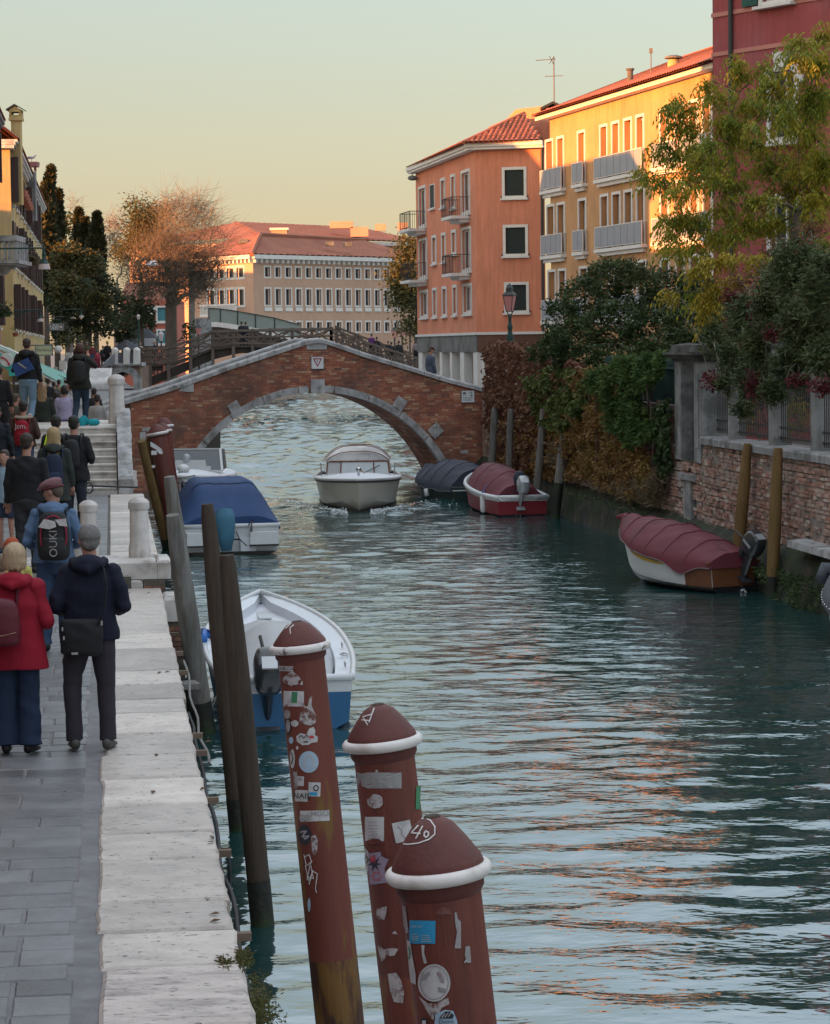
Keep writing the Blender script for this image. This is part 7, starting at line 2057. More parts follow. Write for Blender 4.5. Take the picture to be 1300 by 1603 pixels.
def cleat(e,loc,s=.12,rz=0):
 mb=MB();mb.tube([(-s/2,0,.05),(s/2,0,.05)],.011,6);mb.tube([(-s/5,0,0),(-s/5,0,.05)],.011,6);mb.tube([(s/5,0,0),(s/5,0,.05)],.011,6)
 o=mb.build('cleat',m_steel,e,True);o.location=loc;o.rotation_euler=(0,0,rz);return o
s_=G(449,1128,0);bw=Vector(((405-650)/FPX*35.2,35.2,0));s_.y=28.3;s_.x=(449-650)/FPX*28.3
e,L=boat('open_boat','open white boat with blue hull and a black outboard, moored behind the red posts',s_,bw)
h=Hull(L,1.82,.58,.92,.80,2.5,.25,.5,.38,.16)
hull_mesh(h,[m_hullw,m_hullblue],[.17],e)
gunwale(h,m_hullw,e,.04)
mb=MB()
def rim(t,off_,z):p=h.pt(t,0,1);return p
ts=[i/24*.985 for i in range(25)]
for side in(1,-1):
 for a_,b_ in zip(ts[:-1],ts[1:]):
  q=[]
  for t in(a_,b_):
   hb=h.hb(t);zs=h.sheer(t)
   inn=max(hb-.22,hb*.35)
   q+=[Vector((h.L*t,side*hb,zs+.012)),Vector((h.L*t,side*inn,zs-.03)),Vector((h.L*t,side*inn*.97,zs-.16))]
  mb.add(q,[(0,1,4,3),(1,2,5,4)]if side>0 else[(0,3,4,1),(1,4,5,2)])
mb.build('side_deck',m_deckw,e,True,sharp=40)
mb=MB()
for a_,b_ in zip(ts[:-1],ts[1:]):
 q=[]
 for t in(a_,b_):
  hb=max(h.hb(t)-.22,h.hb(t)*.35)*.97;z_=h.sheer(t)-.16;q+=[Vector((h.L*t,-hb,z_)),Vector((h.L*t,hb,z_))]
 mb.add(q,[(0,1,3,2)])
mb.build('floor',m_deckw,e,True)
mb=MB()
def tarp(i,j):
 t=.07+.62*i;v=j*2-1;hb=(h.hb(t)-.20);zs=h.sheer(t)-.10
 hh=(.30+.22*math.exp(-((t-.28)/.12)**2))*(math.sin(min(i,1-i)*math.pi)**.5 if 0<i<1 else 0)
 return Vector((h.L*t,hb*v*(1-.25*abs(i-.5)),zs+hh*(1-abs(v)**2.4)+.025*mnoise.noise(Vector((i*5,v*3,2)))))
mb.grid(tarp,30,20);mb.build('tarpaulin',m_cgrey,e,True)
mb=MB();mb.box((h.L*.86,0,h.sheer(.86)-.145),(1.0,.18,.02));mb.build('bow_strip',m_hullw,e)
mb=MB();mb.box((.14,0,.44),(.26,1.2,.30));mb.build('motor_well',m_deckw,e)
outboard(e,(-.10,.26,.62),42,1.1,m_cowl)
for t,sd in((.12,1),(.12,-1),(.35,1),(.35,-1),(.96,0)):cleat(e,(h.L*t,sd*(h.hb(t)-.1),h.sheer(t)+.01),.16)
for sd in(1,-1):
 mb=MB();mb.tube([(h.L*.25+math.cos(a)*.09,sd*(h.hb(.25)-.11)+math.sin(a)*.045,h.sheer(.25)+.03)for a in np.linspace(0,6.28,13)],.011,6);mb.build('mooring_ring',m_steel,e,True)
mb=MB();mb.tube([(h.L*.42,h.hb(.42)+.02,h.sheer(.42)+.06),(h.L*.5,h.hb(.5)+.0,h.sheer(.5)+.08),(h.L*.46,h.hb(.46)-.2,h.sheer(.46)+.03)],.06,8);mb.build('blue_cloth',m_blueplast,e,True)
mb=MB();mb.tube([(.05,h.hb(0)-.1,h.sheer(0)+.04),(-.1,h.hb(0)+.1,h.sheer(0)-.1),(-.15,h.hb(0)+.25,.1)],.012,5);mb.build('mooring_rope',m_rope,e,True)
Yb_=52.6
st=Vector(((361-650)/FPX*Yb_,Yb_,0));bw=Vector(((318-650)/FPX*58.6,58.6,0))
e,L=boat('covered_motor_boat','white motor boat under a tall blue canvas cover, stern towards the quay',st,bw)
h=Hull(L,2.15,.62,.95,.96,2.6,.3,.5,.3,.10)
hull_mesh(h,[m_hullw,m_hullblk,m_hullw,m_hullblk],[.30,.34,.60],e,vs=[0,.1,.2,.30,.34,.45,.6,.72,.85,1])
gunwale(h,m_hullw,e,.045)
mb=MB()
def bc_(i,j):
 t=.015+.97*i;v=j*2-1;hb=h.hb(min(t,.999))+.03;zs=h.sheer(t)
 prof=np.interp(t,[0,.06,.16,.24,.45,.62,.8,1],[.12,.35,.72,.86,.84,.52,.30,.06])
 a=abs(v);fl=np.interp(a,[0,.46,.56,.72,.93,1.0],[1.0,.99,.93,.52,.10,-.16]);yy=np.interp(a,[0,.46,.56,.72,.93,1.0],[0,.50,.60,.82,1.0,1.01])
 n=.035*mnoise.noise(Vector((t*6,v*4,1)))+.02*mnoise.noise(Vector((t*15,v*9,4)))
 return Vector((h.L*t,math.copysign(hb*yy,v),zs+.02+prof*fl+n*(1-a**4)))
mb.grid(bc_,40,40)
pr=[bc_(0,j/40)for j in range(41)]
for j in range(40):mb.add([pr[j],pr[j+1],Vector((pr[j+1].x-.02,pr[j+1].y,max(.52,pr[j+1].z-.35)if abs(j-20)>3 else .6)),Vector((pr[j].x-.02,pr[j].y,max(.52,pr[j].z-.35)if abs(j-20)>3 else .6))],[(0,1,2,3)])
mb.build('canvas_cover',m_cblue,e,True)
mb=MB();pts=[bc_(.20,j/40)+Vector((0,0,.006))for j in range(8,33)];mb.tube(pts,.012,5);mb.build('cover_seam',m_cnavy,e)
for sd in(-1,1):
 mb=MB();mb.box((-.13,sd*.68,.36),(.34,.62,.26),taper=.94);mb.build('swim_step',m_hullw,e)
 mb=MB();mb.box((-.13,sd*.68,.21),(.345,.63,.04));mb.build('rubbing_strip',m_hullblk,e)
 mb=MB();mb.tube([(-.2,sd*.42,.45),(-.2,sd*.42,.72)],.018,6);mb.build('stern_rail',m_steel,e)
mb=MB();mb.box((-.07,-.34,.22),(.18,.32,.28));mb.build('engine_well',m_deckw,e)
mb=MB();mb.tube([(-.46,.16,.12),(-.42,.16,.40),(-.34,.16,.72),(-.22,.16,.93),(-.12,.16,.98)],[.09,.12,.15,.15,.04],14,ry=[.11,.18,.22,.20,.07],up=(0,1,0));mb.build('motor_cover',m_cteal,e,True)
mb=MB();mb.tube([(-.06,-.4,.45),(-.12,-.45,.75),(-.1,-.35,.62)],.014,5);mb.tube([(-.05,-.1,.5),(-.25,-.15,.35),(-.3,-.3,.2)],.012,5);mb.build('cable',m_black,e)
st=Vector(((318-650)/FPX*68,68,0));bw=Vector(((283-650)/FPX*61,61.2,0))
e,L=boat('cruiser_boat','white cabin cruiser with black hull and smoked windscreen beneath the bridge left side',st,bw)
h=Hull(L,2.0,1.0,1.25,.9,3.4,.35,.3,.3,.14)
hull_mesh(h,[m_hullw,m_hullblk],[.10],e);gunwale(h,m_hullw,e,.05)
mb=MB()
def dk_(i,j):
 t=i*.998;v=j*2-1;return Vector((h.L*t,h.hb(t)*v*.99,h.sheer(t)+.05+.16*(1-v*v)*math.sin(min(1,(1-t)*3)*math.pi/2)))
mb.grid(dk_,22,12);mb.build('deck',m_deckw,e,True)
xw=h.L*.62;zw=h.sheer(.6)+.18;ww_=.86
mb=MB();mb.add([(xw+.35,-ww_,zw),(xw+.35,ww_,zw),(xw-.05,ww_*.92,zw+.55),(xw-.05,-ww_*.92,zw+.55)],[(0,1,2,3)]);mb.add([(xw+.35,ww_,zw),(xw-1.2,ww_*1.02,zw),(xw-1.3,ww_*.95,zw+.5),(xw-.05,ww_*.92,zw+.55)],[(0,1,2,3)]);mb.add([(xw+.35,-ww_,zw),(xw-1.2,-ww_*1.02,zw),(xw-1.3,-ww_*.95,zw+.5),(xw-.05,-ww_*.92,zw+.55)],[(0,1,2,3)]);mb.build('windscreen',m_smoke,e)
mb=MB();fr_=[(xw+.36,-ww_,zw),(xw+.36,ww_,zw),(xw-.04,ww_*.92,zw+.55),(xw-.04,-ww_*.92,zw+.55)]
for k in range(4):mb.beam(fr_[k],fr_[(k+1)%4],.035,.035)
mb.beam(Vector(fr_[0])*1,Vector(fr_[3]),.06,.06);mb.beam(Vector(fr_[1]),Vector(fr_[2]),.06,.06);mb.build('windscreen_frame',m_hullw,e)
mb=MB();mb.box((xw+.38,.05,zw+.15),(.12,.85,.26),taper=.9);mb.box((xw+.40,.4,zw+.06),(.12,.35,.12));mb.box((xw+.40,-.45,zw+.06),(.12,.3,.12));mb.build('console',m_hullw,e)
mb=MB();mb.sphere((xw+.45,-.05,zw+.34),(.05,.11,.11));mb.build('horn',m_cowlg,e)
mb=MB();mb.sphere((h.L*.9,0,h.sheer(.9)+.2),(.18,.16,.12));mb.build('searchlight',m_hullw,e,True)
xa=h.L*1.0
mb=MB();mb.beam((xa-.4,-.1,1.30),(xa+.05,-.05,1.22),.05,.05);mb.prism([(xa+.02,.0,1.2),(xa+.0,.16,.72),(xa+.06,.24,.95)],(.04,0,0));mb.prism([(xa+.02,-.0,1.2),(xa+.02,-.22,.74),(xa+.06,.0,.9)],(.04,0,0));mb.beam((xa+.03,-.32,1.15),(xa+.03,.36,1.28),.025,.025);mb.build('anchor',m_steel,e)
Ybow=65.0
st=Vector(((560-650)/FPX*74.5,74.5,0));bw=Vector(((562.5-650)/FPX*Ybow,Ybow,0))
e,L=boat('water_taxi','pale grey and white motor launch with a canvas topped cabin coming through the arch',st,bw,'water taxi')
h=Hull(L,2.45,.66,.90,.9,3.6,.3,.25,.3,.16)
hull_mesh(h,[m_hullw,m_hullgrey],[.07],e,nt=34,vs=[0,.07,.2,.3,.4,.5,.62,.75,.88,1])
gunwale(h,m_iron,e,.022,-.05,name='rubbing_strake');gunwale(h,m_hullw,e,.04,.01)
mb=MB()
def dk2(i,j):
 t=.40+i*.598;v=j*2-1;return Vector((h.L*t,h.hb(t)*v*.99,h.sheer(t)+.03+.13*(1-v*v)*math.sin(min(1,(1-t)*2.6)*math.pi/2)))
mb.grid(dk2,26,16);mb.build('foredeck',m_deckw,e,True)
xc=h.L*.58;zc_=h.sheer(.58)+.10
cw=.88
def ring_pts(x,w,z0,z1,r=.12):return[(x,-w,z0),(x,-w*.96,z1-r),(x,-w*.86,z1),(x,w*.86,z1),(x,w*.96,z1-r),(x,w,z0)]
mb=MB()
zs_,zt_=zc_-.02,zc_+.36
mb.box((xc-.0,0,zs_+.01),(.10,cw*2,.10));mb.build('cabin_sill',m_hullw,e)
for(a_,b_,mt,n_)in((-.86,-.50,m_cgrey,'side_window'),(-.47,.44,m_cabglass,'windscreen'),(.47,.86,m_cabglass,'side_window')):
 mb=MB();mb.add([(xc+.03,a_,zs_+.06),(xc+.03,b_,zs_+.06),(xc-.06,b_*.96,zt_),(xc-.06,a_*.96,zt_)],[(0,1,2,3)]);mb.build(n_,mt,e)
mb=MB()
for y_ in(-.88,-.485,.455,.88):mb.beam((xc+.035,y_,zs_+.05),(xc-.055,y_*.96,zt_),.035,.03)
mb.beam((xc-.055,-.85,zt_+.01),(xc-.055,.85,zt_+.01),.04,.04);mb.build('window_frame',m_varn,e)
for sd in(-1,1):
 mb=MB();mb.add([(xc,sd*.89,zs_+.05),(xc-2.4,sd*.98,zs_+.05),(xc-2.4,sd*.92,zt_),(xc-.06,sd*.85,zt_)],[(0,1,2,3)]);mb.build('side_window',m_cabglass,e)
mb=MB()
def top_(i,j):
 x=xc+.02-2.6*i;v=j*2-1;w=.90+.08*i;a=abs(v);z=zt_+.01+(.36+.04*math.sin(i*math.pi))*(1-a**3.2)*(1-.35*max(0,1-i*6)**2)
 return Vector((x-(.10*(1-a**2)if i==0 else 0),w*v,z+.012*mnoise.noise(Vector((i*7,v*5,0)))))
mb.grid(top_,18,18)
pr=[top_(0,j/18)for j in range(19)]
for j in range(18):mb.add([pr[j],pr[j+1],Vector((xc-.05,pr[j+1].y*.98,zt_)),Vector((xc-.05,pr[j].y*.98,zt_))],[(0,1,2,3)])
mb.build('canvas_top',m_canvas,e,True)
mb=MB()
for i_ in(0.02,.35,.7):mb.tube([top_(i_,j/18)+Vector((0,0,.012))for j in range(19)],.014,5)
mb.build('canvas_piping',m_varn,e)
for sd in(-1,1):
 mb=MB();mb.tube([(xc+.1,sd*1.02,zs_),(xc+.1,sd*1.04,zs_+.36),(xc+.0,sd*1.0,zs_+.38)],.018,6);mb.build('hand_rail',m_steel,e)
mb=MB();mb.sphere((xc-.35,-.12,zs_+.22),(.11,.10,.13));mb.tube([(xc-.45,-.12,zs_-.1),(xc-.4,-.12,zs_+.05),(xc-.36,-.12,zs_+.12)],[.24,.22,.08],12);
dr=empty('person',Vector(e.matrix_basis@Vector((xc-.5,-.15,0)))+Vector((0,0,.2)),0,'dark dressed driver seen as a silhouette behind the launch windscreen','person')
mb=MB();mb.tube([(0,0,0),(0,0,.3),(0,0,.52),(0,0,.58)],[.22,.24,.2,.07],14,ry=[.14,.15,.12,.07]);mb.sphere((0,-.02,.70),(.085,.1,.115));mb.tube([(-.2,0,.5),(-.28,-.1,.3),(-.1,-.35,.35)],[.06,.05,.035],8);mb.tube([(.2,0,.5),(.28,-.1,.3),(.1,-.35,.35)],[.06,.05,.035],8)
m_dkcoat=mat('dark_cloth',(0.02,0.02,0.025),0.85,0.1,5,0.1,20);mb.build('body',m_dkcoat,dr,True)
mb=MB();mb.lathe([(.03,0),(.04,.12),(.075,.14),(.06,.22),(.0,.24)],10,(h.L*.955,0,h.sheer(.95)+.12));mb.build('bow_lamp',m_steel,e,True)
mb=MB();mb.tube([(h.L*.94,0,h.sheer(.95)+.1),(h.L*.94,0,h.sheer(.95)+.42)],.008,5);mb.build('flag_staff',m_steel,e)
mb=MB();mb.add([(h.L*.94,0,h.sheer(.95)+.40),(h.L*.94,.0,h.sheer(.95)+.26),(h.L*.93,.19,h.sheer(.95)+.14),(h.L*.935,.10,h.sheer(.95)+.24)],[(0,1,2,3)]);m_gold=mat('gold_flag',(0.45,0.24,0.07),0.6,0.1,3,0);mb.build('pennant',m_gold,e)
mb=MB();mb.beam((xc+.2,.15,zs_+.06),(xc+.05,.62,zs_+.28),.012,.02);mb.build('wiper',m_iron,e)
mb=MB();mb.lathe([(.10,0),(.10,.1),(.06,.26),(.08,.3),(.08,.36),(.02,.38)],10,(xc-.2,.18,zs_-.0));mb.build('console_light',m_hullw,e,True)
m_foam=mat('white_foam',(0.62,0.66,0.68),0.9,0.2,6,0.5,30)
rng=np.random.default_rng(9);pts=[]
for i in range(6000):
 sd=rng.choice([-1,1]);yy=rng.exponential(2.2);x=TAXI[0]+sd*(.30+.28*yy+abs(rng.normal())*(.12+.10*yy));y=Ybow-.15+yy-rng.random()*.6
 pts.append((x,y,.02+abs(rng.normal())*.05*math.exp(-yy/2.5)))
fo=fast_mesh('bow_foam',leaves(pts,.05,1.3,0,1.2),4,m_foam,kind='stuff')
st=Vector(((748-650)/FPX*69.3,69.3,0));bw=Vector(((667-650)/FPX*74.0,74.0,0))
e,L=boat('covered_rowing_boat','dark green boat under a navy cover beside the right foot of the bridge',st,bw)
h=Hull(L,1.75,.42,.62,.8,2.8,.25,.3,.35,.14)
hull_mesh(h,[m_hullgreen,m_hullw,m_hullgreen],[.08,.14],e,vs=[0,.08,.14,.25,.4,.55,.62,.75,.88,1]);gunwale(h,m_hullgreen,e,.035)
cover(h,m_cnavy,e,lambda t:.32+.36*math.sin(min(1,t*1.25+.1)*math.pi)**.8 if t<.95 else .22,.02,.99,.05,.16,ribs=6,amp=.08,folds=.06,seed=3)
outboard(e,(-.05,0,.42),25,.9)
mb=MB();mb.tube([(L*.35,.95,.12),(L*.35,.98,.32)],.07,8);mb.build('fender',m_fend,e,True)
st=Vector(((819-650)/FPX*63.6,63.6,0));bw=Vector(((746-650)/FPX*68.9,68.9,0))
e,L=boat('small_covered_boat','small red and white boat with a maroon cover and raised silver outboard',st,bw)
h=Hull(L,1.62,.48,.85,.82,2.8,.25,.35,.35,.12)
hull_mesh(h,[m_hullw,m_hullred,m_hullblk],[.14,.62],e,vs=[0,.06,.14,.25,.4,.5,.62,.75,.88,1]);gunwale(h,m_hullw,e,.06)
cover(h,m_cmar,e,lambda t:max(.05,.16+.46*math.sin(min(1,max(0,t*1.1))*math.pi)**.7),.05,.86,-.10,.02,ribs=4,amp=.025,folds=.05,seed=5)
outboard(e,(-.10,.06,.72),40,.95,m_cowlg,mid=m_cowlg)
mb=MB();mb.tube([(.10,.06,.80),(.06,.06,1.0),(.02,.06,1.14)],[.08,.13,.07],12,ry=[.12,.17,.10]);mb.build('motor_cap',m_cnavy,e,True)
for sd in(-1,1):
 mb=MB();mb.tube([(.02,sd*.3,.5),(-.1,sd*.35,.42),(-.1,sd*.6,.42),(.02,sd*.66,.5)],.018,6);mb.build('stern_handle',m_steel,e)
for k,(px,py)in enumerate(((730,782),(740,793),(757,804))):
 p=G(px,py,0);f=empty('fender',(p.x,p.y-.0,.28),0,None,None);f.parent=e;f.matrix_parent_inverse=e.matrix_basis.inverted()
 mb=MB();mb.lathe([(.02,-.26),(.075,-.22),(.085,-.1),(.085,.12),(.06,.2),(.03,.24)],10);mb.build('fender_body',m_fend,f,True)
 mb=MB();mb.lathe([(.035,.241),(.035,.30),(.02,.32)],8);mb.tube([(0,0,.3),(.1,.1,.5)],.008,4);mb.build('fender_cap',m_blueplast,f)
Yg=43.3
st=Vector(((1149-650)/FPX*Yg,Yg,0));bw=Vector(((976-650)/FPX*46.6,46.6,0))
e,L=boat('wooden_boat','white and varnished wood boat under a ribbed maroon cover, by the mustard posts',st,bw)
h=Hull(L,1.50,.52,1.02,.62,2.1,.22,.45,.42,.20)
hull_mesh(h,[m_hullred,m_hullw,m_hullblk],[.12,.56],e,nt=30,vs=[0,.06,.12,.22,.32,.44,.56,.66,.75,.88,1])
mb=MB();q=[h.pt(0,v,sd)+Vector((-.012,0,0))for v,sd in((0,1),(.3,1),(.56,1),(.56,-1),(.3,-1),(0,-1))];mb.add(q,[(0,1,2,3,4,5)]);mb.build('transom',m_varn,e)
mb=MB()
for i in range(24):
 ta,tb_=.0+.012*i*1,.0+.012*(i+1)
mb=MB();rows_=[]
for i in range(25):
 t=.30+.38*i/24;w_=.07*math.sin(math.pi*i/24)**.5+.004
 rows_.append((h.pt(t,.13,1)+Vector((0,.012,0)),h.pt(t,.13+w_*1.0,1)+Vector((0,.012,0))))
for a_,b_ in zip(rows_[:-1],rows_[1:]):mb.add([a_[0],b_[0],b_[1],a_[1]],[(0,1,2,3)])
mb.build('yellow_stripe',m_yelstripe,e)
mb=MB()
q=[]
for i in range(9):
 t=i/8*.17;q.append((h.pt(t,.12,1)+Vector((0,.010,0)),h.pt(t,.56,1)+Vector((0,.010,0))))
for a_,b_ in zip(q[:-1],q[1:]):mb.add([a_[0],b_[0],b_[1],a_[1]],[(0,1,2,3)])
mb.build('side_panel',m_varn,e)
cover(h,m_cmar,e,lambda t:.12+.33*math.sin(min(1,max(0.02,t*.95+.03))*math.pi)**.75*(1.0 if t<.5 else 1-.45*(t-.5)),-.01,.985,.05,.10,ribs=6.5,amp=.02,folds=.045,seed=8,tail=lambda t:.16*math.exp(-((t-.17)/.09)**2))
mb=MB();tip=Vector((h.L*.985,0,h.sheer(.98)));mb.tube([tip+Vector((-.12,0,.03)),tip+Vector((0,-.02,.14)),tip+Vector((.12,.10,.12))],[.10,.08,.03],8);mb.build('cover_knot',m_cmar,e,True)
mb=MB();mb.beam((0,-.55,h.sheer(0)+.01),(0,.55,h.sheer(0)+.01),.08,.04);mb.build('transom_cap',m_varn,e)
outboard(e,(-.12,-.20,.74),34,.95,m_cowl)
mb=MB();mb.tube([(.0,-.18,.6),(.12,.05,.72),(.25,.2,.74)],.025,6);mb.build('tiller',m_black,e)
st=Vector((7.02,32.8,0));bw=Vector((6.42,37.3,0))
e,L=boat('grey_covered_boat','boat under a dark grey snap down cover, cut off by the right edge',st,bw)
h=Hull(L,1.6,.55,.85,.8,2.1,.22,.3,.38,.16)
hull_mesh(h,[m_hullblk,m_hullw,m_hullblk],[.10,.5],e,vs=[0,.1,.2,.35,.5,.62,.75,.88,1])
m_cdg=mat('dark_grey_canvas',(0.06,0.065,0.08),0.7,0.15,1.5,0.2,5,sheen=.2)
cover(h,m_cdg,e,lambda t:.22+.20*math.sin(min(1,max(0,t))*math.pi),0,.985,.05,.13,folds=.04,seed=12)
mb=MB()
for i in range(22):
 t=.04+.9*i/22;p=h.pt(t,0,1);mb.sphere((p.x,p.y+.062,h.sheer(t)-.03),.012,6,4)
mb.build('snap_fasteners',m_steel,e,kind='stuff')
mb=MB();mb.tube([(h.L*.93,.0,h.sheer(.93)+.14),(h.L*.98,.22,h.sheer(.95)+.12),(h.L*.94,.34,h.sheer(.9)+.02)],[.10,.13,.09],10);mb.build('rolled_canvas',m_cdg,e,True)
m_pred=mat('brick_red_paint',(0.175,0.042,0.028),0.5,0.28,2.5,0.35,14,c2=(0.11,0.026,0.02),c2s=1.6,c2t=0.5,c2w=.2,c3=(0.07,0.02,0.016),c3s=5,c3t=.66,streak=0.25,stretch=(4,4,.7),spec=.45)
m_predworn=mat('worn_red_paint',(0.145,0.036,0.025),0.5,0.25,2.0,0.2,15,c2=(0.17,0.085,0.022),c2s=2.2,c2t=0.60,c2w=.05,stretch=(3,3,.55),spec=.4)
m_pmix=mat('ochre_red_flaking',(0.16,0.075,0.018),0.55,0.3,3.0,0.25,15,c2=(0.06,0.022,0.014),c2s=2.6,c2t=0.52,c2w=.05,stretch=(3.2,3.2,.6),spec=.4)
m_pcap=mat('red_cap_paint',(0.115,0.032,0.027),0.6,0.2,5.0,0.2,30,c2=(0.09,0.026,0.022),c2s=6)
m_pring=mat('worn_white_ring',(0.62,0.58,0.56),0.5,0.12,4.0,0.15,20,c2=(0.42,0.35,0.32),c2s=5,c2t=.56,c3=(0.22,0.18,0.16),c3s=16,c3t=.66)
m_pringb=mat('flaked_white_ring',(0.62,0.58,0.56),0.5,0.12,4.0,0.15,20,c3=(0.06,0.025,0.02),c3s=9,c3t=.60)
m_brownpost=mat('dark_brown_timber',(0.075,0.052,0.036),0.8,0.35,2.5,0.5,12,stretch=(4,4,.35),c2=(0.045,0.032,0.024),c2s=3.0,c2t=.5,streak=.25)
m_greypost=mat('weathered_grey_timber',(0.22,0.21,0.20),0.85,0.35,2.5,0.5,12,stretch=(4,4,.35),c2=(0.14,0.125,0.11),c2s=3.0,c2t=.5,streak=.25)
m_mustard=mat('mustard_timber',(0.17,0.10,0.035),0.7,0.3,2.5,0.4,12,stretch=(3,3,.4),c2=(0.14,0.08,0.025),c2s=2.2,c2t=.52)
m_dkbase=mat('wet_post_base',(0.018,0.018,0.014),0.55,0.4,3,0.7,12,c2=(0.02,0.035,0.012),c2s=3,bd=.03)
GP='bare timber mooring posts'
def post(top,base_z,bot,d_top,d_max,material,label,group=None,taper=.28,wet=.55,knots=0,cat='mooring post',flat=False,depth=-1.2,wetm=None):
 0
 top,bot=Vector(top),Vector(bot);ax=(top-bot).normalized();H=(top-bot).length
 e=empty('mooring_post',bot,0,label,cat,group);rnd=random.Random(int(top.x*100))
 n=18;segs=30;rings=[]
 low=-(bot.z-depth)/ax.z
 def rad(t):
  if t>H-taper*4:return d_max/2+(d_top/2-d_max/2)*((t-(H-taper*4))/(taper*4))**1.4
  return d_max/2
 ts=[low]+list(np.linspace(low+.1,H-.02,segs))+[H]
 x=ax.cross(Vector((0,1,0))).normalized();y=x.cross(ax)
 for mat_,t0,t1,nm in((material,wet,H,'shaft'),(wetm or m_dkbase,low,wet+.0,'wet_base')):
  tt=np.linspace(t0,t1,segs if nm=='shaft' else 12);mb=MB()
  vs=[]
  for k,t in enumerate(tt):
   for j in range(n):
    a=6.2832*j/n;r_=rad(t)*(1+.05*mnoise.noise(Vector((math.cos(a)*1.5,math.sin(a)*1.5,t*.7+rnd.random()*0+top.x)))+(.035 if nm=='wet_base' else 0)+.015*mnoise.noise(Vector((math.cos(a)*5,math.sin(a)*5,t*3))))
    if nm=='shaft' and k==len(tt)-1:r_-=.008
    vs.append(ax*t+x*math.cos(a)*r_+y*math.sin(a)*r_)
  f=[]
  for k in range(len(tt)-1):
   for j in range(n):f.append((k*n+j,k*n+(j+1)%n,(k+1)*n+(j+1)%n,(k+1)*n+j))
  f.append(tuple((len(tt)-1)*n+j for j in range(n)));f.append(tuple(range(n))[::-1])
  mb.add(vs,f);mb.build(nm,mat_,e,True,sharp=50)
 if knots:
  mb=MB();mb.sphere(ax*(H-.45)+x*d_max*.42,.05,8,6);mb.sphere(ax*(H-.5)-x*d_max*.4,(.04,.04,.07),8,6);mb.build('knot',material,e,True)
 return e
def post_px(tx,ty,bx,by,wt,wm,material,label,group=None,Ytop=None,wall=False,**k):
 b=G(bx,by,0)
 if wall:
  Y_=(11.15 if bx>1100 else 10.9)/((bx-650)/FPX+.1174);b=P(bx,700,Y_);b.z=0;Ytop=Y_
 Yt_=Ytop or b.y;t=P(tx,ty,Yt_)
 return post(t,0,b,wt/FPX*Yt_,wm/FPX*b.y,material,label,group,**k)
post_px(355,869,411,1448,25,37,m_brownpost,'tall dark brown timber post with a straight cut top, nearer of the leaning pair',GP,wet=.35)
post_px(324,789,375,1300,21,32,m_brownpost,'tall dark brown timber post standing just behind its twin, slightly higher in view',GP,wet=.3)
post_px(270,806,322,1148,23,33,m_greypost,'leaning grey timber post in front of the blue covered boat, lower one of the two',GP,Ytop=27.5,wet=.4)
post_px(265,746,312,1085,19,27,m_greypost,'leaning pale grey timber post rising behind the lower grey one',GP,Ytop=31,wet=.4)
post_px(221,690,262,860,13,14,m_mustard,'leaning mustard yellow post beside the left stairs, outer one',GP,Ytop=53,wet=.3)
post_px(232,686,268,852,9,12,m_mustard,'leaning mustard yellow post beside the left stairs, inner one next to the red post',GP,Ytop=54,wet=.3)
post_px(292,1078,308,1140,16,18,m_dkbase,'short black algae covered post stub close to the quay edge',GP,wet=.6)
b=G(303,1170,0);o=empty('post_cap',P(286,1073,b.y-.4),0,'flat grey timber cap nailed on the short stub beside the quay','post cap');mb=MB();mb.box((0,0,0),(.34,.3,.06),.3);mb.build('board',m_greypost,o)
post_px(775,638,768,742,10,12,m_greypost,'pale grey post nearest the brick bridge on the right bank',GP,wall=True,wet=.5)
post_px(800,640,795,752,9,11,m_greypost,'second pale grey post from the bridge, with a notch near its top',GP,wall=True,wet=.5,knots=1)
post_px(852,640,838,772,12,12,m_greypost,'gnarled grey brown post with a knotted top in front of the creeper',GP,wall=True,wet=.5,knots=1)
post_px(889,643,868,800,13,15,m_greypost,'tallest weathered post on the right bank, beside the raised silver outboard',GP,wall=True,wet=.9)
post_px(1171,694,1152,905,13,20,m_mustard,'mustard yellow post behind the wooden boat, left one of the pair against the brick wall',GP,wall=True,wet=.35)
post_px(1219,701,1208,925,15,20,m_mustard,'mustard yellow post beside the black outboard, right one of the pair against the brick wall',GP,wall=True,wet=.35)
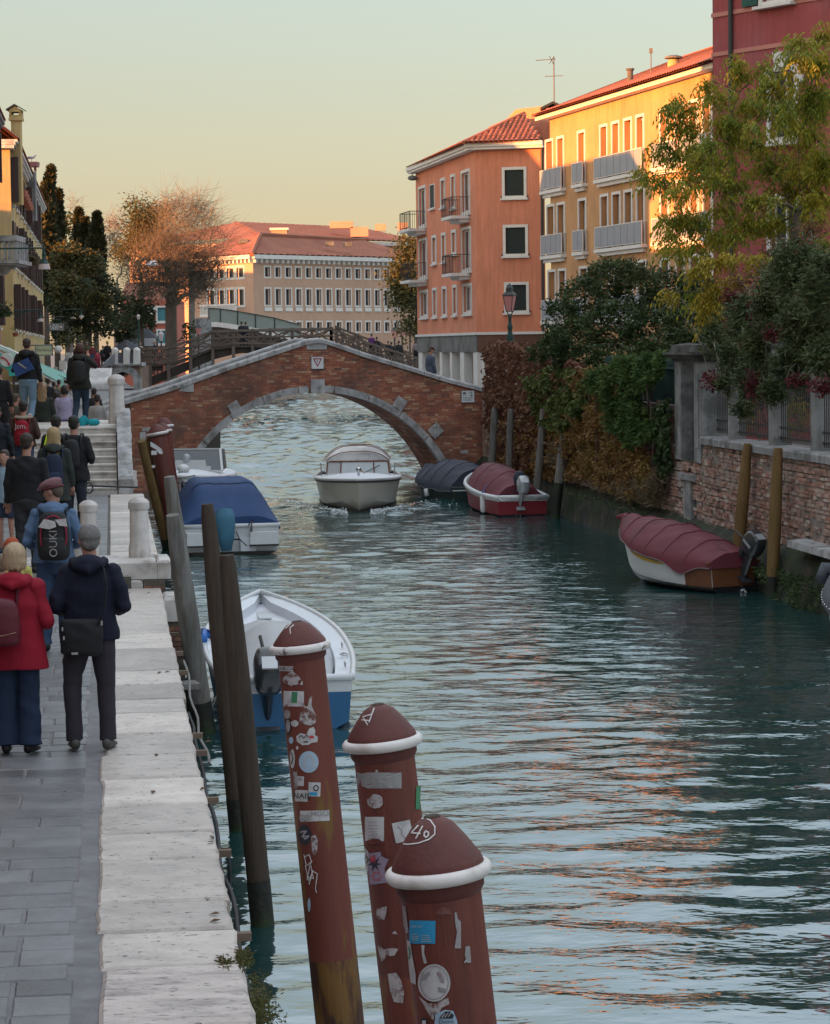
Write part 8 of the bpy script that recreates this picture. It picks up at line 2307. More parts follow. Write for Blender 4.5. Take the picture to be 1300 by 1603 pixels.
def palina(px_t,py_t,px_b,py_b,Y,r,label,upper,lower=None,split=None,ring=m_pring,small=False,group='red posts with white rings',ck=1.0):
 0
 A,B=P(px_t,py_t,Y),P(px_b,py_b,Y);ax=(A-B).normalized()
 bot=A-ax*((A.z+1.2)/ax.z)
 H=(A-bot).length
 e=empty('palina_post',bot,0,label,'mooring post',group)
 q=ax.to_track_quat('Z','Y').to_matrix()
 xd=(Vector((1,0,0))-ax*ax.x).normalized();yd=ax.cross(xd);q=Matrix((xd,yd,ax)).transposed()
 e.rotation_euler=q.to_euler()
 n=36 if not small else 20
 sp=H-split if split else 0
 if split:
  mb=MB();mb.lathe([(r*1.08,0),(r*1.05,sp)],n);mb.build('lower_shaft',lower,e,True,sharp=40)
 mb=MB();mb.lathe([(r*1.05,sp),(r*1.0,H-.12),(r*1.0,H-.05)],n);mb.build('shaft',upper,e,True,sharp=40)
 mb=MB();mb.lathe([(r*1.0,H-.052),(r*1.10,H-.03),(r*1.10,H+.012)],n);mb.build('collar',m_pcap,e,True,sharp=40)
 R_=r*1.17;rt=r*.17
 mb=MB();k=12;base=[]
 for i in range(n):
  a=6.2832*i/n
  for j in range(k):
   b_=6.2832*j/k;rr=R_+rt*math.cos(b_);mb.v.append((rr*math.cos(a),rr*math.sin(a),H+rt*1.0+rt*1.05*math.sin(b_)))
 for i in range(n):
  for j in range(k):
   mb.f.append((i*k+j,((i+1)%n)*k+j,((i+1)%n)*k+(j+1)%k,i*k+(j+1)%k));mb.m.append(0)
 mb.build('ring',ring,e,True)
 z0=H+rt*1.3
 prof=[(r*a_,z0+r*b_*ck)for a_,b_ in((1.12,0),(1.16,.09),(1.11,.22),(.80,.60),(.50,.92),(.24,1.05),(.02,1.08))]
 mb=MB();mb.lathe(prof,n);mb.build('cap',m_pcap,e,True,sharp=60)
 mb=MB();mb.lathe([(r*.22,z0+r*1.062*ck),(r*.18,z0+r*1.09*ck),(r*.01,z0+r*1.10*ck)],16);mb.build('cap_disc',m_brownpost,e)
 return dict(e=e,A=A,B=B,ax=ax,q=q,r=r,H=H,Y=Y,z0=z0,bot=bot,sp=sp,prof=prof)
def surf(pl,px,py,eps=.003,cap=False):
 0
 d=ray(px,py);qi=pl['q'].transposed();o=qi@(Vector((0,0,CAM_Z))-pl['bot']);d=qi@d
 zc_=pl['H']*.8
 if cap:
  prof=pl['prof'][1:]
  t=(pl['Y']-.5);
  for _ in range(900):
   p=o+d*t;rr=math.hypot(p.x,p.y)
   pr=np.interp(p.z,[c[1]for c in prof],[c[0]for c in prof])+eps
   if p.z<=prof[-1][1]+eps and p.z>prof[0][1]-.02 and rr<=pr:return p
   t+=.002
  return None
 for _ in range(3):
  r=pl['r']*(1.05-.05*min(1,max(0,(zc_-pl['sp'])/(pl['H']-.12-pl['sp']))))+eps
  a=d.x**2+d.y**2;b=2*(o.x*d.x+o.y*d.y);c=o.x**2+o.y**2-r*r
  D=b*b-4*a*c
  t=(-b-math.sqrt(max(D,0)))/(2*a);zc_=(o+d*t).z
 return o+d*t
def patch(pl,cx,cy,poly,material,name='sticker',cap=False,eps=.003,parent=None):
 0
 lv=[.001,.35,.7,1.0];n=len(poly)
 if n<12:
  dense=[]
  for i in range(n):
   a,b=poly[i],poly[(i+1)%n]
   for k in range(4):dense.append((a[0]+(b[0]-a[0])*k/4,a[1]+(b[1]-a[1])*k/4))
  poly=dense;n=len(poly)
 vs=[]
 for l in lv:
  for x,y in poly:
   p=surf(pl,cx+x*l,cy+y*l,eps,cap)
   if p is None:return None
   vs.append(p)
 f=[]
 for k in range(len(lv)-1):
  for j in range(n):f.append((k*n+j,k*n+(j+1)%n,(k+1)*n+(j+1)%n,(k+1)*n+j))
 mb=MB();mb.add(vs,f);return mb.build(name,material,parent or pl['e'])
def rectp(w,h,a=0):
 c,s=math.cos(R(a)),math.sin(R(a));return[(x*c-y*s,x*s+y*c)for x,y in((-w/2,-h/2),(w/2,-h/2),(w/2,h/2),(-w/2,h/2))]
def ell(w,h,n=20,wob=0,seed=1):
 rn=random.Random(seed);return[((w/2)*math.cos(6.2832*i/n)*(1+wob*rn.uniform(-1,1)),(h/2)*math.sin(6.2832*i/n)*(1+wob*rn.uniform(-1,1)))for i in range(n)]
def ptext(pl,cx,cy,txt,size,material,a=0,cap=False,eps=.008,name='lettering'):
 v,f=text_mesh(txt,size);c,s=math.cos(R(a)),math.sin(R(a));out=[]
 for x,y,z in v:
  y=-y;p=surf(pl,cx+x*c-y*s,cy+x*s+y*c,eps,cap)
  if p is None:return None
  out.append(p)
 mb=MB();mb.add(out,f);return mb.build(name,material,pl['e'])
def pstroke(pl,pts,w,material,cap=False,eps=.004,name='chalk_mark'):
 vs,f=[],[];n=len(pts)
 dense=[]
 for i in range(n-1):
  for k in range(5):dense.append((pts[i][0]+(pts[i+1][0]-pts[i][0])*k/5,pts[i][1]+(pts[i+1][1]-pts[i][1])*k/5))
 dense.append(pts[-1]);n=len(dense)
 for i,(x,y)in enumerate(dense):
  a,b=dense[max(i-1,0)],dense[min(i+1,n-1)];dx,dy=b[0]-a[0],b[1]-a[1];l=math.hypot(dx,dy)or 1;nx,ny=-dy/l*w/2,dx/l*w/2
  p,q=surf(pl,x+nx,y+ny,eps,cap),surf(pl,x-nx,y-ny,eps,cap)
  if p is None or q is None:continue
  vs+=[p,q]
 for i in range(len(vs)//2-1):f.append((2*i,2*i+1,2*i+3,2*i+2))
 mb=MB();mb.add(vs,f);return mb.build(name,material,pl['e'])
m_sw=mat('sticker_white',(0.50,0.48,0.48),0.6,0.15,20,0,c2=(0.38,0.36,0.36),c2s=14)
m_sg=mat('sticker_grey',(0.33,0.31,0.32),0.7,0.2,20,0,c2=(0.20,0.14,0.13),c2s=20,c2t=.55)
m_speel=mat('peeled_paper',(0.40,0.36,0.36),0.9,0.2,20,0,c2=(0.14,0.06,0.05),c2s=22,c2t=.53,c2w=.08)
m_sblue=mat('sticker_paleblue',(0.32,0.42,0.52),0.6,0.1,14,0)
m_scyan=mat('sticker_cyan',(0.03,0.27,0.48),0.5,0.06,14,0)
m_sblk=mat('sticker_black',(0.03,0.03,0.04),0.5,0.1,14,0)
m_sgreen=mat('sticker_green',(0.05,0.20,0.10),0.5,0.1,14,0)
m_stape=mat('grey_tape',(0.26,0.25,0.25),0.35,0.15,14,0.1,40,spec=.6)
m_sred=mat('sticker_red',(0.45,0.05,0.06),0.6,0.1,14,0)
m_spurp=mat('sticker_violet',(0.28,0.22,0.29),0.6,0.15,14,0)
m_chalk=mat('white_chalk',(0.58,0.55,0.54),0.9,0.15,30,0)
m_yelmark=mat('yellow_mark',(0.40,0.25,0.05),0.7,0.1,14,0)
p1=palina(470.5,1019,528,1560,14.9,.142,'far left red post with a flaking white ring, covered in stickers, its lower shaft ochre',m_predworn,m_pmix,1.9,m_pringb)
p2=palina(600,1170,647,1560,10.75,.134,'middle red post with a clean white ring and a grey tape strip',m_pred,m_predworn,1.0,m_pring,ck=1.14)
p3=palina(688,1375,712,1580,7.95,.132,'nearest red post with a thick white ring and the number 14 chalked on its cap',m_pred,None,None,m_pring,ck=1.26)
palina(247,681,268,790,54,.19,'leaning red post with white ring by the left stairs, front one with a white rag',m_pred,None,None,m_pring,True,'red posts with white rings by the stairs')
palina(255,677,272,790,56,.17,'leaning red post with white ring by the left stairs, half hidden middle one',m_pred,None,None,m_pring,True,'red posts with white rings by the stairs')
pr_=palina(257,669,268,790,58,.18,'leaning red post with white ring by the left stairs, rear and tallest one',m_pred,None,None,m_pring,True,'red posts with white rings by the stairs')
rg=P(243,700,53.6);e=empty('white_rag',rg,0,'white rag and paper notices tied to the leaning red post by the stairs','rag');mb=MB();mb.prism([(-.10,0,.12),(.0,0,.06),(.14,-.02,-.04),(.17,-.02,-.14),(.1,-.02,-.15),(.02,0,-.05),(-.1,0,.02)],(0,.02,0));mb.box((-.02,-.05,-.12),(.12,.01,.09));mb.box((-.04,-.05,-.42),(.07,.01,.06));mb.build('cloth',m_signw,e)
patch(p1,448,1047,rectp(22,8,2),m_sw);ptext(p1,449,1047,'NE.CA',7.5,m_sblk,2)
patch(p1,457,1063,ell(25,22,16,.18,2),m_speel);patch(p1,471.5,1069,[(-2,3),(2,-4),(3,3)],m_sw)
patch(p1,460,1094,rectp(32,24,1),m_sw);patch(p1,461,1092,rectp(9,17,4),m_sgreen,eps=.005)
cat=[(-13,20),(-12,5),(-6,0),(-10,-10),(-9,-14),(-4,-6),(0,-6),(3,-22),(7,-23),(6,-8),(10,2),(14,9),(12,20),(4,24),(-4,22)]
patch(p1,482,1112,cat,m_speel)
patch(p1,450,1118,ell(10,16,14,.15,7),m_sg);patch(p1,461.5,1133,ell(13,10,14,.2,4),m_sw)
patch(p1,451,1137,ell(10,26,16,.05),m_sblk);patch(p1,451,1137,ell(7,20,16,.05),m_sg,eps=.005)
blob=[(-17,7),(-18,-1),(-12,-6),(-2,-4),(2,-13),(9,-16),(12,-10),(11,-4),(16,0),(15,8),(6,9),(2,12),(-8,13)]
patch(p1,482,1154,blob,m_sw);pstroke(p1,[(468,1155),(472,1151),(476,1156),(480,1150),(483,1155)],1.2,m_sblk,eps=.005);patch(p1,488,1154,ell(8,5),m_sred,eps=.005);patch(p1,479,1161.5,rectp(7,1.8),m_sblk,eps=.005)
patch(p1,456,1159,ell(7,11),m_sblue)
patch(p1,483.5,1193,ell(31,34,26),m_sblue);pstroke(p1,[(476,1203),(477,1188),(484,1182),(492,1190),(490,1203)],2.0,m_sw,eps=.005)
patch(p1,458,1188,ell(8,30,16),m_sw);pstroke(p1,[(456,1178),(459,1188),(456,1196)],1.5,m_sblk,eps=.005);patch(p1,465.5,1171,ell(4,6),m_sw)
patch(p1,470,1223,rectp(12,15,3),m_sw);patch(p1,469.5,1220,rectp(6,5,3),m_sg,eps=.005)
patch(p1,463,1221,rectp(6,26,-4),m_sg)
patch(p1,492.5,1236,rectp(19,22,2),m_sw);patch(p1,491,1243,rectp(12,5,2),m_scyan,eps=.005);patch(p1,495,1234,ell(9,10),m_sblk,eps=.005);patch(p1,495,1234,ell(5,6),m_sw,eps=.006)
patch(p1,472,1246,rectp(20,18,2),m_sw);ptext(p1,472,1246.5,'NAIS',13,m_sblk,2)
patch(p1,493,1277.5,rectp(46,17,-2),m_sw);ptext(p1,477,1281,'GO',12,m_stape,-3);ptext(p1,501,1274,'HGO',13,m_stape,-2)
patch(p1,477,1307,ell(21,32,22),m_sblk);pstroke(p1,[(470,1303),(480,1301),(473,1310),(484,1309),(478,1314),(474,1308)],2.4,m_sg,eps=.005)
patch(p1,492,1324,[(-5,-14),(2,-17),(6,-8),(5,6),(2,15),(-3,12),(-4,0)],m_speel)
for st_ in([(476,1338),(480,1356),(488,1349),(484,1338),(477,1342)],[(478,1355),(484,1380),(490,1362)],[(481,1378),(486,1352),(491,1376),(480,1372)],[(484,1385),(490,1364),(497,1368),(494,1392),(496,1398)],[(486,1352),(489,1348)]):pstroke(p1,st_,1.3,m_chalk)
patch(p1,484,1417,ell(5,22),m_sblue)
pstroke(p1,[(447,984),(456,975)],1.6,m_chalk,True);pstroke(p1,[(455,992),(454,983),(460,978)],1.6,m_chalk,True)
patch(p2,594,1222,rectp(70,25,0),m_stape);patch(p2,590,1207.5,rectp(4,4,30),m_sw)
patch(p2,588,1255,ell(25,22,20,.1,3),m_speel)
patch(p2,655,1249,rectp(7,36,2),m_sgreen)
patch(p2,586.5,1298,rectp(30,38,0),m_sw);patch(p2,588,1322,[(-16,0),(-13,-6),(-4,-9),(6,-8),(11,-4),(14,1),(6,-1),(-3,1)],m_pred,eps=.0045)
for k in range(6):pstroke(p2,[(576,1288+k*5),(590+(k%3)*2,1287+k*5)],.8,m_sg,eps=.0045)
patch(p2,631,1302,rectp(29,32,-12),m_sw);pstroke(p2,[(623,1294),(630,1301),(628,1305),(638,1316)],1.6,m_spurp,eps=.0045)
patch(p2,588,1354,rectp(22,38,-8),m_spurp);patch(p2,598,1352,rectp(14,20,25),m_spurp);patch(p2,591,1372,rectp(26,24,-8),m_spurp)
sp_=[(0,-14),(2,-4),(9,-11),(4,-1),(12,1),(4,3),(8,12),(1,5),(-4,13),(-3,3),(-12,4),(-5,-1),(-9,-10),(-2,-4)]
patch(p2,586,1352,sp_,m_sblk,eps=.005);patch(p2,584,1345,[(x*.55,y*.6)for x,y in sp_],m_sred,eps=.006)
for a in range(6):pstroke(p2,[(590+9*math.cos(a),1372+8*math.sin(a)),(590+5*math.cos(a+.7),1372+5*math.sin(a+.7))],1.6,m_sred,eps=.005)
patch(p2,574,1346,[(-3,-20),(3,-12),(4,5),(2,20),(-1,16),(-3,0)],m_sw);pstroke(p2,[(573,1340),(577,1346),(573,1352)],1.4,m_sblk,eps=.005)
patch(p2,597,1429,[(-9,4),(-6,-6),(4,-9),(9,-10),(8,0),(5,12),(-4,10)],m_speel)
patch(p2,604,1490,[(-14,-14),(-8,-2),(10,-6),(20,-4),(14,6),(2,8),(-6,16),(-10,4)],m_speel)
patch(p2,619,1545,[(-12,-20),(2,-22),(10,-8),(14,10),(12,26),(-2,24),(-8,6)],m_speel)
patch(p2,638,1450,ell(7,20,12,.2,3),m_sg);patch(p2,620,1460,[(-6,2),(-2,-3),(3,3)],m_speel)
pstroke(p2,[(576,1135),(568,1122),(583,1118)],1.8,m_chalk,True);pstroke(p2,[(586,1108),(578,1131)],1.8,m_chalk,True);pstroke(p2,[(566,1127),(578,1128)],1.6,m_chalk,True)
patch(p3,661.5,1459.5,rectp(41,36,1),m_scyan);ptext(p3,652,1451,'E SEI QUI',4.2,m_sw,2)
for k in range(4):pstroke(p3,[(645,1463+k*3),(653+(k*7)%4,1463+k*3)],.8,m_sw,eps=.005);pstroke(p3,[(660,1465+k*3),(672+(k*5)%4,1465+k*3)],.8,m_sw,eps=.005)
patch(p3,664,1495,[(-4,-15),(1,-15),(0,-4),(5,13),(0,14),(-3,0)],m_sw)
patch(p3,716,1457,[(-4,-28),(-1,-29),(1,-18),(6,-14),(6,28),(-4,28),(-2,18),(2,14),(-1,0),(-3,-12)],m_sg)
patch(p3,732,1496,[(-3,-14),(4,-15),(6,9),(-5,12),(-2,6),(-4,0)],m_stape);pstroke(p3,[(727,1507),(731,1503),(733,1507),(738,1506)],1.2,m_sw,eps=.005)
patch(p3,680,1539,ell(51,59,30),m_sw);
ringp=[(680+22*math.cos(t),1539+26*math.sin(t))for t in np.linspace(-2.2,4.0,24)];pstroke(p3,ringp,1.2,m_sg,eps=.005)
patch(p3,668,1531,[(-8,5),(-5,-4),(4,-10),(6,-6),(0,0)],m_stape,eps=.005);patch(p3,689,1531,[(-6,-8),(0,-9),(6,0),(7,8),(2,8),(-3,-2)],m_sg,eps=.005);patch(p3,693,1549,[(-8,-4),(6,0),(4,6),(-6,4)],m_stape,eps=.005)
patch(p3,678,1578,[(-22,-18),(-10,-6),(6,-8),(24,-16),(26,-6),(14,0),(10,8),(4,8),(0,20),(-6,10),(-14,-2)],m_speel)
patch(p3,697,1598,[(-17,8),(-15,-10),(0,-17),(13,-15),(19,0),(20,10)],m_sblue);patch(p3,699,1592,[(-12,3),(-2,-8),(6,-8),(12,-2),(10,3)],m_sblk,eps=.005)
for k in range(3):pstroke(p3,[(692+k*5,1594-k),(697+k*5,1587-k)],1.4,m_sw,eps=.006)
ptext(p3,699,1600,'Dyeno',9,m_sblk,-3)
patch(p3,643,1500,[(-6,-28),(-1,-26),(8,26),(8,42),(0,38),(-3,10)],m_sw);pstroke(p3,[(640,1482),(642,1492),(640,1502)],2,m_sgreen,eps=.005)
patch(p3,632,1400,rectp(8,14,4),m_stape);ptext(p3,632,1401,'M',6,m_sblk,4)
patch(p3,634,1438,[(-4,-20),(1,-19),(6,22),(2,24),(-2,10)],m_sg)
patch(p3,664,1603,rectp(10,18,2),m_sblk);patch(p3,664,1604,rectp(6,12,2),m_sw,eps=.005)
patch(p3,696,1428,[(-14,2),(-10,-6),(0,-8),(10,-4),(13,4),(2,3),(-4,6)],mat('faint_scuff',(0.20,0.09,0.08),0.7,.3,30,0,c2=(0.12,0.035,0.027),c2s=30,c2t=.5))
ov=[(657,1283),(665,1280),(674,1284),(681,1294),(681,1306),(672,1314),(655,1320),(638,1322),(622,1320)]
pstroke(p3,ov,2.0,m_chalk,True);pstroke(p3,[(641,1299),(633,1312)],2.2,m_chalk,True)
pstroke(p3,[(655,1292),(644,1304),(659,1305)],2.2,m_chalk,True);pstroke(p3,[(662,1293),(651,1313)],2.2,m_chalk,True)
pstroke(p3,[(664,1305),(667,1301),(671,1303),(671,1308),(667,1311),(664,1308),(665,1304)],2.4,m_chalk,True)
patch(p3,683,1277,[(-6,2),(-2,-2),(6,-3),(7,0),(0,3)],m_yelmark,cap=True)
m_skin=mat('skin',(0.38,0.20,0.15),0.6,0.08,8,0,sheen=.1)
m_skind=mat('tan_skin',(0.26,0.13,0.09),0.6,0.08,8,0)
_cm={}
def cloth(c,rough=.85,bump=.3,bs=35):
 k=tuple(c)+(rough,)
 if k not in _cm:_cm[k]=mat('cloth_'+{0:'red',1:'green',2:'blue'}[max(range(3),key=lambda i:c[i])]+'_'+str(len(_cm)),c,rough,0.2,3.5,bump,bs,sheen=.25,bd=.006)
 return _cm[k]
def hairmat(c):
 k=('h',)+tuple(c)
 if k not in _cm:_cm[k]=mat('hair_'+str(len(_cm)),c,0.55,0.35,9,0.6,60,stretch=(6,6,.6),spec=.4,bd=.01)
 return _cm[k]
def fuse(mb,name,material,parent,voxel=.014,amp=.0,freq=9,sm=2,seed=0,hem=None):
 me=bpy.data.meshes.new('tmp');me.from_pydata(mb.v,[],mb.f);me.update()
 o=bpy.data.objects.new('tmp',me);COL.objects.link(o)
 r=o.modifiers.new('r','REMESH');r.mode='VOXEL';r.voxel_size=voxel;r.use_smooth_shade=True
 if sm:s_=o.modifiers.new('s','SMOOTH');s_.factor=.5;s_.iterations=sm
 dg=bpy.context.evaluated_depsgraph_get();dg.update()
 m2=bpy.data.meshes.new_from_object(o.evaluated_get(dg))
 bpy.data.objects.remove(o);bpy.data.meshes.remove(me)
 if amp:
  n=len(m2.vertices);co=np.empty(n*3);m2.vertices.foreach_get('co',co);co=co.reshape(-1,3);no=np.empty(n*3);m2.vertices.foreach_get('normal',no);no=no.reshape(-1,3)
  x,y,z=co[:,0]*freq+seed,co[:,1]*freq+seed*1.7,co[:,2]*freq
  w=np.sin(z*1.9+1.7*np.sin(x*.9+seed)+.8*np.sin(y*1.3))*.5+np.sin(x*2.3+z*1.1+1.3*np.sin(z*.7))*.35+np.sin(z*4.3+x*2.1+np.sin(y*3+seed))*.3
  w=np.sign(w)*np.abs(w)**1.3*(.35+.65*np.clip(np.sin(z*.55+x*.8+seed*3)+np.sin(y*.7+z*.31+seed),0,1.6))
  co+=no*(w*amp)[:,None]
  m2.vertices.foreach_set('co',co.ravel());m2.update()
 m2.materials.clear()
 o=link(name,m2,material,parent,True)
 return o
def capsule(mb,pts,rad,n=12,ry=None,up=None):
 0
 mb.tube(pts,rad,n,ry=ry,up=up)
 for p,r_,r2 in((pts[0],rad[0]if isinstance(rad,list)else rad,None),(pts[-1],rad[-1]if isinstance(rad,list)else rad,None)):mb.sphere(p,r_,n,6)
def hand(mb,w,d,side,s=1.0,curl=.5):
 0
 w=Vector(w);d=Vector(d).normalized();up=Vector((0,0,1));x=d.cross(up)
 if x.length<.1:x=Vector((1,0,0))if abs(d.x)<.9 else Vector((0,1,0))
 x=(x-d*x.dot(d)).normalized();n=d.cross(x)
 mb.tube([w-d*.02*s,w+d*.04*s,w+d*.085*s],[.026*s,.040*s,.038*s],10,ry=[.020*s,.016*s,.013*s],up=n)
 for i,(o,L)in enumerate(((-.030,.062),(-.010,.074),(.010,.07),(.029,.054))):
  a=w+d*.082*s+x*o*s;b=a+(d*(1-.3*curl)+n*side*curl*.6).normalized()*L*.5*s;c=b+(d*(1-.8*curl)+n*side*curl).normalized()*L*.5*s
  mb.tube([a-d*.02*s,a,b,c],[.0085*s,.009*s,.008*s,.006*s],6)
 a=w+d*.025*s-x*.03*s;b=a+(d*.6-x*.7).normalized()*.035*s;c=b+(d*.9-x*.1+n*side*.3).normalized()*.03*s
 mb.tube([a,b,c],[.012*s,.010*s,.007*s],6)
def person(loc,H,yaw,label,top,bottom,hair,shoes=(0.02,0.02,0.02),skin=None,coat=1.0,width=1.0,arms='down',legs='stand',hairstyle='short',hat=None,hood=False,detail=1,wide=False,head_yaw=0,head_tilt=0,skirt=False,sleeves=True,shorts=False,puffy=1.0,collar=None,stoop=0.0,cat='person',group=None,parts=True,lean=0):
 0
 s=H/1.75
 e=empty('person',loc,R(yaw),label,cat,group)
 vox={2:.010,1:.016,0:.028}[detail]*(1 if H>1.3 else .8)
 V=lambda x,y,z:Vector((x*s,(y+stoop*max(0,z-1.0)*.6)*s,z*s))
 W=width
 sh=[V(-.158*W,0,1.385),V(.158*W,0,1.385)]
 A={'down':((.225,-.01,1.12),(.24,.05,.89),(0,.1,-1)),'front':((.255,-.04,1.12),(.20,.20,1.06),(-.6,.7,.1)),'pockets':((.30,-.07,1.14),(.22,.06,.96),(-.2,.3,-1)),'up':((.30,.12,1.26),(.16,.24,1.46),(-.4,.3,1)),'swing':((.25,-.12,1.15),(.26,-.06,.92),(0,.2,-1)),'backhold':((.28,-.02,1.15),(.26,.16,1.0),(-.3,.8,0))}
 if isinstance(arms,str):arms=(arms,arms)
 el,wr,hd=[],[],[]
 for i,sd in enumerate((-1,1)):
  a=A[arms[i]]
  el.append(V(sd*a[0][0]*(.6+.4*W),a[0][1],a[0][2]));wr.append(V(sd*a[1][0]*(.6+.4*W),a[1][1],a[1][2]));hd.append(Vector((sd*a[2][0],a[2][1],a[2][2])))
 Lg={'stand':(((.085,0,.92),(.095,.01,.50),(.10,-.03,.085),0),((.085,0,.92),(.095,.01,.50),(.10,-.03,.085),0)),'walk':(((.085,0,.92),(.09,.12,.52),(.09,.06,.09),0),((.085,0,.92),(.09,.02,.49),(.09,-.28,.20),55)),'walk2':(((.085,0,.92),(.09,.02,.49),(.09,-.26,.18),50),((.085,0,.92),(.09,.10,.51),(.09,.02,.09),0)),'wide':(((.09,0,.92),(.155,.02,.50),(.14,-.02,.085),0),((.085,0,.92),(.11,.01,.50),(.12,-.03,.085),0))}[legs]
 hp,kn,an,ft=[],[],[],[]
 for i,sd in enumerate((-1,1)):
  a=Lg[i];hp.append(V(sd*a[0][0],a[0][1],a[0][2]));kn.append(V(sd*a[1][0],a[1][1],a[1][2]));an.append(V(sd*a[2][0],a[2][1],a[2][2]));ft.append(a[3])
 hc=V(0,.02,1.62);hq=Matrix.Rotation(R(head_yaw),3,'Z')@Matrix.Rotation(R(head_tilt),3,'X')
 hv=lambda x,y,z:hc+hq@(Vector((x,y,z))*s)
 mb=MB()
 mb.sphere(hv(0,-.01,.035),(.074*s,.094*s,.095*s),18,12,q=hq)
 mb.tube([hv(0,.015,-.12),hv(0,.03,-.08),hv(0,.03,-.02),hv(0,.02,.05)],[.030*s,.052*s,.064*s,.066*s],14,ry=[.03*s,.055*s,.068*s,.07*s])
 mb.tube([hv(0,.090,.03),hv(0,.108,-.012),hv(0,.098,-.024)],[.008*s,.014*s,.010*s],8)
 for sd in(-1,1):
  mb.sphere(hv(sd*.076,-.005,.0),(.012*s,.022*s,.034*s),8,6,q=hq)
 mb.tube([hv(-.022,.088,-.052),hv(0,.096,-.052),hv(.022,.088,-.052)],.008*s,6)
 mb.tube([V(0,-.01,1.36),V(0,0,1.48),hv(0,-.01,-.06),hv(0,-.01,.0)],[.075*s,.056*s,.054*s,.055*s],14)
 mb.tube([V(0,0,.86),V(0,0,1.0),V(0,0,1.15),V(0,0,1.34),V(0,0,1.43)],[.14*s*W,.14*s*W,.125*s*W,.15*s*W,.09*s],14,ry=[.09*s,.09*s,.085*s,.10*s,.06*s],up=(0,1,0))
 for i in(0,1):
  mb.tube([sh[i],el[i],wr[i]],[.042*s,.036*s,.024*s],10);mb.tube([hp[i],kn[i],an[i],an[i]-Vector((0,0,.04*s))],[.075*s,.048*s,.034*s,.034*s],10)
 o=fuse(mb,'body',skin or m_skin,e,max(vox,.012)if detail else .024,0,sm=1)
 if sleeves is not None:
  hb_=MB()
  for i in(0,1):hand(hb_,wr[i],hd[i],-1 if i else 1,s*1.0)
  import bmesh
  bm=bmesh.new();bm.from_mesh(o.data);vs=[bm.verts.new(v)for v in hb_.v]
  for f in hb_.f:
   try:bm.faces.new([vs[k]for k in f])
   except ValueError:pass
  bm.to_mesh(o.data);bm.free();o.data.shade_smooth()
 if detail==2 or head_yaw or abs(yaw)>60:
  mb=MB()
  for sd in(-1,1):mb.sphere(hv(sd*.031,.078,.012),.011*s,8,6)
  mb.build('eye',m_cowl,e,True)
 bm_=cloth(bottom)if not hasattr(bottom,'name')else bottom
 if skirt:
  pass
 mb=MB()
 kk=1.45 if wide else 1.0
 mb.tube([V(0,0,.80),V(0,-.01,.90),V(0,0,1.0),V(0,0,1.06)],[.135*s*W,.165*s*W,.155*s*W,.145*s*W],16,ry=[.10*s,.125*s,.11*s,.10*s],up=(0,1,0))
 for i in(0,1):
  if shorts:mb.tube([hp[i],hp[i].lerp(kn[i],.75)],[.095*s,.095*s],12)
  else:
   d=(an[i]-kn[i]).normalized()
   mb.tube([hp[i]+V(0,0,.02),hp[i].lerp(kn[i],.45),kn[i],kn[i].lerp(an[i],.55),an[i]-d*-.015*s],[.104*s,.094*s*(1+.1*(kk-1)),.074*s*(1+.45*(kk-1)),.066*s*kk,.066*s*kk*(1.12 if wide else 1)],14)
 fuse(mb,'trousers',bm_,e,vox,.009*s if detail else 0,12,1,seed=H*7+yaw)
 tm=cloth(top)if not hasattr(top,'name')else top
 z0=coat*1.75 if coat>1.2 else coat
 pf=puffy
 zs_=[z0,z0+.06,max(z0+.1,.98),1.12,1.25,1.36,1.43,1.47]
 fl=1+max(0,(.95-z0))*.35
 mb=MB()
 mb.tube([V(0,0,z)for z in zs_],[.185*W*fl*s*pf,.182*W*fl*s*pf,.172*W*s*pf,.160*W*s*pf,.170*W*s*pf,.168*W*s,.125*W*s,.075*s],20,ry=[.125*fl*s*pf,.125*fl*s*pf,.122*s*pf,.118*s*pf,.130*s*pf,.118*s,.09*s,.07*s],up=(0,1,0))
 for i,sd in enumerate((-1,1)):
  sl_end=wr[i]if sleeves is True else sh[i].lerp(el[i],.6)
  mb.sphere(sh[i],(.066*s*pf,.068*s*pf,.066*s*pf),14,10)
  if sleeves is True:mb.tube([sh[i],sh[i].lerp(el[i],.5),el[i],el[i].lerp(wr[i],.5),wr[i]],[.064*s*pf,.060*s*pf,.056*s*pf,.050*s*pf,.043*s*pf],12);mb.sphere(el[i],.055*s*pf,10,6)
  else:mb.tube([sh[i],sl_end],[.07*s,.062*s],12)
 if hood:
  mb.sphere(V(0,-.10,1.46),(.135*s,.09*s,.07*s),14,8);mb.tube([V(-.12,-.03,1.47),V(-.08,-.13,1.45),V(0,-.17,1.42),V(.08,-.13,1.45),V(.12,-.03,1.47)],.045*s,10)
 fuse(mb,'coat',tm,e,vox,(.010 if pf<1.06 else .013)*s if detail else .004,13 if pf<1.06 else 9,1,seed=H*3+yaw+2)
 if collar:
  mb=MB();mb.tube([V(-.13,.03,1.44),V(-.11,-.08,1.45),V(0,-.125,1.44),V(.11,-.08,1.45),V(.13,.03,1.44)],.038*s,8,ry=.06*s);mb.build('collar',cloth(collar),e,True)
 sm_=cloth(shoes,.6,.1)if not hasattr(shoes,'name')else shoes
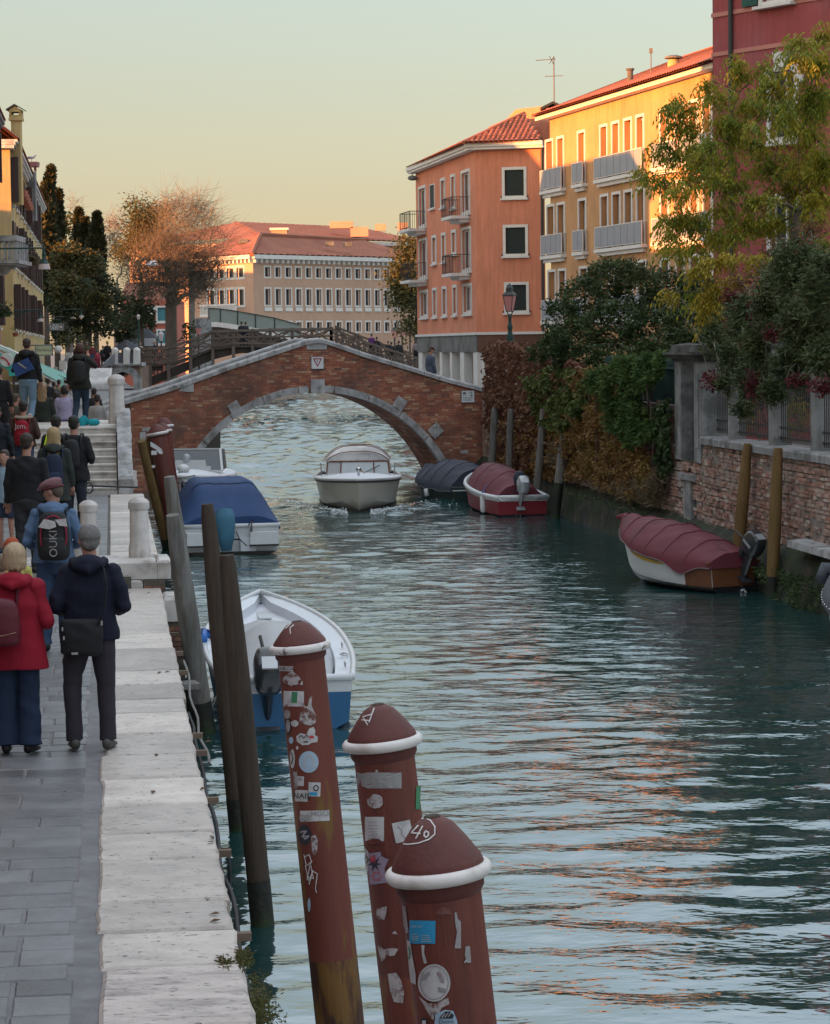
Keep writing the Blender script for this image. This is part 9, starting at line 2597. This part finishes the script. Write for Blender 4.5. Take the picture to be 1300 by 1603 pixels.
 for i,sd in enumerate((-1,1)):
  a=an[i];qf=Matrix.Rotation(R(-ft[i]),3,'X')@Matrix.Rotation(R(-sd*10),3,'Z');mb=MB()
  pr=[(-.075,.030,.036,.040),(-.045,.040,.050,.055),(.02,.042,.045,.050),(.09,.047,.030,.034),(.15,.040,.022,.026),(.178,.020,.014,.018)]
  pts=[a+qf@(Vector((0,y,-.085+zc))*s)for y,w_,zc,zz in pr]
  mb.tube(pts,[w_*s for y,w_,zc,zz in pr],12,ry=[max(.012,zc)*s for y,w_,zc,zz in pr],up=tuple(qf@Vector((0,0,1))))
  mb.tube([a+qf@Vector((0,-.02,-.02))*s,a+qf@Vector((0,-.015,.03))*s],.045*s,10)
  mb.build('shoe',sm_,e,True)
 hm=hairmat(hair)if hair else None
 if hairstyle=='short':
  mb=MB();mb.sphere(hv(0,-.022,.052),(.084*s,.098*s,.090*s),18,12,q=hq);mb.sphere(hv(0,-.055,.0),(.072*s,.060*s,.072*s),14,10,q=hq);mb.sphere(hv(0,.03,.09),(.06*s,.05*s,.04*s),12,8,q=hq)
  fuse(mb,'hair',hm,e,.010 if detail==2 else .016,.003*s,40,1,seed=1)
 elif hairstyle=='bob':
  mb=MB();mb.sphere(hv(0,-.02,.045),(.094*s,.106*s,.098*s),18,12,q=hq);mb.tube([hv(0,-.03,.05),hv(0,-.035,-.02),hv(0,-.035,-.085)],[.092*s,.104*s,.088*s],18,ry=[.10*s,.095*s,.07*s],up=tuple(hq@Vector((0,1,0))))
  fuse(mb,'hair',hm,e,.010 if detail==2 else .016,.004*s,30,1,seed=2)
 elif hairstyle=='long':
  mb=MB();mb.sphere(hv(0,-.02,.045),(.092*s,.104*s,.096*s),18,12,q=hq);mb.tube([hv(0,-.03,.05),hv(0,-.05,-.05),hv(0,-.09,-.16),hv(0,-.115,-.28)],[.092*s,.102*s,.115*s,.085*s],18,ry=[.10*s,.08*s,.05*s,.025*s],up=(0,1,0))
  fuse(mb,'hair',hm,e,.014,.008*s,30,1,seed=3)
 elif hairstyle=='tail':
  mb=MB();mb.sphere(hv(0,-.02,.045),(.086*s,.100*s,.092*s),16,10,q=hq);mb.tube([hv(0,-.10,.05),hv(0,-.16,-.02),hv(0,-.15,-.12)],[.03*s,.035*s,.012*s],10);fuse(mb,'hair',hm,e,.014,.003*s,30,1)
 if detail==2 and hairstyle in('short','bob')and not hat or hairstyle=='long':
  rn=random.Random(int(H*100));V_=[]
  a_,b_,c_=(.096,.112,.105)if hairstyle!='short' else(.085,.100,.094)
  zend={'short':-.07,'bob':-.11,'long':-.30}[hairstyle]
  for _ in range(1500 if hairstyle!='short' else 1300):
   th=rn.uniform(0,6.2832);p0=rn.uniform(.05,1.45);n_=6
   if hairstyle!='short' and math.sin(th)>.35 and p0>.6:continue
   if hairstyle=='short' and math.sin(th)>.45 and p0>.8:continue
   L_=.045 if hairstyle=='short' else rn.uniform(.10,.16);pts=[]
   th2=th;ph=p0;z=None;off_=rn.uniform(.0,.006)
   for q_ in range(n_+1):
    if ph<1.62:pt=Vector((a_*math.sin(ph)*math.cos(th2),-.022+b_*math.sin(ph)*math.sin(th2),.045+c_*math.cos(ph)))*(1+off_*8*q_/n_*.6);z=pt
    else:z=z+Vector((rn.gauss(0,.0015),-.001 if hairstyle=='long' else .0015,-L_/n_));pt=z
    pts.append(pt);ph+=L_/n_/.1;th2+=rn.gauss(0,.03)
   for i in range(n_):
    w_=.0022;A_,B_=pts[i],pts[i+1];sd_=(B_-A_).cross(A_-Vector((0,-.02,.02))).normalized()*w_
    V_+=[tuple(hc+hq@((A_-sd_)*s)),tuple(hc+hq@((A_+sd_)*s)),tuple(hc+hq@((B_+sd_*.8)*s)),tuple(hc+hq@((B_-sd_*.8)*s))]
  so=fast_mesh('hair_strands',V_,4,hairmat(tuple(min(1,x*1.15)for x in hair)),e);so['kind']='stuff'
 if hat=='beanie':
  mb=MB();mb.sphere(hv(0,-.025,.06),(.098*s,.112*s,.115*s),18,12,q=hq);mb.tube([hv(0,-.02,-.015),hv(0,-.02,.03)],[.098*s,.104*s],18,ry=[.112*s,.118*s],up=tuple(hq@Vector((0,1,0))))
  fuse(mb,'beanie',cloth((0.33,0.07,0.03),.95),e,.012,.003*s,30,1)
 elif hat=='flat':
  mb=MB();mb.sphere(hv(0,.005,.085),(.102*s,.135*s,.055*s),18,10,q=hq@Matrix.Rotation(R(-8),3,'X'));mb.sphere(hv(0,-.045,.08),(.092*s,.075*s,.065*s),14,8,q=hq);mb.sphere(hv(0,.125,.055),(.07*s,.045*s,.014*s),12,6,q=hq)
  fuse(mb,'flat_cap',cloth((0.20,0.10,0.11),.9),e,.010,.002*s,30,1)
  mb=MB();mb.tube([hv(.09*math.cos(t),-.02+.105*math.sin(t),.042)for t in np.linspace(0,6.28,17)],.012*s,6);mb.build('cap_band',cloth((0.13,0.03,0.04)),e,True)
 elif hat=='hoodup':
  mb=MB();mb.sphere(hv(0,-.02,.04),(.105*s,.12*s,.12*s),16,10);mb.tube([V(0,-.03,1.40),hv(0,-.03,-.03)],[.12*s,.10*s],14);fuse(mb,'hood',tm,e,.018,.003,12,1)
 elif hat=='yellow':
  mb=MB();mb.sphere(hv(0,-.01,.07),(.098*s,.112*s,.09*s),12,8);mb.build('hat',cloth((0.40,0.26,0.02)),e,True)
 elif hat=='brown':
  mb=MB();mb.sphere(hv(0,0,.08),(.1*s,.115*s,.065*s),12,8,q=hq);mb.sphere(hv(0,.12,.05),(.06*s,.05*s,.012*s),10,6,q=hq);mb.build('cap',cloth((0.08,0.035,0.025)),e,True)
 e['_s']=s
 del e['_s']
 return e,V
def own(e,o):
 o.location=e.location;o.rotation_euler=e.rotation_euler
def backpack(e,V,w,h,d,zc,material,label,straps=True,trim=None,text=None,pocket=None,strapm=None,yb=-.135):
 b=empty('backpack',e.location,e.rotation_euler[2],label,'backpack')
 c=V(0,yb-d/2,zc)
 mb=MB();mb.tube([c+Vector((0,0,z*h/2))for z in(-1,-.82,-.3,.3,.72,.94,1.0)],[w*.40,w*.50,w*.52,w*.50,w*.44,w*.32,w*.12],18,ry=[d*.35,d*.5,d*.55,d*.5,d*.42,d*.3,d*.1],up=(0,1,0))
 fuse(mb,'bag',material,b,.016,.003,12,1,seed=zc)
 if straps:
  for sd in(-1,1):
   mb=MB();mb.tube([V(sd*w/2.6,yb-.01,zc+h*.15),V(sd*.13,-.115,1.42),V(sd*.125,-.02,1.485),V(sd*.13,.10,1.42),V(sd*.16,.13,1.2)],.011,8,ry=.032,up=(0,1,0));mb.build('strap',strapm or material,b,True)
 if pocket:
  mb=MB();mb.tube([c+Vector((0,-d*.32,z*h/2))for z in(-.85,-.6,-.1,.05)],[w*.34,w*.40,w*.38,w*.30],14,ry=[d*.2,d*.32,d*.3,d*.1],up=(0,1,0));fuse(mb,'pocket',pocket,b,.016,.002,12,1)
 if trim:
  mb=MB();mb.tube([c+Vector((w*.40*math.cos(t),-d*.38,h*.42*math.sin(t)))for t in np.linspace(-.6,3.74,20)],.008,6);mb.build('piping',trim,b,True)
 if text:
  txt,sz,rot,tz,tm_=text
  v,f=text_mesh(txt,sz);cc,ss=math.cos(R(rot)),math.sin(R(rot));mb=MB()
  mb.add([(x*cc-y*ss,c.y-d*.64-.004-(0.0),c.z+tz+x*ss+y*cc)for x,y,z in v],f);mb.build('lettering',tm_,b)
 return b
def stand(px,py,z,Y=None):
 g=G(px,py,z)
 if Y:g=P(px,py,Y);g.z=z
 return g
C_NAVY=(0.008,0.010,0.022);C_BLACK=(0.012,0.012,0.015);C_JEAN=(0.03,0.055,0.11);C_JEANL=(0.13,0.20,0.28)
g=stand(146,1172,ZQ)
e,V=person(g,1.75,4,'grey haired man in a navy rain jacket carrying a black shoulder bag, seen from behind',(0.006,0.008,0.022),(0.030,0.026,0.034),(0.16,0.15,0.145),(0.075,0.07,0.068),coat=.86,width=1.12,arms='front',legs='wide',hairstyle='short',hood=True,detail=2,head_yaw=12,puffy=1.07)
b=empty('shoulder_bag',e.location,e.rotation_euler[2],'soft black shoulder bag hanging low on the back of the grey haired man','bag')
mb=MB();c=V(-.06,-.175,.90);mb.tube([c+Vector((0,0,z))for z in(-.15,-.12,0,.12,.14)],[.12,.165,.17,.165,.15],16,ry=[.03,.055,.065,.05,.03],up=(0,1,0));fuse(mb,'bag',cloth((0.010,0.010,0.012),.7),b,.012,.005,14,1)
mb=MB();mb.tube([V(.06,-.19,.98),V(.12,-.20,1.10),V(.14,-.185,1.28),V(.12,-.135,1.42),V(.06,-.03,1.49)],.006,8,ry=.022,up=(0,1,0));mb.build('strap',cloth((0.012,0.012,0.014)),b,True)
mb=MB();mb.box(V(.10,-.225,1.01),(.015,.01,.035));mb.box(V(-.20,-.235,.97),(.012,.01,.03));mb.box(V(-.19,-.24,.90),(.014,.01,.03));mb.box(V(-.11,-.245,.78),(.05,.006,.018));mb.build('buckle',m_steel,b)
g=stand(30,1178,ZQ)
e,V=person(g,1.62,-2,'woman with a blond bob in a crimson coat and wide dark blue trousers',(0.26,0.006,0.022),(0.012,0.024,0.055),(0.42,0.30,0.19),(0.012,0.012,0.014),coat=.71,width=1.12,arms='front',legs='stand',hairstyle='bob',hood=True,detail=2,wide=True,puffy=1.20)
b=backpack(e,V,.32,.37,.16,1.17,cloth((0.10,0.010,0.02),.5),'dark red leather backpack worn by the woman in the crimson coat',strapm=cloth((0.08,0.01,0.02)),yb=-.175)
b.location.x-=.08;b.location.z-=0.04
mb=MB();mb.tube([V(-.15,-.345,1.05),V(0,-.35,1.06),V(.15,-.32,1.09)],.004,5);mb.tube([V(-.13,-.33,1.16),V(.02,-.325,1.24),V(.09,-.32,1.22)],.005,5);mb.build('zip',mat('brass',(0.4,0.25,0.15),.4,0,1,0,metal=.6),b)
g=stand(88,1018,ZQ)
e,V=person(g,1.78,8,'man in a mauve flat cap and blue hooded sweatshirt with a black backpack, looking left',(0.085,0.14,0.24),C_JEAN,(0.10,0.07,0.055),(0.02,0.02,0.022),coat=.90,width=1.12,arms='front',legs='stand',hairstyle='short',hat='flat',hood=True,detail=2,head_yaw=62,head_tilt=-14,puffy=1.05)
b=backpack(e,V,.33,.50,.20,1.19,cloth((0.016,0.016,0.019),.7),'black backpack with red piping and pale sideways lettering on the man in the flat cap',trim=cloth((0.28,0.02,0.05)),text=('OUKI',.115,90,-.07,m_sg),pocket=cloth((0.02,0.02,0.022),.7))
mb=MB();mb.prism([(V(x,-.345,z))for x,z in((-.15,1.29),(-.09,1.37),(.02,1.345),(.03,1.29),(-.04,1.265))],(0,-.012,0));mb.prism([(V(x,-.345,z))for x,z in((.02,1.36),(.13,1.37),(.14,1.29),(.06,1.30))],(0,-.012,0));mb.build('reflective_patch',m_sw,b)
g=stand(20,1010,ZQ,22.5)
g=P(22,1000,22.4);g.z=ZQ
person(g,1.38,5,'child in a rust orange beanie and yellow top beside the man in the flat cap',(0.42,0.38,0.10),(0.10,0.10,0.12),(0.10,0.05,0.03),skin=m_skind,coat=.9,arms='down',hairstyle='short',hat='beanie',detail=2,sleeves=True)
g=P(5,1000,21.8);g.z=ZQ
person(g,1.30,20,'small figure in a pale shirt at the left edge beside the orange beanie child',(0.36,0.40,0.44),(0.2,0.2,0.22),(0.16,0.11,0.07),coat=.9,detail=1,sleeves=False)
g=P(46,900,30.5);g.z=ZU
person(g,1.74,-6,'broad man in a black jumper with short dark hair on the upper quay',C_BLACK,(0.03,0.03,0.035),(0.03,0.018,0.014),coat=.9,width=1.25,arms=('down','down'),legs='stand',detail=1)
g=P(11,880,33.5);g.z=ZU
person(g,1.42,165,'boy in a light blue shirt and dark shorts facing the camera at the left edge',(0.24,0.32,0.42),(0.02,0.03,0.06),(0.05,0.03,0.022),(0.02,0.03,0.05),coat=.86,detail=1,shorts=True,arms=('down','down'),collar=(0.03,0.04,0.09))
g=P(40,800,45);g.z=ZU+.13
e,V=person(g,1.72,0,'dark haired person in a brown shearling jacket with a red backpack on the stairs',(0.055,0.026,0.020),(0.03,0.05,0.09),(0.015,0.011,0.010),coat=.9,width=1.15,arms='front',detail=1,puffy=1.12,collar=(0.30,0.25,0.20))
backpack(e,V,.27,.46,.15,1.17,cloth((0.28,0.006,0.022),.8),'bright red backpack with white script on the brown shearling jacket',text=('Jcm,',.13,0,.12,m_sw),pocket=cloth((0.24,0.006,0.02),.8))
g=P(88,860,34.5);g.z=ZU
e,V=person(g,1.68,4,'woman with long blond hair in a dark coat with a navy backpack below the stairs',(0.025,0.03,0.028),C_BLACK,(0.34,0.24,0.12),coat=.68,width=1.08,arms='down',hairstyle='long',hood=True,detail=1,puffy=1.1)
backpack(e,V,.27,.50,.15,1.12,cloth((0.010,0.018,0.045),.7),'navy blue backpack worn by the woman with long blond hair',pocket=cloth((0.015,0.03,0.07),.7))
g=P(119,830,37.0);g.z=ZU
e,V=person(g,1.78,-5,'tall person in black coat and black woollen hat beside the blond woman',C_BLACK,(0.018,0.022,0.035),(0.012,0.011,0.011),coat=.78,width=1.12,arms=('down','front'),detail=1,puffy=1.06)
backpack(e,V,.26,.42,.14,1.20,cloth((0.012,0.012,0.016),.6),'small black backpack on the tall person in the black coat')
g=P(91,820,39.0);g.z=ZU
e,V=person(g,1.74,0,'dark haired person with a yellow green reflective strap, half hidden behind the blond woman',C_BLACK,C_BLACK,(0.012,0.011,0.011),coat=.85,width=1.05,detail=1)
b=empty('safety_vest',e.location,0,'yellow green reflective strap over the shoulder of the half hidden person','safety vest');mb=MB();mb.tube([V(-.17,-.14,1.05),V(-.16,-.15,1.3),V(-.13,-.10,1.43),V(-.09,.02,1.49),V(-.1,.12,1.4)],.014,8,ry=.04,up=(0,1,0));mb.build('strap',mat('neon_yellow',(0.45,0.62,0.02),.7,0,1,0),b,True)
g=P(-2,800,43);g.z=ZU+.02
person(g,1.80,0,'person in dark coat and blue jeans cut off by the left edge, near the stairs',(0.012,0.014,0.022),C_JEAN,(0.02,0.015,0.012),coat=.84,width=1.05,detail=1)
YL_=Q(sT+.9,-2,0).y
g=P(44.5,655,YL_);g.z=ZT
e,V=person(g,1.82,0,'man in a black hooded jacket and pale jeans with a blue messenger bag',C_BLACK,C_JEANL,(0.045,0.025,0.02),(0.45,0.45,0.45),coat=.93,width=1.12,arms=('front','down'),legs='walk',hood=True,detail=1,hairstyle='short')
b=empty('messenger_bag',e.location,0,'blue messenger bag with a pale stripe slung across the back of the man in black','bag')
q=Matrix.Rotation(R(-24),3,'Y');mb=MB();mb.box(V(-.06,-.20,1.18),(.40,.11,.26),rot=q,taper=.88);o=mb.build('bag',cloth((0.02,0.05,0.17),.5),b);mb=MB();mb.box(V(-.06,-.262,1.21),(.035,.006,.2),rot=Matrix.Rotation(R(-24),3,'Y')@Matrix.Rotation(R(-30),3,'Y'));mb.build('stripe',m_sg,b)
mb=MB();mb.tube([V(.08,-.17,1.24),V(.16,-.12,1.42),V(.13,.0,1.48)],.008,6,ry=.02,up=(0,1,0));mb.build('strap',cloth(C_BLACK),b)
g=P(127,657,YL_+.1);g.z=ZT
e,V=person(g,1.70,0,'reddish haired person in a dark parka with rounded black backpack atop the stairs',(0.018,0.018,0.015),(0.02,0.035,0.06),(0.06,0.02,0.014),coat=.78,width=1.12,arms=('down','up'),legs='walk2',hood=True,detail=1,puffy=1.1,hairstyle='bob')
backpack(e,V,.30,.44,.16,1.16,cloth((0.012,0.012,0.013),.6),'rounded black backpack on the person in the olive parka')
tb_=empty('turquoise_bag',V(.15,-.1,0)+g,0,'bright turquoise bag lying by the heel of the person in the parka','bag');mb=MB();mb.tube([(-.12,0,.0),(-.12,0,.1),(-.02,0,.19)],[.10,.10,.05],12,ry=[.06,.06,.03]);mb.sphere((.12,0,.07),(.14,.07,.08));fuse(mb,'bag',cloth((0.01,0.33,0.40),.6),tb_,.014,.004,12,1)
def beyond(px,py_head,Y,H,label,top,bottom,hair,**k):
 p=P(px,py_head,Y);k.setdefault('detail',0)
 return person((p.x,Y,p.z-H*(1.0)),H,k.pop('yaw',0),label,top,bottom,hair,**k)
beyond(66,601,YL_+3.0,1.70,'woman with long fair hair in a dark green coat just beyond the top step',(0.022,0.028,0.022),C_BLACK,(0.27,0.17,0.09),hairstyle='long',coat=.6,width=1.2,detail=1)
beyond(101,603,YL_+3.4,1.62,'dark haired person in a lilac quilted jacket just beyond the top step',(0.33,0.29,0.42),C_JEAN,(0.015,0.012,0.012),hairstyle='bob',coat=.92,width=1.08,detail=1,puffy=1.08)
beyond(7,619,YL_+2.6,1.62,'grey haired woman in black with a pale scarf at the left edge beyond the steps',(0.012,0.012,0.014),C_BLACK,(0.30,0.27,0.25),hairstyle='bob',coat=.7,width=1.2,yaw=-60,collar=(0.30,0.26,0.25),detail=1)
beyond(24,616,YL_+4.2,1.68,'brown haired man in a khaki jacket beyond the top step at the left',(0.07,0.06,0.045),(0.2,0.17,0.14),(0.07,0.045,0.03),width=1.1,yaw=-30,detail=1)
beyond(-2,572,YL_+1.0,1.78,'person in black at the far left edge on the landing',C_BLACK,C_BLACK,(0.02,0.015,0.012),detail=0)
beyond(88,613,YL_+6.5,1.70,'person in a dark red jacket far down the other side of the steps',(0.08,0.012,0.02),C_BLACK,(0.02,0.015,0.012))
for k,(px,py,Y,c,lab)in enumerate(((75,592,85,(0.02,0.02,0.025),'person in dark clothes in the crowd on the quay, nearest the green awnings'),(84,597,90,(0.05,0.045,0.05),'person in grey brown clothes in the middle of the quay crowd'),(92,594,95,(0.20,0.16,0.10),'person in beige in the quay crowd beside the white canopy'),(15,607,80,(0.03,0.03,0.04),'person in dark clothes under the telephone sign'),(152,617,62,(0.30,0.28,0.27),'person in a pale jacket below the white awning'),(147,607,70,(0.02,0.02,0.025),'dark haired person standing under the white awning'),(60,600,78,(0.02,0.02,0.025),'person in black just left of the fair haired woman'))):
 beyond(px,py,Y,1.7,lab,c,C_BLACK,(0.03,0.02,0.018))
for k,(px,py,Y,H,c,cb_,lab,kw)in enumerate(((120.5,538,165,1.65,(0.06,0.012,0.03),C_BLACK,'elderly person with fair hair in a purple top on the far steps',dict(hair=(0.3,.24,.18),yaw=180)),(136.5,534,168,1.75,(0.09,0.08,0.08),C_BLACK,'person in grey brown on the far terrace, leftmost behind the red jacket',dict(hair=(0.3,.26,.22))),(143,537,163,1.7,(0.22,0.025,0.05),C_JEAN,'person in a dark red jacket on the far terrace steps',dict(hair=(0.08,.05,.04))),(152,548,164,1.35,(0.42,0.05,0.08),C_JEAN,'child in a coral red jacket on the far terrace',dict(hair=(0.08,.05,.04))),(161,541,170,1.6,(0.02,0.03,0.035),C_BLACK,'slim person in dark clothes on the far terrace',dict(hair=(0.1,.07,.05))),(168,534,166,1.8,(0.015,0.015,0.022),C_BLACK,'person in a black coat and yellow hat on the far terrace',dict(hair=(0.1,.07,.05),hat='yellow')),(181,536,168,1.7,(0.03,0.03,0.035),C_BLACK,'person in dark clothes beside the kiosk, arms folded',dict(hair=(0.08,.05,.04),yaw=150)),(220,536,178,1.65,(0.35,0.33,0.32),C_BLACK,'person in a pale top at the near end of the timber footbridge',dict(hair=(0.2,.13,.09),yaw=160)),(242,533,177,1.75,(0.02,0.025,0.05),C_BLACK,'grey haired person in navy at the near end of the timber footbridge',dict(hair=(0.35,.32,.3),yaw=90)),(197,540,180,1.6,(0.10,0.10,0.11),C_BLACK,'person half hidden by the parasol at the kiosk',dict(hair=(0.05,.04,.03))))):
 hr=kw.pop('hair');beyond(px,py,Y,H,lab,c,cb_,hr,**kw)
p=P(147,568,160);o=empty('suitcase',p,0,'large crimson suitcase or bag on the far steps','suitcase');mb=MB();mb.box((0,0,0),(.85,.4,.55),.3,taper=.85);mb.build('case',cloth((0.16,0.015,0.035)),o);mb=MB();mb.tube([(-.2,0,.27),(-.2,0,.42),(.2,0,.42),(.2,0,.27)],.02,6);mb.build('handle',m_black,o)
for(px,py,H,c,hr,lab,kw)in((378,503,1.75,(0.02,0.02,0.03),(0.02,.015,.012),'person in dark clothes walking on the timber footbridge near its left rise',{}),(384.5,503.5,1.75,(0.03,0.03,0.035),(0.05,.03,.02),'companion in dark clothes beside the walker on the timber footbridge',{}),(582,522,1.7,(0.10,0.03,0.13),(0.05,.03,.03),'walker in a purple jacket going down the timber footbridge',dict(legs='walk')),(590,527,1.65,(0.015,0.015,0.02),(0.02,.015,.012),'slim walker in black right behind the purple jacket on the footbridge',dict(legs='walk2')),(608,533,1.7,(0.02,0.02,0.025),(0.12,.09,.07),'stooping walker in black, third in line on the footbridge',dict(legs='walk')),(613,535,1.65,(0.025,0.025,0.03),(0.02,.015,.012),'walker in dark clothes close beside the third one on the footbridge',{}),(624.5,533,1.75,(0.02,0.02,0.022),(0.02,.015,.012),'walker in black with a pale cap and backpack low on the footbridge',dict(legs='walk')),(651,533,1.6,(0.18,0.15,0.16),(0.05,.03,.03),'walker in greyish pink at the very end of the footbridge',{})):
 beyond(px,py,YW+1.8,H,lab,c,C_BLACK,hr,**kw)
p=P(674,542.5,80.6)
person((p.x,p.y,p.z-1.74),1.74,-60,'man in a brown cap and grey blue jacket walking over the brick bridge',(0.07,0.085,0.12),C_JEAN,(0.10,0.07,0.06),coat=.9,width=1.15,arms='down',legs='walk',hat='brown',detail=1,head_tilt=-18)
